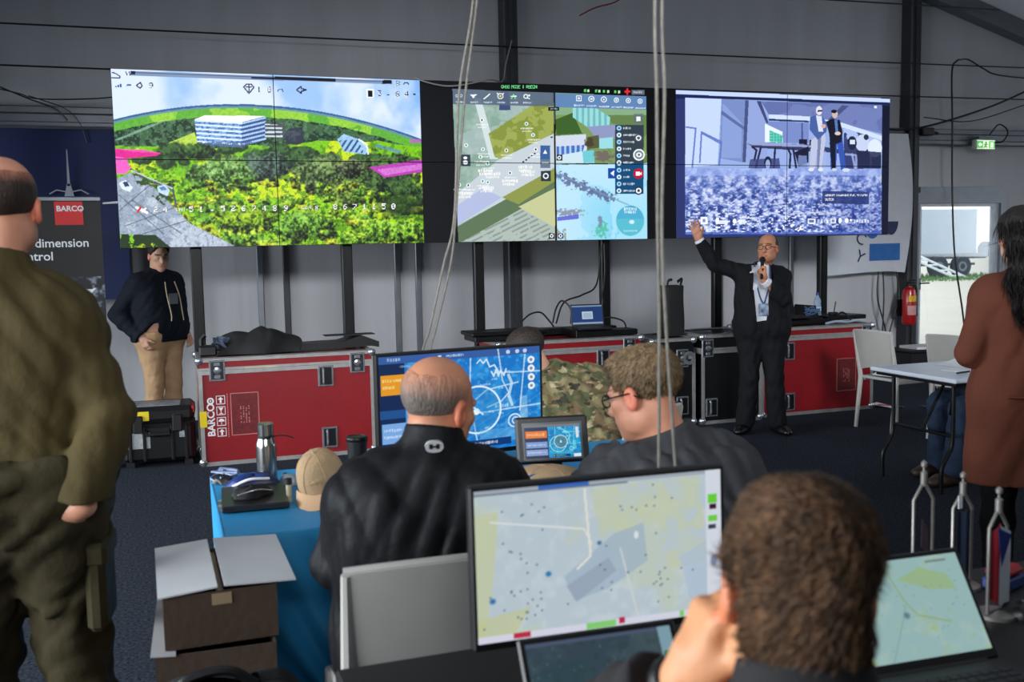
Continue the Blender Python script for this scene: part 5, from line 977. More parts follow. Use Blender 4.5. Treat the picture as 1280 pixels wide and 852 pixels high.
# ------------------------------------------------------------------ near table with monitor, laptops and flags
GX0, GX1, GY0, GY1, GZ = .30, 2.45, 1.12, 2.0, .74
t = thing('near_table', 'black table in the foreground carrying the map monitor and laptops', 'table', (GX0, GY0, 0)); MB().box(0, GX1-GX0, 0, GY1-GY0, GZ-.03, GZ, .006).build('tabletop', mat('table_black', (16, 16, 18), .5, var=.2), t)
for x in (.06, GX1-GX0-.06):
    for y in (.06, GY1-GY0-.06): MB().tube([(x, y, 0), (x, y, GZ-.03)], .018).build('leg', M_blkm, t)
def paint_map(wd, hg, seed, mode):
    p = Pic(wd, hg, ((0, 0), (330, 0), (330, 190), (0, 190)), base=(196, 212, 222), seed=seed); n1 = p.n(5, 4); n2 = p.n(24, 4); X, Y = p.X, p.Y
    if mode == 0:
        p.put(np.clip((n2-.5)*4, 0, 1), (214, 226, 232), .6); gr = (206, 214, 180); p.poly([(0, 30), (30, 28), (22, 110), (8, 190), (0, 190)], gr, .9); p.put(p.pm([(150, 10), (300, 5), (310, 120), (255, 125), (240, 60), (160, 75)])*np.clip((n2-.36)*5, 0, 1), gr, .65); p.put(np.clip((n1-.56)*6, 0, 1), (208, 218, 180), .45); p.poly([(112, 118), (180, 70), (220, 60), (225, 110), (170, 140), (125, 150)], (168, 190, 210), .7); p.poly([(115, 130), (172, 100), (182, 118), (128, 152)], (160, 176, 196), .8); p.line([(20, 40), (140, 60), (150, 80)], 1, (236, 240, 240)); p.line([(142, 10), (148, 95), (130, 110)], 1.5, (240, 240, 226)); p.line([(188, 90), (210, 180)], 1, (220, 226, 226)); p.poly([(270, 110), (310, 90), (310, 170), (285, 180)], (186, 206, 228), .7); p.poly([(0, 160), (70, 150), (40, 190), (0, 190)], (206, 212, 160), .7)
        for k in range(70):
            x = p.rng.choice([p.rng.normal(50, 25), p.rng.normal(70, 14), p.rng.normal(245, 28), p.rng.normal(180, 60)]); y = p.rng.choice([p.rng.normal(152, 12), p.rng.normal(30, 10), p.rng.normal(140, 14), p.rng.normal(90, 40)]); p.ell(x, y, 1.8, 1.6, (70, 88, 120), .8, .5)
        p.ell(92, 112, 5, 4.5, (40, 120, 180), .9, .5); p.ell(20, 138, 5, 4.5, (40, 110, 180), .9, .5); p.ell(160, 80, 4, 3.5, (60, 110, 150), .9, .5); p.ell(210, 75, 3, 5, (236, 240, 244))
        p.rect(0, 0, 330, 5, (170, 180, 192)); p.rect(82, 0, 148, 7, (60, 110, 200)); p.rect(0, 5, 200, 7, (110, 124, 140)); p.rect(0, 181, 330, 190, (226, 228, 244)); p.rect(45, 181, 67, 188, (200, 50, 76)); p.rect(140, 181, 180, 189, (140, 220, 120)); p.rect(184, 179, 192, 187, (200, 40, 80)); p.rect(268, 181, 274, 189, (130, 220, 110)); p.rect(288, 181, 300, 189, (110, 210, 90)); p.rect(308, 0, 330, 180, (226, 232, 244)); p.rect(311, 32, 324, 44, (110, 220, 60)); p.rect(313, 45, 323, 52, (70, 20, 50)); p.rect(311, 60, 324, 68, (120, 220, 70)); p.rect(311, 72, 322, 78, (60, 70, 90)); p.ell(318, 120, 6, 10, (90, 110, 150), .7, .5)
    elif mode == 1:
        p.a[:] = (64, 84, 98); p.put(np.clip((n1-.45)*5, 0, 1), (84, 104, 112), .8); p.put(np.clip((n2-.5)*5, 0, 1), (56, 76, 80), .6); p.poly([(0, 60), (120, 40), (200, 190), (0, 190)], (52, 84, 92), .5); p.rect(0, 0, 330, 8, (90, 104, 130)); p.rect(300, 0, 330, 190, (150, 190, 206)); p.rect(304, 50, 326, 80, (40, 140, 70)); p.rect(304, 110, 326, 130, (160, 220, 170))
        for k in range(40): p.ell(p.rng.uniform(0, 290), p.rng.uniform(10, 180), 2, 2, (110, 130, 136), .7)
    else:
        p.a[:] = (168, 204, 204); p.put(np.clip((n1-.42)*4, 0, 1), (196, 222, 208), .8); p.put(np.clip((n2-.55)*5, 0, 1)*np.clip((n1-.4)*4, 0, 1), (176, 202, 120), .8); p.poly([(170, 40), (230, 20), (290, 40), (300, 70), (240, 66)], (170, 200, 110), .5); p.line([(150, 10), (170, 80), (190, 110), (260, 130)], 2, (160, 190, 130), .8); p.line([(100, 190), (150, 120), (170, 90)], 1.2, (150, 184, 180)); p.poly([(0, 90), (60, 70), (80, 120), (0, 130)], (206, 226, 226), .8); p.ell(165, 108, 9, 8, (70, 110, 130), .7, .6); p.ell(30, 120, 18, 8, (50, 110, 170), .7, .6); p.rect(250, 10, 300, 14, (130, 150, 150)); p.ell(50, 182, 16, 6, (214, 206, 80), .8, .5)
        for k in range(30): p.ell(p.rng.uniform(60, 320), p.rng.uniform(20, 180), 2.4, 2, (120, 160, 160), .6, .5)
    return p
monitor('large monitor with a pale map in the foreground', (.822, 1.80, GZ), rad(-2.5), .556, .33, .068, paint_map(330, 190, 31, 0), .82, rad(2), border=.010)
laptop('laptop with a dark map under the foreground monitor', (.70, 1.47, GZ), rad(-2.7), .30, .22, .195, rad(33), paint_map(150, 90, 32, 1), .62)
laptop('laptop with a pale green map right of the foreground man', (1.385, 1.515, GZ), rad(-2.8), .36, .24, .232, rad(34), paint_map(190, 120, 33, 2), .72)
M_fst = mat('flag_stand_steel', (150, 146, 140), .4, .6)
def flag_stand(label, loc, rz, s_, cloth):
    t = thing('table_flag', label, 'flag', loc, rz, 'table flags on the near table')
    q = MB(); q.lathe([(.045, 0), (.045, .008), (.01, .014)], 20); q.build('foot', M_fst, t, True)
    q = MB(); q.tube([(-.035*s_, 0, .012), (-.035*s_, 0, .22*s_), (-.006, 0, .255*s_)], .0042, 8); q.tube([(.035*s_, 0, .012), (.035*s_, 0, .215*s_), (.004, 0, .258*s_)], .0042, 8); q.tube([(-.036*s_, 0, .014), (.036*s_, 0, .014)], .004); q.build('frame', M_fst, t, True)
    q = MB(); q.lathe([(.008, .252*s_), (.008, .285*s_), (.003, .29*s_), (.003, .297*s_), (.0075, .302*s_), (.0075, .31*s_), (.002, .316*s_)], 12); q.build('finial', M_fst, t, True)
    cloth(t, s_); return t
mfr, mfb, mfw = mat('flag_red', (150, 24, 34), .7), mat('flag_blue', (22, 46, 120), .7), mat('flag_white', (206, 208, 216), .7)
def fl_z(t, s_):
    w_ = .033*s_; f_ = lambda a, b_, z: (a, -.004+.006*math.sin(a*160), z)
    def strip(name, m_, xa, xb, za, zb, zc, zd):
        q = MB(); q.surf(lambda u, v: (xa+(xb-xa)*u, -.006+.005*math.sin((xa+(xb-xa)*u)*150)-.001*(m_ is mfb), (za+(zb-za)*u)*(1-v)+(zc+(zd-zc)*u)*v), 8, 8, .0012); q.build(name, m_, t, True)
    strip('red_field', mfr, -w_, -.008*s_, .05*s_, .03*s_, .205*s_, .23*s_); strip('white_field', mfw, -.008*s_, w_, .03*s_, .016, .23*s_, .205*s_)
    q = MB(); q.prism([(-.022*s_, .222*s_), (w_*.95, .198*s_), (-.004*s_, .125*s_)], -.0135, -.0125); q.build('blue_wedge', mfb, t)
def fl_dark(t, s_):
    q = MB(); q.surf(lambda u, v: ((u-.5)*.05*s_, -.006+.006*math.sin(u*9), .05*s_+v*.16*s_-(.03*u*(1-v))), 10, 8, .0012); q.build('dark_cloth', mat('flag_navy', (18, 34, 60), .7), t, True)
    q = MB(); q.box(-.026*s_, -.012*s_, -.009, -.007, .22*s_, .255*s_); q.build('white_tab', M_white, t)
def fl_pink(t, s_):
    q = MB(); q.prism([(-.012, .1*s_), (.016, .08*s_), (.012, .14*s_), (-.01, .17*s_)], -.006, -.004); q.build('faded_pennant', mat('flag_mauve', (84, 66, 76), .7), t)
flag_stand('table flag with blue wedge over red and white fields', (1.765, 1.72, GZ), .2, .95, fl_z)
flag_stand('empty steel table flag stand furthest left of the three', (1.76, 1.95, GZ), .15, 1.0, fl_pink)
flag_stand('dark navy table flag between the other two flag stands', (1.835, 1.90, GZ), .1, .92, fl_dark)
t = thing('snack_box', 'small red and blue packet behind the near flag', 'packet', (1.93, 1.86, GZ), .3); MB().box(-.05, .05, -.03, .03, 0, .03, .004).build('carton', mat('packet_blue', (40, 60, 120), .5), t); MB().box(-.048, .048, -.028, .028, .03, .055, .01).build('top', mat('packet_red', (170, 24, 34), .4), t)
t = thing('paper_sheet', 'white paper corner on the near table beside the flag', 'paper', (1.66, 1.9, GZ+.001), .5); MB().surf(lambda u, v: (u*.1, v*.12, .001+.004*u), 3, 3, .001).build('sheet', M_white, t)
lump('cable_bundle', 'small dark cable tangle under the near flag', 'cable', (1.82, 1.70, GZ), .05, .04, .03, M_blk, 21)
t = thing('work_table', 'dark table in front of the hunched soldier', 'table', (1.25, 4.78, 0)); MB().box(0, 1.4, 0, .7, .715, .742, .005).build('tabletop', M_tab, t)
for x in (.06, 1.34):
    for y in (.06, .64): MB().tube([(x, y, 0), (x, y, .715)], .016).build('leg', M_blkm, t)
# ------------------------------------------------------------------ ropes hanging from the roof
M_rope = mat('rope_grey', (112, 108, 100), .7, var=.25, vs=60)
def rope(label, pts, r):
    t = thing('hanging_cable', label, 'cable', pts[0][0])
    for i, a in enumerate(pts):
        P = bez(a, 10); q = MB(); q.tube([p_-Vector(pts[0][0]) for p_ in P], r, 7); q.build('strand', M_rope, t, True)
    return t
rope('pair of grey cables hanging behind the large rear monitor', [[(1.45, 3.98, 4.75), (1.29, 3.86, 3.2), (1.21, 3.82, 2.57), (1.14, 3.81, 2.2), (1.1, 3.78, 1.73), (1.05, 3.775, 1.54), (.985, 3.772, 1.29), (.955, 3.774, 1.2), (.9, 3.78, .9), (.88, 3.78, .742)], [(1.50, 3.98, 4.75), (1.31, 3.86, 3.2), (1.225, 3.82, 2.57), (1.165, 3.81, 2.2), (1.105, 3.78, 1.73), (1.078, 3.775, 1.54), (1.01, 3.772, 1.29), (.985, 3.774, 1.2), (.93, 3.78, .9), (.92, 3.79, .742)]], .005)
rope('pair of grey cables hanging behind the foreground map monitor', [[(1.28, 2.28, 4.9), (1.1, 2.06, 2.6), (1.062, 2.023, 2.138), (1.058, 2.01, 1.93), (1.045, 1.985, 1.645), (1.037, 1.965, 1.434), (1.021, 1.94, 1.117), (1.02, 1.93, .9), (1.03, 1.92, .744)], [(1.34, 2.28, 4.9), (1.12, 2.05, 2.6), (1.078, 2.02, 2.138), (1.072, 2.0, 1.93), (1.05, 1.975, 1.645), (1.045, 1.95, 1.434), (1.056, 1.93, 1.117), (1.065, 1.92, .9), (1.07, 1.92, .744)]], .0037)
# ------------------------------------------------------------------ people: each body is one continuous surface grown from a distance field
class Vox:
    def __init__(s, lo, hi, h):
        s.h = h; s.lo = np.array(lo, 'f4'); s.n = np.ceil((np.array(hi)-lo)/h).astype(int)+1
        s.d = np.full(s.n, .08, 'f4'); s.ax = [(s.lo[i]+h*np.arange(s.n[i])).astype('f4') for i in range(3)]
    def sl(s, lo, hi):
        r = []
        for i in range(3):
            a = int(max(0, math.floor((lo[i]-s.lo[i])/s.h))); b_ = int(min(s.n[i], math.ceil((hi[i]-s.lo[i])/s.h)+1)); r.append(slice(a, max(a, b_)))
        x, y, z = [s.ax[i][r[i]] for i in range(3)]
        return tuple(r), x[:, None, None], y[None, :, None], z[None, None, :]
    def comb(s, r, d, k, op):
        a = s.d[r]
        if a.size == 0: return
        if op == 's':
            d = -d; h = np.clip(.5-.5*(a-d)/k, 0, 1); s.d[r] = a*(1-h)+d*h+k*h*(1-h)
        elif op == 'i': s.d[r] = np.maximum(a, d)
        else:
            h = np.clip(.5+.5*(d-a)/k, 0, 1); s.d[r] = d*(1-h)+a*h-k*h*(1-h)
    def cap(s, a, b_, ra, rb=None, k=.02, flat=None, op='u'):
        rb = ra if rb is None else rb; a = np.array(a, float); b_ = np.array(b_, float); m_ = max(ra, rb)*(1 if not flat else max(1, flat[1]))+k+2*s.h
        r, x, y, z = s.sl(np.minimum(a, b_)-m_, np.maximum(a, b_)+m_)
        e = b_-a; ee = max(1e-9, float(e@e)); X, Y, Z = x-a[0], y-a[1], z-a[2]
        t = np.clip((X*e[0]+Y*e[1]+Z*e[2])/ee, 0, 1); X = X-t*e[0]; Y = Y-t*e[1]; Z = Z-t*e[2]
        sc = 1
        if flat:
            n_, f_ = np.array(flat[0], float), flat[1]; n_ = n_/np.linalg.norm(n_); q = (X*n_[0]+Y*n_[1]+Z*n_[2])*(1/f_-1); X = X+q*n_[0]; Y = Y+q*n_[1]; Z = Z+q*n_[2]; sc = min(1, f_)
        s.comb(r, (np.sqrt(X*X+Y*Y+Z*Z)-(ra+(rb-ra)*t))*sc, k, op)
    def ell(s, c, rd, R=None, k=.02, op='u'):
        c = np.array(c, float); rd = np.array(rd, float); m_ = rd.max()+k+2*s.h; r, x, y, z = s.sl(c-m_, c+m_); X, Y, Z = x-c[0], y-c[1], z-c[2]
        if R is not None: X, Y, Z = [X*R[i][0]+Y*R[i][1]+Z*R[i][2] for i in range(3)]
        k0 = np.sqrt((X/rd[0])**2+(Y/rd[1])**2+(Z/rd[2])**2); k1 = np.sqrt((X/rd[0]**2)**2+(Y/rd[1]**2)**2+(Z/rd[2]**2)**2)+1e-6
        s.comb(r, k0*(k0-1)/k1, k, op)
    def plane(s, p, n_, lo=None, hi=None):
        """keep the side the normal points away from, inside an optional box"""
        p = np.array(p, float); n_ = np.array(n_, float); n_ = n_/np.linalg.norm(n_)
        r, x, y, z = s.sl(s.lo if lo is None else lo, (s.lo+s.h*s.n) if hi is None else hi)
        s.comb(r, (x-p[0])*n_[0]+(y-p[1])*n_[1]+(z-p[2])*n_[2], 0, 'i')
    def folds(s, amp, seed, freq=62, zs=.7, mask=None):
        idx = np.nonzero(np.abs(s.d) < .02+amp*2); P = np.stack([s.ax[i][idx[i]] for i in range(3)], -1); rg = np.random.default_rng(seed)
        P = P*np.array([1, 1, zs]); w1 = np.sin(P @ rg.normal(0, 7, 3)+rg.uniform(0, 6)); w2 = np.sin(P @ rg.normal(0, 7, 3)+rg.uniform(0, 6)); f_ = 0
        for j in range(4):
            v = rg.normal(0, 1, 3); v = v/np.linalg.norm(v); f_ = f_+(1-2*np.abs(np.sin(.5*(P @ v*freq*(1+.4*j))+1.6*w1+1.2*w2+rg.uniform(0, 6))))/(1+.5*j)
        f_ = f_*amp*.6
        if mask is not None: f_ = f_*mask(np.stack([s.ax[i][idx[i]] for i in range(3)], -1))
        s.d[idx] += f_
    def mesh(s):
        d = s.d; d[0] = d[-1] = .05; d[:, 0] = d[:, -1] = .05; d[:, :, 0] = d[:, :, -1] = .05
        S = d < 0; n0, n1, n2 = s.n-1
        c = np.zeros((n0, n1, n2), 'u1')
        for i in (0, 1):
            for j in (0, 1):
                for k in (0, 1): c += S[i:n0+i, j:n1+j, k:n2+k]
        act = (c > 0) & (c < 8); A = np.stack(np.nonzero(act), -1); idm = np.full((n0, n1, n2), -1, 'i4'); idm[act] = np.arange(len(A))
        acc = np.zeros((len(A), 3)); cnt = np.zeros(len(A))
        for ax in range(3):
            o1, o2 = [q for q in range(3) if q != ax]
            for a in (0, 1):
                for b_ in (0, 1):
                    o = np.zeros(3, int); o[o1] = a; o[o2] = b_; p0 = A+o; o_ = o.copy(); o_[ax] = 1; p1 = A+o_
                    v0 = d[p0[:, 0], p0[:, 1], p0[:, 2]]; v1 = d[p1[:, 0], p1[:, 1], p1[:, 2]]; x = (v0 < 0) != (v1 < 0); t = np.where(x, v0/np.where(x, v0-v1, 1), 0)
                    pt = p0.astype(float); pt[:, ax] += t; acc[x] += pt[x]; cnt[x] += 1
        V = s.lo+s.h*acc/cnt[:, None]; F = []
        for ax in range(3):
            o1, o2 = [(1, 2), (2, 0), (0, 1)][ax]; sa = [slice(None)]*3; sb = list(sa); sa[ax] = slice(0, -1); sb[ax] = slice(1, None)
            ch = S[tuple(sa)] != S[tuple(sb)]; E = np.stack(np.nonzero(ch), -1); ins = S[E[:, 0], E[:, 1], E[:, 2]]
            ok = (E[:, o1] > 0) & (E[:, o2] > 0) & (E[:, o1] < s.n[o1]-1) & (E[:, o2] < s.n[o2]-1); E = E[ok]; ins = ins[ok]
            q = []
            for a, b_ in ((-1, -1), (0, -1), (0, 0), (-1, 0)):
                e = E.copy(); e[:, o1] += a; e[:, o2] += b_; q.append(idm[e[:, 0], e[:, 1], e[:, 2]])
            q = np.stack(q, -1); q[~ins] = q[~ins][:, ::-1]; F.append(q)
        return V, np.concatenate(F)
    def build(s, name, m_, parent, colf=None):
        V, F = s.mesh(); me = np_mesh(name, V, F, m_)
        if colf is not None:
            at = me.color_attributes.new('tint', 'FLOAT_COLOR', 'POINT'); c = np.ones((len(V), 4), 'f4'); c[:, :3] = colf(V); at.data.foreach_set('color', c.ravel())
        return link(name, me, parent)
def vec(*a): return np.array(a, float)
def nrm(v): v = np.array(v, float); return v/np.linalg.norm(v)
def rot_z(a): c, s_ = math.cos(a), math.sin(a); return np.array([[c, -s_, 0], [s_, c, 0], [0, 0, 1.]])
def rot_x(a): c, s_ = math.cos(a), math.sin(a); return np.array([[1, 0, 0], [0, c, -s_], [0, s_, c]])
def rot_y(a): c, s_ = math.cos(a), math.sin(a); return np.array([[c, 0, s_], [0, 1, 0], [-s_, 0, c]])
class Fig:
    """one person. local frame: faces +y, x to the person's right, z up. J holds the joints."""
    def __init__(s, name_label, loc, rz, J, head=(0, 0, 0), hs=1.0, thick=1.0, belly=0.0, female=False):
        s.t = thing('person', name_label, 'person', loc, rz); s.J = {k: vec(*v) for k, v in J.items()}; s.hs = hs; s.k = thick; s.belly = belly; s.fem = female
        s.R = rot_z(head[0]) @ rot_x(head[1]) @ rot_y(head[2])   # head axes: yaw (left positive), pitch (up positive), tilt
        s.hc = s.J['head']
    def hp(s, x, y, z): return s.hc+s.R @ (vec(x, y, z)*s.hs)
    def spine(s, t):
        J = s.J; a, b_, c = J['pelvis'], J['chest'], J['neck']; tm = .72
        return a*((t-tm)*(t-1)/(tm))+b_*(t*(t-1)/(tm*(tm-1)))+c*(t*(t-tm)/(1-tm))
    def torso(s, g, o, t0=0.0, t1=1.0, loose=1.0, sh=True):
        J = s.J; rs = nrm(J['shR']-J['shL']); rh = nrm(J['hipR']-J['hipL']); k_ = s.k; sw = np.linalg.norm(J['shR']-J['shL'])/2
        prof = [(-.28, .085, .10), (-.12, .09, .108), (0, .088, .112), (.15, .080, .110), (.32, .070, .104), (.48, .076, .106), (.62, .088, .112), (.76, .100, .106), (.88, .104, .070)]
        if s.fem: prof = [(-.28, .09, .105), (-.12, .095, .11), (0, .09, .112), (.15, .075, .105), (.32, .058, .094), (.48, .06, .096), (.62, .072, .104), (.76, .085, .098), (.88, .088, .064)]
        for t, sp, r in prof:
            if t < t0-.001 or t > t1: continue
            c = s.spine(max(t, 0)) if t >= 0 else s.J['pelvis']+(s.spine(0)-s.spine(.2))/.2*(-t)*1.0
            u = min(1, max(0, t/.8)); ra = nrm(rh*(1-u)+rs*u); r_ = r*k_*loose+o; q = sp*k_*loose
            if s.belly and -.05 < t < .6: fw = np.cross(vec(0, 0, 1), ra); c = c+fw*s.belly*math.sin(max(0, min(1, (t+.1)/.7))*math.pi); r_ += s.belly*.4
            g.cap(c-ra*q, c+ra*q, r_, r_, .07)
        if sh:
            n_ = J['neck']
            for e in ('L', 'R'):
                p = J['sh'+e]; g.cap(n_+vec(0, 0, -.035), p+vec(0, 0, -.012), .05*k_+o, .056*k_+o, .05); g.cap(s.spine(.78), p+vec(0, 0, -.03), .075*k_+o, .06*k_+o, .05)
    def arm(s, g, e, o, end=1.0, cuff=0.0, loose=1.0):
        a, b_, c = s.J['sh'+e], s.J['el'+e], s.J['wr'+e]; k_ = s.k*loose; q4 = a+(b_-a)*.3; g.cap(a, q4, .053*k_+o, .051*k_+o, .035); g.cap(q4, b_, .051*k_+o, .043*k_+o, .012); m_ = b_+(c-b_)*.3; g.cap(b_, m_, .043*k_+o, .043*k_+o, .012); w_ = b_+(c-b_)*end; g.cap(m_, w_, .043*k_+o, (.029*k_+o)*(1+cuff), .012)
    def leg(s, g, e, o, end=1.0, loose=1.0, flare=0.0):
        a, b_, c = s.J['hip'+e], s.J['kn'+e], s.J['an'+e]; k_ = s.k*loose; m_ = a+(b_-a)*.35; g.cap(a, m_, .088*k_+o, .084*k_+o, .05); g.cap(m_, b_, .084*k_+o, .058*k_+o, .03); h = b_+(c-b_)*.35; g.cap(b_, h, .057*k_+o, .056*k_+o, .03); w_ = b_+(c-b_)*end; g.cap(h, w_, .056*k_+o, (.038*k_+o)*(1+flare), .03)
    def foot(s, g, e, o):
        a = s.J['an'+e]; f_ = s.J.get('toe'+e); d = nrm((f_-a)*vec(1, 1, 0)) if f_ is not None else vec(0, 1, 0); b_ = a*vec(1, 1, 0)+vec(0, 0, a[2]-.085)
        up = vec(0, 0, 1); heel = b_-d*.045+up*(.035); ball = b_+d*.12+up*.033; toe = b_+d*.175+up*.028
        g.cap(a, b_+up*.05, .036+o, .04+o, .03); g.cap(heel, ball, .033+o, .043+o, .03, (up, .85)); g.cap(ball, toe, .043+o, .034+o, .02, (up, .7))
    def hand(s, g, e, dr, nm, curl=(.5, .5, .5, .5), thumb=(.6, .3), spread=.06, k=.006, sc=1.0):
        """dr: direction of the fingers, nm: palm normal (the way the palm faces); curl in radians per knuckle"""
        w_ = s.J['wr'+e]; d = nrm(dr); n_ = nrm(np.array(nm, float)-d*np.dot(nm, d)); sd = np.cross(d, n_)*(1 if e == 'R' else -1)   # towards the thumb
        P = lambda a, b_, c: w_+(d*a+sd*b_+n_*c)*sc
        g.cap(P(-.02, 0, 0), P(.03, 0, 0), .026*sc, .028*sc, .02)
        for i, b_ in enumerate((.028, .0095, -.009, -.027)): g.cap(P(.02, b_*.6, 0), P(.088-.004*i, b_, 0), .016*sc, .0125*sc, .012)
        g.cap(P(.02, .022, .012), P(.05, .03, .012), .018*sc, .014*sc, .015)
        for i, (b_, ln) in enumerate(((.029, .070), (.0095, .079), (-.0095, .073), (-.028, .056))):
            p = P(.088-.004*i, b_, 0); an = 0; dd = d+sd*spread*(1.5-i)*1.0; dd = nrm(dd); r = .0088 if i < 3 else .0078
            for j, f_ in enumerate((.45, .31, .24)):
                an += curl[i]*(1, 1.1, .8)[j]; q = p+(dd*math.cos(an)+n_*math.sin(an))*ln*f_*sc; g.cap(p, q, r*(1-.08*j)*sc, r*(.93-.08*j)*sc, k); p = q
        p = P(.03, .03, .012); a1, a2 = thumb; td = nrm(d*math.cos(a1)+sd*math.sin(a1)+n_*.35); q = p+td*.042*sc; g.cap(p, q, .013*sc, .0105*sc, .01); td = nrm(td*math.cos(a2)-sd*math.sin(a2)*.8+n_*math.sin(a2)*.6+d*.15); q2 = q+td*.032*sc; g.cap(q, q2, .0105*sc, .0085*sc, k)
    def headsdf(s, g, ears=True):
        h = s.hs; R = s.R.T; E = lambda c, r, k=.02, op='u': g.ell(s.hp(*c), vec(*r)*h, R, k*h, op)
        E((0, -.018, .045), (.076, .098, .082)); E((0, .028, -.02), (.063, .072, .088), .03); E((0, .045, -.072), (.046, .046, .045), .03); E((0, .074, -.098), (.02, .017, .017), .025)
        for x in (-1, 1): E((x*.05, .01, -.06), (.018, .035, .03), .03); E((x*.045, .058, -.012), (.02, .02, .016), .02)
        g.cap(s.hp(0, .085, .022), s.hp(0, .112, -.026), .0085*h, .0135*h, .012*h); E((0, .104, -.03), (.018, .013, .011), .01)
        for x in (-1, 1):
            g.cap(s.hp(x*.016, .092, .027), s.hp(x*.046, .076, .027), .010*h, .008*h, .012*h); E((x*.031, .098, .006), (.015, .014, .011), .012, 's'); E((x*.031, .078, .005), (.0135, .0125, .0125), .003)
        E((0, .092, -.057), (.024, .012, .0065), .006); E((0, .089, -.067), (.02, .012, .007), .006)
        if ears:
            for x in (-1, 1): E((x*.079, -.006, -.004), (.010, .021, .033), .008); E((x*.087, .0, .0), (.008, .011, .018), .006, 's')
        g.cap(s.hp(0, -.025, -.05), s.J['neck']+vec(0, 0, -.01), .053*h*(1 if not s.fem else .88), .06*h*(1 if not s.fem else .9), .03)
    def bounds(s, pad=.13, keys=None, lo=None, hi=None):
        P = np.array([v for k, v in s.J.items() if keys is None or k in keys]); return P.min(0)-pad, P.max(0)+pad
    def body(s, h, skin, hands=(), legs=True, tint=None):
        lo, hi = s.bounds(.17); lo[2] = min(lo[2]+.06, lo[2]+.06)
        if 'anL' in s.J: lo[2] = min(s.J['anL'][2], s.J['anR'][2])-.1
        g = Vox(lo, hi, h); s.torso(g, -.004)
        for e in 'LR': s.arm(g, e, -.004)
        if legs:
            for e in 'LR': s.leg(g, e, -.006); s.foot(g, e, -.006)
        s.headsdf(g)
        for a in hands: s.hand(g, *a[0], **(a[1] if len(a) > 1 else {}))
        hcx, R, hs = s.hc, s.R, s.hs
        def colf(V):
            q = (V-hcx) @ R/hs; c = np.ones((len(V), 3), 'f4')
            near = np.abs(q).max(1) < .16
            lip = near & (np.hypot(q[:, 0]/.026, (q[:, 2]+.062)/.013) < 1) & (q[:, 1] > .08); c[lip] = (.82, .55, .52)
            for x in (-1, 1):
                r = np.sqrt((q[:, 0]-x*.031)**2+(q[:, 1]-.078)**2*.6+(q[:, 2]-.005)**2); ey = near & (r < .0118) & (q[:, 1] > .08); c[ey] = (1.25, 1.4, 1.6); ir = ey & (np.hypot(q[:, 0]-x*.031, q[:, 2]-.005) < .0055); c[ir] = (.1, .12, .16)
                br = near & (np.abs(q[:, 2]-.029-.004*np.sin((np.abs(q[:, 0])-.01)*70)) < .005) & (np.abs(np.abs(q[:, 0])-.032) < .02) & (q[:, 1] > .06); c[br] *= (.42, .36, .32)
                er = near & (np.abs(np.abs(q[:, 0])-.08) < .014) & (np.abs(q[:, 2]) < .035) & (q[:, 1] < .02) & (q[:, 1] > -.03); c[er] *= (1.05, .86, .84)
            if tint: c = tint(V, q, c)
            return c
        return g.build('body', skin, s.t, colf)
    def shell(s, name, h, m_, fn, keys=None, pad=.16, lo=None, hi=None, parent=None, colf=None, zlo=None):
        a, b_ = s.bounds(pad, keys)
        if zlo is not None: a[2] = zlo
        if lo is not None: a = np.maximum(a, lo)
        if hi is not None: b_ = np.minimum(b_, hi)
        g = Vox(a, b_, h); fn(g); return g.build(name, m_, parent or s.t, colf)
    def hair(s, name, h, m_, parts, cut, noise=(.004, 60), colf=None, seed=0):
        """parts: ellipsoids in head space; cut(q)->distance that is subtracted (positive = no hair)"""
        lo, hi = s.hc-.26*s.hs, s.hc+.22*s.hs; lo = lo.copy()
        for c, r in parts: lo = np.minimum(lo, s.hp(*c)-max(r)*1.05); hi = np.maximum(hi, s.hp(*c)+max(r)*1.05)
        g = Vox(lo, hi, h)
        for c, r in parts: g.ell(s.hp(*c), vec(*r)*s.hs, s.R.T, .02)
        P = np.stack(np.meshgrid(*g.ax, indexing='ij'), -1); q = (P-s.hc) @ s.R/s.hs; rg = np.random.default_rng(seed); n_ = 0
        for j in range(6): n_ = n_+np.sin(q @ (rg.normal(0, noise[1], 3)*np.array([1, 1, .6]))+rg.uniform(0, 6))*np.sin(q @ rg.normal(0, noise[1]*.6, 3)+rg.uniform(0, 6))
        g.d = np.maximum(g.d+(n_*noise[0]*.5).astype('f4'), cut(q, n_).astype('f4')*s.hs)
        return g.build(name, m_, s.t, (lambda V: colf((V-s.hc) @ s.R/s.hs)) if colf else None)
    def strands(s, parent, m_, pts, n_, ln, rad_, flow, seed, jit=.35, up=1.0):
        """short tapering hair locks standing on the hair surface; flow(q) gives their direction in head space"""
        me = parent.data; N = len(me.vertices); co = np.empty(N*3, 'f4'); me.vertices.foreach_get('co', co); co = co.reshape(-1, 3); no = np.empty(N*3, 'f4'); me.vertices.foreach_get('normal', no); no = no.reshape(-1, 3)
        rg = np.random.default_rng(seed); q = (co-s.hc) @ s.R/s.hs; ok = np.nonzero(pts(q, no @ s.R))[0]
        if len(ok) == 0: return
        ix = rg.choice(ok, n_); p = co[ix]; nn = no[ix]; f_ = flow(q[ix]) @ s.R.T; f_ = f_+rg.normal(0, jit, f_.shape); f_ /= np.linalg.norm(f_, axis=1)[:, None]+1e-9
        f_ = f_-nn*(np.sum(f_*nn, 1)[:, None]); f_ /= np.linalg.norm(f_, axis=1)[:, None]+1e-9; sd = np.cross(nn, f_); L = ln*rg.uniform(.5, 1.2, n_)[:, None]; w_ = rad_*rg.uniform(.6, 1.3, n_)[:, None]; lift = rg.uniform(.1, .5, n_)[:, None]*up
        a = p-nn*.002; b_ = p+f_*L*.5+nn*L*lift*.5; c = p+f_*L+nn*L*lift*.75
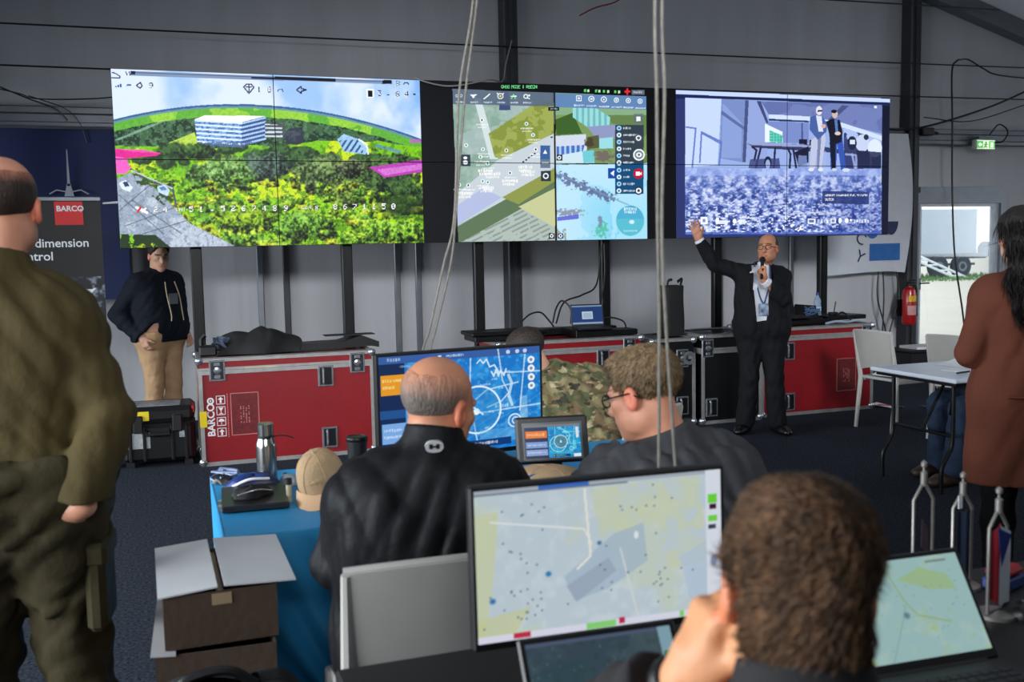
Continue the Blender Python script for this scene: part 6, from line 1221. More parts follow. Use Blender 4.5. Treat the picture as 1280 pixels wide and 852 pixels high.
        V = np.stack([a-sd*w_, a+sd*w_, b_-sd*w_*.8, b_+sd*w_*.8, b_+nn*w_*.8, c], 1).reshape(-1, 3); o = (np.arange(n_)*6)[:, None]
        F = np.concatenate([o+np.array([t]) for t in ((0, 1, 3), (0, 3, 2), (2, 3, 5), (3, 4, 5), (4, 2, 5), (1, 4, 3), (0, 2, 4), (0, 4, 1))])
        me2 = np_mesh('hair_strands', V, F, m_); at = me2.color_attributes.new('tint', 'FLOAT_COLOR', 'POINT'); c4 = np.ones((len(V), 4), 'f4'); c4[:, :3] = np.repeat(rg.uniform(.4, 2.0, n_), 6)[:, None]; at.data.foreach_set('color', c4.ravel())
        o_ = link('hair_strands', me2, parent); o_['kind'] = 'stuff'; return o_
def ik(a, b_, l1, l2, hint):
    """middle joint between a and b with bone lengths l1, l2, bent towards hint"""
    a, b_, hint = vec(*a), vec(*b_), vec(*hint); d = b_-a; L = min(np.linalg.norm(d), (l1+l2)*.999); u = nrm(d); x = (L*L+l1*l1-l2*l2)/(2*L); h = math.sqrt(max(0, l1*l1-x*x)); v = hint-a; v = nrm(v-u*np.dot(v, u)); return tuple(a+u*x+v*h)
def skin_mat(name, rgb, rough=.5): return mat(name, rgb, rough, var=.06, vs=30, bump=.06, bs=260, attr='tint', spec=.4)
def fabric(name, rgb, var=.15, vs=9, bump=.35, bs=22, rough=.85, **k): return mat(name, rgb, rough, var=var, vs=vs, bump=bump, bs=bs, spec=.2, **k)
def hair_mat(name, rgb, var=.35): return mat(name, rgb, .55, var=var, vs=46, bump=.5, bs=150, stretch=(1, 1, .35), attr='tint', spec=.35)
SK_FAIR = skin_mat('skin_fair', (206, 160, 134)); SK_TAN = skin_mat('skin_tanned', (186, 128, 98)); SK_RED = skin_mat('skin_ruddy', (200, 140, 112))
M_shoe = mat('black_leather', (14, 13, 13), .3, var=.2)
def one(V): return np.ones((len(V), 3), 'f4')
def shoes(f, m_, h=.008, o=.008):
    for e in 'LR':
        def fn(g, e=e): f.foot(g, e, o); g.plane((0, 0, f.J['an'+e][2]-.085+.004), (0, 0, -1)); g.plane(f.J['an'+e]+vec(0, 0, .03), (0, 0, 1))
        a = f.J['an'+e]; g = Vox(a-vec(.3, .3, .12), a+vec(.3, .3, .1), h); fn(g); g.build('shoe', m_, f.t)
def stand(H, **ov):
    k = H/1.75; J = dict(pelvis=(0, 0, .96*k), chest=(0, .005, 1.27*k), neck=(0, -.025, 1.475*k), head=(0, .012, H-.127), shL=(-.18, -.01, 1.385*k), shR=(.18, -.01, 1.385*k), hipL=(-.088, 0, .90*k), hipR=(.088, 0, .90*k), knL=(-.1, .03, .50*k), knR=(.1, .03, .50*k), anL=(-.105, -.01, .088), anR=(.105, -.01, .088), toeL=(-.14, .2, 0), toeR=(.14, .2, 0), elL=(-.25, -.03, 1.13*k), elR=(.25, -.03, 1.13*k), wrL=(-.26, .08, .89*k), wrR=(.26, .08, .89*k)); J.update(ov); return J
def sit(**ov):
    J = dict(pelvis=(0, 0, .575), chest=(0, .03, .90), neck=(0, .02, 1.085), head=(0, .06, 1.2), shL=(-.178, .02, .995), shR=(.178, .02, .995), hipL=(-.09, .02, .55), hipR=(.09, .02, .55), knL=(-.12, .43, .52), knR=(.12, .43, .52), anL=(-.12, .42, .088), anR=(.12, .42, .088), toeL=(-.13, .6, 0), toeR=(.13, .6, 0), elL=(-.26, .12, .80), elR=(.26, .12, .80), wrL=(-.16, .36, .80), wrR=(.16, .36, .80)); J.update(ov); return J
def to_local(loc, rz):
    R = rot_z(-rz); l = vec(*loc); return lambda x, y, z: tuple(R @ (vec(x, y, z)-l))
def jacket(f, name, m_, h, o=.016, t0=-.12, ends=(.97, .97), loose=1.0, fold=.006, seed=1, collar=None, hem=None, open_v=None, cuff=0.0, parent=None):
    def fn(g):
        f.torso(g, o, t0, 1.0, loose)
        for e, en in zip('LR', ends): f.arm(g, e, o, en, cuff, loose)
        if fold: g.folds(fold, seed)
        n_ = f.J['neck']; up = nrm(f.J['head']-f.J['neck']+vec(0, 0, .05))
        if collar: g.cap(n_+vec(0, 0, -.04), n_+up*collar, .066*f.k+o*.6, .06*f.k+o*.6, .03)
        g.plane(n_+up*(collar if collar else .0), up, n_-vec(.13, .13, .06), n_+vec(.13, .13, .3))
        if hem is not None: g.plane((0, 0, hem), (0, 0, -1))
        for e, en in zip('LR', ends):
            b_, c = f.J['el'+e], f.J['wr'+e]; p = b_+(c-b_)*(en+.02); g.plane(p, c-b_, p-.11, p+.11)
        if open_v: open_v(g)
    return f.shell(name, h, m_, fn, ['pelvis', 'chest', 'neck', 'shL', 'shR', 'elL', 'elR', 'wrL', 'wrR', 'hipL', 'hipR'], .2, parent=parent)
def trousers(f, m_, h, o=.014, top=None, fold=.005, seed=2, loose=1.0, flare=.25):
    def fn(g):
        f.torso(g, o, -.28, .2, loose, False)
        for e in 'LR': f.leg(g, e, o, .98, loose, flare)
        if fold: g.folds(fold, seed)
        g.plane(f.spine(.18) if top is None else (0, 0, top), f.spine(.3)-f.spine(0))
        for e in 'LR': g.plane(f.J['an'+e]-vec(0, 0, .045), (0, 0, -1), f.J['an'+e]-.2, f.J['an'+e]+.2)
    return f.shell('trousers', h, m_, fn, ['pelvis', 'hipL', 'hipR', 'knL', 'knR', 'anL', 'anR'], .2)
def glasses(f, m_, lens):
    q = MB(); V_ = lambda *a: tuple(f.hp(*a))
    for x in (-1, 1):
        q.tube([V_(x*.033+.024*math.cos(a), .106-.012*abs(math.cos(a)*.5+x*.5)**2*0-abs(x*.033+.024*math.cos(a))*.12, .006+.017*math.sin(a)) for a in np.linspace(0, 6.2832, 18)], .0022, 6, False)
        q.tube([V_(x*.056, .099, .01), V_(x*.079, .06, .012), V_(x*.084, -.01, .012), V_(x*.083, -.03, -.002)], .0024, 6)
    q.tube([V_(-.01, .106, .01), V_(0, .109, .013), V_(.01, .106, .01)], .002, 6); o = q.build('glasses', m_, f.t, True)
CAMO = None
# ---- officer in olive uniform, back view, near left
L0, Z0 = (-.41, 2.93, 0), rad(-6); f = Fig('man in olive uniform seen from behind, hand on hip, near left', L0, Z0, stand(1.855, elR=(.27, -.07, 1.18), wrR=(.195, -.13, .945), elL=(-.27, -.02, 1.15), wrL=(-.23, .1, .92), shR=(.168, -.01, 1.43), shL=(-.168, -.01, 1.43), head=(.03, .012, 1.725), neck=(.012, -.025, 1.56), hipR=(.105, 0, .955), knR=(.135, .03, .53), anR=(.145, -.01, .088)), (rad(4), rad(-4), 0), 1.07, 1.02, .02)
f.body(.007, SK_RED, [(('R', (-.8, .25, -.3), (.1, .9, .1)), dict(curl=(1.1, 1.2, 1.2, 1.2), thumb=(.5, .5), sc=1.05)), (('L', (.05, .3, -.9), (1, 0, 0)), dict(curl=(.3, .3, .3, .3)))])
M_olive = fabric('olive_shirt', (74, 64, 37), .18, 5, .45, 16); M_olive2 = fabric('olive_trousers', (56, 50, 32), .2, 5, .45, 14)
jacket(f, 'shirt', M_olive, .008, .020, -.05, (.97, .96), 1.03, .006, 15, .06, .965, cuff=.25)
tr = trousers(f, M_olive2, .009, .026, 1.06, .011, 6, 1.03, .3)
for e, sx in (('R', 1), ('L', -1)):
    c = f.J['hip'+e]*.45+f.J['kn'+e]*.55; q = MB(); q.T = Matrix.Translation(tuple(c+vec(sx*.098, -.01, 0))) @ Matrix.Rotation(sx*.0, 4, 'Z'); q.box(-.03, .022, -.10, .09, -.13, .10, .016); q.box(-.03, .03, -.105, .095, .05, .115, .012); q.build('cargo_pocket', M_olive2, tr)
    q = MB(); b_ = f.J['sh'+e]+vec(sx*.01, 0, .073); a = b_+vec(-sx*.085, 0, .026); q.tube([a, (a+b_)/2+vec(0, 0, .003), b_], [.018, .024, .026], 8, True, .35); q.build('epaulette', fabric('epaulette_tan', (128, 118, 84)), f.t, True)
def bel(g): f.torso(g, .034, -.05, .3, 1.04, False); g.plane((0, 0, 1.02), (0, 0, 1)); g.plane((0, 0, .975), (0, 0, -1))
f.shell('belt', .008, mat('belt_dark', (30, 28, 22), .5), bel, ['pelvis', 'hipL', 'hipR'], .25)
HM = hair_mat('hair_darkbrown', (40, 30, 24))
f.hair('hair', .006, HM, [((0, -.02, .043), (.0785, .0995, .0835))], lambda q, n_: np.maximum.reduce([q[..., 1]-.035+.25*(q[..., 2]-.03)+.003*n_, q[..., 2]-.088+.002*n_, -.055-q[..., 2]-.3*np.minimum(0, q[..., 1]+.02)]), (.0006, 60), lambda q: (lambda e: e*np.array([[1.3, 1.25, 1.2]])+(1-e)*np.array([[20, 13, 11]]))(np.clip((.092-q[:, 2:3]-.25*np.maximum(0, q[:, 1:2]+.02))*26, 0, 1)*np.clip((q[:, 2:3]+.062)*22, .25, 1)))
shoes(f, mat('boot_black', (20, 18, 16), .5))
# ---- technician in dark hoodie, far left behind the case
L4, Z4 = (-.03, 9.1, 0), rad(-140); f = Fig('young man in dark hoodie and beige trousers, hand in pocket', L4, Z4, stand(1.72, elR=(.30, -.15, 1.10), wrR=(.235, .06, .91), elL=(-.25, -.05, 1.1), wrL=(-.2, .12, .90), head=(0, .045, 1.585), neck=(0, .0, 1.44)), (rad(-24), rad(-12), rad(0)), 1.02, 1.03, .025)
f.body(.009, SK_FAIR, [(('R', (-.1, .4, -.8), (-1, 0, 0)), dict(curl=(.5, .5, .5, .5))), (('L', (.1, .5, -.7), (1, 0, 0)), dict(curl=(.5, .5, .5, .5)))])
M_hood = fabric('hoodie_navy', (20, 26, 36)); j = jacket(f, 'hoodie', M_hood, .010, .024, -.12, (.15, .97), 1.03, .006, 8, .05, .86)
q = MB()
for x in (-.05, .05): q.tube(bez([(x, .165, 1.37), (x*1.3, .20, 1.25), (x*1.2, .235, 1.1), (x*1.3, .24, 1.04)]), .005, 5)
q.build('drawstring', mat('cord_cream', (176, 160, 130), .7), j, True)
MB().box(-.045, .045, .195, .205, 1.18, 1.27).build('badge', mat('badge_grey', (96, 100, 108), .5), j)
trousers(f, fabric('chino_beige', (186, 152, 116), .1), .011, .012, .96, .004, 9, 1.02, .5)
hm = hair_mat('hair_brown_dark', (48, 34, 26)); f.hair('hair', .008, hm, [((0, -.012, .055), (.086, .108, .088))], lambda q, n_: np.maximum(q[..., 1]-.062+.9*np.maximum(0, .06-q[..., 2])+.004*n_, -.045-q[..., 2]), (.003, 70), one)
shoes(f, M_shoe, .01)
# ---- presenter in dark suit
L5, Z5 = (4.745, 7.17, 0), rad(152); W = to_local(L5, Z5); H5 = 1.67
J = stand(H5, anL=(-.13, .02, .088), anR=(.13, -.0, .088)); J['head'] = W(4.775, 7.13, 1.545); J['neck'] = W(4.775, 7.185, 1.40); J['shR'] = W(4.61, 7.20, 1.345); J['shL'] = W(4.925, 7.16, 1.32)
J['wrR'] = W(4.235, 7.32, 1.635); J['elR'] = ik(J['shR'], J['wrR'], .27, .25, W(4.4, 7.3, 1.2)); J['wrL'] = W(4.635, 6.97, 1.295); J['elL'] = ik(J['shL'], J['wrL'], .28, .25, W(5.0, 6.9, .9)); J['toeL'] = (-.2, .2, 0); J['toeR'] = (.22, .2, 0)
f = Fig('presenter in dark suit with raised arm speaking into a microphone', L5, Z5, J, (rad(-22), rad(6), 0), 1.0, .94, .015)
Rl = rot_z(-Z5); wd = lambda x, y, z: Rl @ vec(x, y, z)
f.body(.006, SK_TAN, [(('R', wd(-.25, .1, .9), wd(-.75, -.6, .1)), dict(curl=(.06, .05, .08, .2), thumb=(.75, .1), spread=.13, sc=1.08)), (('L', wd(-.35, .12, .75), wd(.5, -.1, .4)), dict(curl=(1.1, 1.1, 1.1, 1.1), thumb=(.3, .6), sc=1.05))])
M_suit = fabric('suit_charcoal', (20, 21, 25), .15, 9, .25, 24); M_shirt = fabric('shirt_white', (214, 218, 226), .04, 6, .2, 16)
def shirt(g):
    f.torso(g, .004, -.05, .95); g.folds(.004, 3); n_ = f.J['neck']; g.cap(n_+vec(0, .0, -.03), n_+vec(0, .01, .03), .068, .062, .02); g.plane(n_+vec(0, .01, .03), (0, -.3, 1), n_-vec(.13, .13, .06), n_+vec(.13, .13, .3)); g.plane((0, 0, .93), (0, 0, -1))
f.shell('shirt', .008, M_shirt, shirt, ['pelvis', 'chest', 'neck', 'shL', 'shR', 'hipL', 'hipR'], .2)
for e, en in (('R', 1.0), ('L', .99)):
    def cf(g, e=e, en=en):
        b_, c = f.J['el'+e], f.J['wr'+e]; f.arm(g, e, .010, en, .1); p = b_+(c-b_)*.80; g.plane(p, b_-c); p = b_+(c-b_)*en; g.plane(p, c-b_)
    f.shell('shirt_cuff', .006, M_shirt, cf, ['wr'+e, 'el'+e], .1)
def openv(g):
    n_ = f.J['neck']; r_, x, y, z = g.sl((-.3, 0, .7), (.3, .5, 1.6)); wdt = .044+.034*np.clip((z-1.0)/.35, -.6, .9)*np.ones_like(x)-.09*np.clip((.92-z)/.2, 0, 1)*0
    cut = np.maximum(np.abs(x-.015)-wdt, .02-y); s_ = g.d[r_]; g.d[r_] = np.maximum(s_, -cut)
jk = jacket(f, 'suit_jacket', M_suit, .007, .017, -.28, (.90, .90), 1.03, .006, 11, .03, .72, openv)
for sx in (-1, 1):
    q = MB(); n_ = f.J['neck']; q.surf(lambda u, v: (sx*(.062+.02*v+(.05)*u*math.sin(v*3.0)+.012)+.015*0, .13+.03*math.sin(v*2.4)-.045*(1-v)*(v < .2)-.12*max(0, .25-v)*2, n_[2]+.02-.34*v), 5, 12, .006); q.build('lapel', M_suit, jk, True)
trousers(f, M_suit, .009, .016, .99, .006, 12, 1.05, .45)
q = MB(); q.tube(bez([(-.06, .02, 1.44), (-.06, .12, 1.30), (-.02, .165, 1.15), (.0, .175, 1.10), (.03, .165, 1.16), (.06, .12, 1.30), (.06, .02, 1.44)]), .006, 6, True, .4); q.build('lanyard', mat('lanyard_blue', (40, 60, 110), .6), f.t, True); MB().box(-.04, .04, .172, .18, 1.0, 1.1, .003).build('name_badge', mat('badge_light', (150, 170, 196), .4, var2=(30, 40, 60), vs=26), f.t)
glasses(f, M_blk, None)
f.hair('hair', .007, hair_mat('hair_greydark', (52, 46, 44)), [((0, -.02, .043), (.079, .101, .084))], lambda q, n_: np.maximum.reduce([q[..., 1]-.03+.5*(q[..., 2]-.04), q[..., 2]-.11+.003*n_, -.045-q[..., 2]]), (.0012, 60), lambda q: one(q)*np.where(q[:, 2:3] < .03, 2.2, .8))
shoes(f, M_shoe, .008)
wl = f.J['wrL']; pc = wl+nrm(wd(-.35, .12, .75))*.085+nrm(wd(.5, -.1, .4))*.028
t = thing('microphone', 'black handheld microphone in the fist of the presenter', 'microphone', L5, Z5); md = nrm(f.hp(0, .13, -.07)-pc)*1.0; a = pc-md*.10; b_ = pc+md*.075
MB().tube([a, pc, b_], [.011, .013, .015], 12).build('handle', M_blk, t, True); q = MB(); hd = b_+md*.018; q.tube([b_-md*.006, b_+md*.004, b_+md*.018, b_+md*.034, b_+md*.042], [.017, .024, .027, .021, .008], 14); q.build('grille', mat('mic_grille', (26, 26, 28), .5, .5, bump=.6, bs=400), t, True)
# ---- woman in brown coat, right
L6, Z6 = (3.535, 3.305, 0), rad(-34); W = to_local(L6, Z6); J = stand(1.72); J.update(elL=(-.24, -.02, 1.10), wrL=(-.18, .19, 1.09), elR=(.28, .0, 1.09), wrR=(.17, .2, 1.06), shL=(-.155, -.01, 1.36), shR=(.155, -.01, 1.36), head=(-.045, .01, 1.60), neck=(-.015, -.02, 1.44))
f = Fig('woman with long dark hair in a brown coat, seen from behind', L6, Z6, J, (rad(14), rad(-6), 0), .97, .98, 0, True)
f.body(.008, SK_FAIR, [(('L', (.5, .7, .1), (.2, -.1, .9)), dict(curl=(.4, .45, .5, .5))), (('R', (-.5, .7, .1), (-.2, -.1, .9)), dict(curl=(.4, .45, .5, .5)))])
M_coat = fabric('coat_brown', (98, 54, 40), .1, 6, .3, 10)
def coat(g):
    f.torso(g, .02, -.28, 1.0, 1.0)
    for z, w_, r in ((.86, .10, .122), (.76, .105, .126), (.66, .11, .13), (.56, .115, .134), (.46, .12, .138)): g.cap((-w_, 0, z), (w_, 0, z), r, r, .06)
    for e in 'LR': f.arm(g, e, .020, .96, .25, 1.0)
    g.folds(.006, 21, 40, .4); n_ = f.J['neck']; g.cap(n_+vec(0, 0, -.03), n_+vec(0, .01, .045), .075, .07, .03); g.plane(n_+vec(0, .01, .045), (0, 0, 1), n_-vec(.13, .13, .05), n_+vec(.13, .13, .3)); g.plane((0, 0, .535), (0, 0, -1))
    for e in 'LR': b_, c = f.J['el'+e], f.J['wr'+e]; p = b_+(c-b_)*.94; g.plane(p, c-b_, p-.1, p+.1)
f.shell('coat', .008, M_coat, coat, ['pelvis', 'chest', 'neck', 'shL', 'shR', 'elL', 'elR', 'wrL', 'wrR'], .28, zlo=.44)
MB().tube([(-.11, -.168, .93), (-.05, -.178, .93), (.05, -.178, .93), (.11, -.168, .93)], .018, 8, True, .4).build('back_belt', M_coat, f.t, True)
trousers(f, fabric('trousers_black', (16, 17, 20)), .011, .010, .95, .004, 23)
hm = hair_mat('hair_black_brown', (30, 24, 22)); hh = f.hair('hair', .006, hm, [((0, -.018, .05), (.092, .112, .092)), ((0, -.065, -.06), (.092, .065, .13)), ((.0, -.085, -.19), (.105, .05, .13)), ((0, -.088, -.29), (.09, .036, .10))], lambda q, n_: np.where(q[..., 2] > -.01, q[..., 1]-.065+.6*(.08-q[..., 2]), q[..., 1]-.0+.004*n_), (.0018, 40), one, 4)
f.strands(hh, hm, lambda q, n_: (q[:, 1] < .03) & (q[:, 2] < .08), 2600, .10, .002, lambda q: np.stack([q[:, 0]*.6, -.2+0*q[:, 1], -1+0*q[:, 2]], -1), 5, .07, .10)
shoes(f, M_shoe, .01)
# ---- seated visitor in jeans behind the table
f = Fig('seated person in blue jeans mostly hidden behind the woman', (5.44, 5.15, 0), rad(88), sit(knL=(-.1, .56, .50), knR=(.13, .54, .50), anL=(-.09, .60, .088), anR=(.16, .50, .088), toeL=(-.1, .8, 0), toeR=(.17, .7, 0), hipL=(-.09, .06, .55), hipR=(.09, .06, .55), chest=(0, -.04, .9), neck=(0, -.08, 1.08), head=(0, -.05, 1.2), shL=(-.178, -.06, .99), shR=(.178, -.06, .99), elL=(-.25, -.02, .73), elR=(.25, -.02, .73), wrL=(-.12, .2, .68), wrR=(.12, .2, .68)), (0, rad(-5), 0), 1.0, 1.0)
f.body(.010, SK_FAIR, [(('L', (.3, .9, -.1), (0, 0, -1)), dict(curl=(.2, .2, .2, .2))), (('R', (-.3, .9, -.1), (0, 0, -1)), dict(curl=(.2, .2, .2, .2)))])
jacket(f, 'sweater', fabric('sweater_dark', (34, 36, 42)), .012, .016, -.1, fold=.006, seed=31); trousers(f, fabric('denim_blue', (46, 60, 82), .25, 12), .009, .018, .7, .005, 32, 1.0, .5); shoes(f, mat('shoe_brown', (64, 46, 34), .5, var=.2), .008, .012)
f.hair('hair', .009, hair_mat('hair_brown_dark', (48, 34, 26)), [((0, -.015, .05), (.083, .104, .087))], lambda q, n_: np.maximum(q[..., 1]-.05+.8*np.maximum(0, .06-q[..., 2]), -.05-q[..., 2]), (.002, 70), one)
make_chair('white plastic chair of the seated visitor in jeans', (5.44, 5.15, 0), rad(90))
# ---- bald man in black jacket, back view
L1, Z1 = (.635, 2.50, 0), rad(-10); W = to_local(L1, Z1)
f = Fig('bald man in black jacket seated with his back to the camera', L1, Z1, sit(head=(.035, .0, 1.185), neck=(.01, -.035, 1.07), chest=(0, -.02, .88), elL=(-.235, .03, .78), elR=(.225, .08, .78), shL=(-.168, -.02, .975), shR=(.168, -.02, .975), wrL=(-.2, .30, .79), wrR=(.12, .32, .79)), (rad(-46), rad(-12), rad(4)), 1.06, 1.05, .02)
f.body(.006, SK_TAN, [(('L', (.4, .85, -.1), (0, -.2, -1)), dict(curl=(.3, .3, .35, .4))), (('R', (-.4, .85, -.1), (0, -.2, -1)), dict(curl=(.3, .3, .35, .4)))])
M_blackj = fabric('jacket_black', (14, 15, 18), .2, 7, .3, 14, .6); jk = jacket(f, 'jacket', M_blackj, .007, .022, -.12, (.96, .96), 1.03, .007, 41, .075, .50, cuff=.1)
n_ = f.J['neck']; q = MB(); q.T = Matrix.Translation((n_[0]+.0, n_[1]-.096, n_[2]+.042)) @ Matrix.Rotation(rad(14), 4, 'X'); q.prism([(.023*math.cos(a)*abs(math.cos(a))**-.3 if abs(math.cos(a)) > .05 else 0, .0155*math.sin(a)) for a in np.linspace(0, 6.2832, 20)[:-1]], -.004, .004); lg = q.build('collar_logo', mat('logo_silver', (176, 178, 180), .4), jk)
q = MB(); q.T = Matrix.Translation((n_[0], n_[1]-.1005, n_[2]+.042)) @ Matrix.Rotation(rad(14), 4, 'X'); q.box(-.013, -.004, -.001, .001, -.007, .007, .002); q.box(.004, .013, -.001, .001, -.007, .007, .002); q.box(-.006, .006, -.001, .001, -.002, .002); q.build('logo_mark', M_blk, lg)
trousers(f, fabric('trousers_dark', (24, 26, 32)), .012, .016, .68, .005, 42); shoes(f, M_shoe, .011)
def hc1(q): e = np.clip((.080-q[:, 2:3]-.3*np.maximum(0, q[:, 1:2]+.02))*16, 0, 1)*np.clip((q[:, 2:3]+.085)*18, .0, 1); s_ = np.array([[3.0, 1.55, 1.05]]); h_ = np.array([[.85, .83, .82]]); return s_*(1-e)+h_*e
f.hair('hair', .0045, hair_mat('hair_greying', (112, 104, 97), .3), [((0, -.02, .043), (.0775, .0995, .083))], lambda q, n_: np.maximum.reduce([q[..., 1]-.03+.25*(q[..., 2]-.02), q[..., 2]-.083-.05*np.maximum(0, np.abs(q[..., 0])-.02)+.003*n_+.35*np.maximum(0, q[..., 1]+.03), -.078-q[..., 2]]), (.0005, 60), hc1)
# ---- man with glasses in dark grey vest, profile
L2, Z2 = (1.37, 2.40, 0), rad(14); W = to_local(L2, Z2); J = sit(head=W(1.255, 2.47, 1.185), neck=W(1.315, 2.43, 1.05), chest=W(1.34, 2.40, .87), shL=W(1.15, 2.45, .96), shR=W(1.49, 2.45, .965), elR=W(1.60, 2.56, .78), wrR=W(1.5, 2.78, .78), elL=W(1.05, 2.58, .80), wrL=W(1.16, 2.84, .78))
J['knL'] = (-.12, .40, .52); J['knR'] = (.12, .40, .52)
f = Fig('man with glasses and short brown hair in grey jacket, looking down', L2, Z2, J, (rad(18), rad(-16), 0), 1.03, 1.02, .02)
f.body(.006, SK_RED, [(('L', (.3, .9, -.1), (0, -.2, -1)), dict(curl=(.3, .3, .35, .4))), (('R', (-.4, .9, -.1), (0, -.2, -1)), dict(curl=(.3, .3, .35, .4)))])
jacket(f, 'jacket', fabric('jacket_grey', (64, 65, 68), .15, 8, .3, 14, .7), .007, .024, -.12, (.96, .96), 1.03, .010, 51, .045, .5); trousers(f, fabric('trousers_dark', (24, 26, 32)), .012, .016, .68, .005, 52); shoes(f, M_shoe, .011); glasses(f, M_blk, None)
hm = hair_mat('hair_light_brown', (112, 92, 66)); hh = f.hair('hair', .005, hm, [((0, -.018, .048), (.0815, .104, .086)), ((0, .03, .092), (.055, .062, .038))], lambda q, n_: np.maximum.reduce([q[..., 1]-.088+.9*np.maximum(0, .085-q[..., 2])+.004*n_, -.068-q[..., 2]+.6*np.maximum(0, q[..., 1]+.05), -np.maximum(.07-np.hypot(q[..., 1]-.02, (q[..., 2]+.02)*1.0)*1.6, -1)*0-9]), (.0009, 75), lambda q: one(q)*np.clip(.72+(q[:, 2:3]+.05)*3, .7, 1.2), 7)
f.strands(hh, hm, lambda q, n_: q[:, 2] > -.03, 4200, .026, .0012, lambda q: (q-np.array([.01, -.055, .115]))*12+np.array([.15, .25, 0]), 8, .25, .3)
make_chair('white plastic chair under the man with glasses', (1.38, 2.37, 0), Z2)
# ---- soldier in camouflage bending over the table
cm = bpy.data.materials.new('camouflage'); cm.use_nodes = True; N_ = cm.node_tree.nodes; L_ = cm.node_tree.links; bs_ = N_['Principled BSDF']; bs_.inputs['Roughness'].default_value = .9; tc = N_.new('ShaderNodeTexCoord'); col = None
for (sc_, thr, cc) in ((9, .5, (88, 92, 60)), (13, .55, (120, 100, 70)), (17, .6, (56, 56, 40)), (15, .62, (176, 164, 128))):
    nz = N_.new('ShaderNodeTexNoise'); nz.inputs['Scale'].default_value = sc_; nz.inputs['Detail'].default_value = 3; mp = N_.new('ShaderNodeMapping'); mp.inputs['Location'].default_value = (sc_, thr*10, 3); mp.inputs['Scale'].default_value = (1, 1, 1.7); L_.new(tc.outputs['Object'], mp.inputs[0]); L_.new(mp.outputs[0], nz.inputs['Vector']); mr = N_.new('ShaderNodeMapRange'); mr.inputs[1].default_value = thr-.02; mr.inputs[2].default_value = thr+.02; L_.new(nz.outputs[0], mr.inputs[0]); mx = N_.new('ShaderNodeMix'); mx.data_type = 'RGBA'; L_.new(mr.outputs[0], mx.inputs[0])
    if col is None: mx.inputs[6].default_value = (*lin((136, 124, 88)), 1)
    else: L_.new(col, mx.inputs[6])
    mx.inputs[7].default_value = (*lin(cc), 1); col = mx.outputs[2]
L_.new(col, bs_.inputs['Base Color'])
L3, Z3 = (1.98, 4.28, 0), rad(28); W = to_local(L3, Z3); J = sit(); J.update(pelvis=W(1.98, 4.28, .575), chest=W(1.90, 4.42, .80), neck=W(1.725, 4.46, .985), head=W(1.645, 4.47, 1.085), shL=W(1.65, 4.43, .93), shR=W(1.98, 4.50, .91), elL=W(1.58, 4.62, .75), wrL=W(1.62, 4.85, .78), elR=W(2.1, 4.66, .74), wrR=W(1.95, 4.86, .78))
f = Fig('soldier in camouflage jacket hunched over beyond the rear monitor', L3, Z3, J, (rad(10), rad(-28), rad(-10)), 1.0, 1.12, .02)
f.body(.008, SK_FAIR, [(('L', (.2, .9, -.1), (0, -.2, -1)), dict(curl=(.3, .3, .35, .4))), (('R', (-.2, .9, -.1), (0, -.2, -1)), dict(curl=(.3, .3, .35, .4)))])
jacket(f, 'camouflage_jacket', cm, .008, .03, -.12, (.96, .96), 1.04, .014, 61, .04, .48); trousers(f, cm, .012, .02, .68, .006, 62); shoes(f, M_shoe, .011)
f.hair('hair', .006, hair_mat('hair_darkbrown', (40, 30, 24)), [((0, -.018, .047), (.080, .102, .086))], lambda q, n_: np.maximum(q[..., 1]-.05+.7*np.maximum(0, .06-q[..., 2]), -.045-q[..., 2]), (.001, 70), one)
make_chair('white plastic chair under the hunched soldier in camouflage', (1.99, 4.30, 0), Z3)
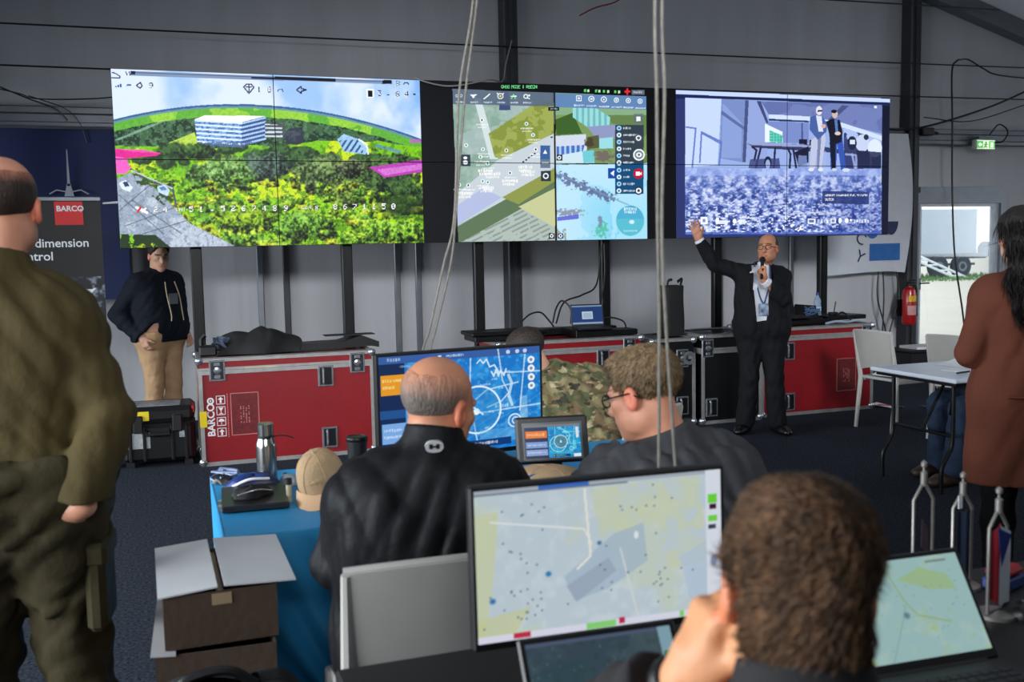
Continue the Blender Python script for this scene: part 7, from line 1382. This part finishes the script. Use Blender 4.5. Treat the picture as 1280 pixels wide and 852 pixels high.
# ---- man in the foreground, back of the head
L8, Z8 = (.60, .86, 0), rad(-24); W = to_local(L8, Z8); J = sit(); J.update(head=W(.646, .908, 1.212), neck=W(.62, .85, 1.085), chest=W(.61, .86, .89), shL=W(.45, .92, 1.0), shR=W(.78, .79, 1.0), elL=W(.435, 1.165, .80), elR=W(.86, 1.02, .80), wrR=W(.86, 1.25, .775)); J['wrL'] = W(.562, 1.0, 1.09); J['elL'] = ik(J['shL'], J['wrL'], .29, .26, W(.40, 1.3, .7))
f = Fig('brown-haired man in the foreground seen from behind, hand at his cheek', L8, Z8, J, (rad(2), rad(-8), rad(2)), .97, 1.02, .02)
Rl = rot_z(-Z8); wd = lambda x, y, z: Rl @ vec(x, y, z)
f.body(.005, skin_mat('skin_warm', (206, 146, 104)), [(('L', wd(.22, -.2, .95), wd(.9, -.2, -.2)), dict(curl=(.5, .62, .75, .9), thumb=(.55, .4), spread=.05, k=.005, sc=1.06)), (('R', wd(-.2, .9, -.1), wd(0, -.2, -1)), dict(curl=(.3, .3, .35, .4)))])
jk = jacket(f, 'jacket', fabric('jacket_dark_grey', (44, 43, 44), .15, 8, .3, 14), .008, .022, -.12, (.80, .96), 1.02, .008, 71, .075, .5); trousers(f, fabric('trousers_dark', (24, 26, 32)), .012, .016, .68, .005, 72); shoes(f, M_shoe, .011)
def wat(g):
    b_, c = f.J['elL'], f.J['wrL']; g.cap(b_+(c-b_)*.7, c, .042, .037, .01); g.plane(b_+(c-b_)*.88, b_-c); g.plane(b_+(c-b_)*.96, c-b_)
f.shell('wristwatch', .004, mat('watch_black', (14, 14, 16), .4), wat, ['wrL', 'elL'], .08)
hm = hair_mat('hair_warm_brown', (86, 61, 40), .5); hh = f.hair('hair', .0045, hm, [((0, -.02, .048), (.0835, .105, .086)), ((0, -.055, -.02), (.068, .056, .072)), ((.01, .015, .085), (.066, .072, .044))], lambda q, n_: np.maximum.reduce([q[..., 1]-.085+1.0*np.maximum(0, .08-q[..., 2])+.003*n_, -.088-q[..., 2]+.004*n_, np.where(np.abs(q[..., 0]) > .055, .045-np.hypot(q[..., 1]+.0, q[..., 2]+.004), -1)]), (.0026, 38), lambda q: one(q)*np.clip(.8+(q[:, 2:3])*4, .5, 1.4), 9)
f.strands(hh, hm, lambda q, n_: q[:, 2] > -.07, 9000, .028, .0012, lambda q: (q-np.array([.012, -.06, .11]))*12+np.cross(q-np.array([.012, -.06, .11]), np.array([0, -.4, 1.]))*9, 10, .35, .42)
make_chair('white plastic chair under the man in the foreground', (.60, .84, 0), Z8)
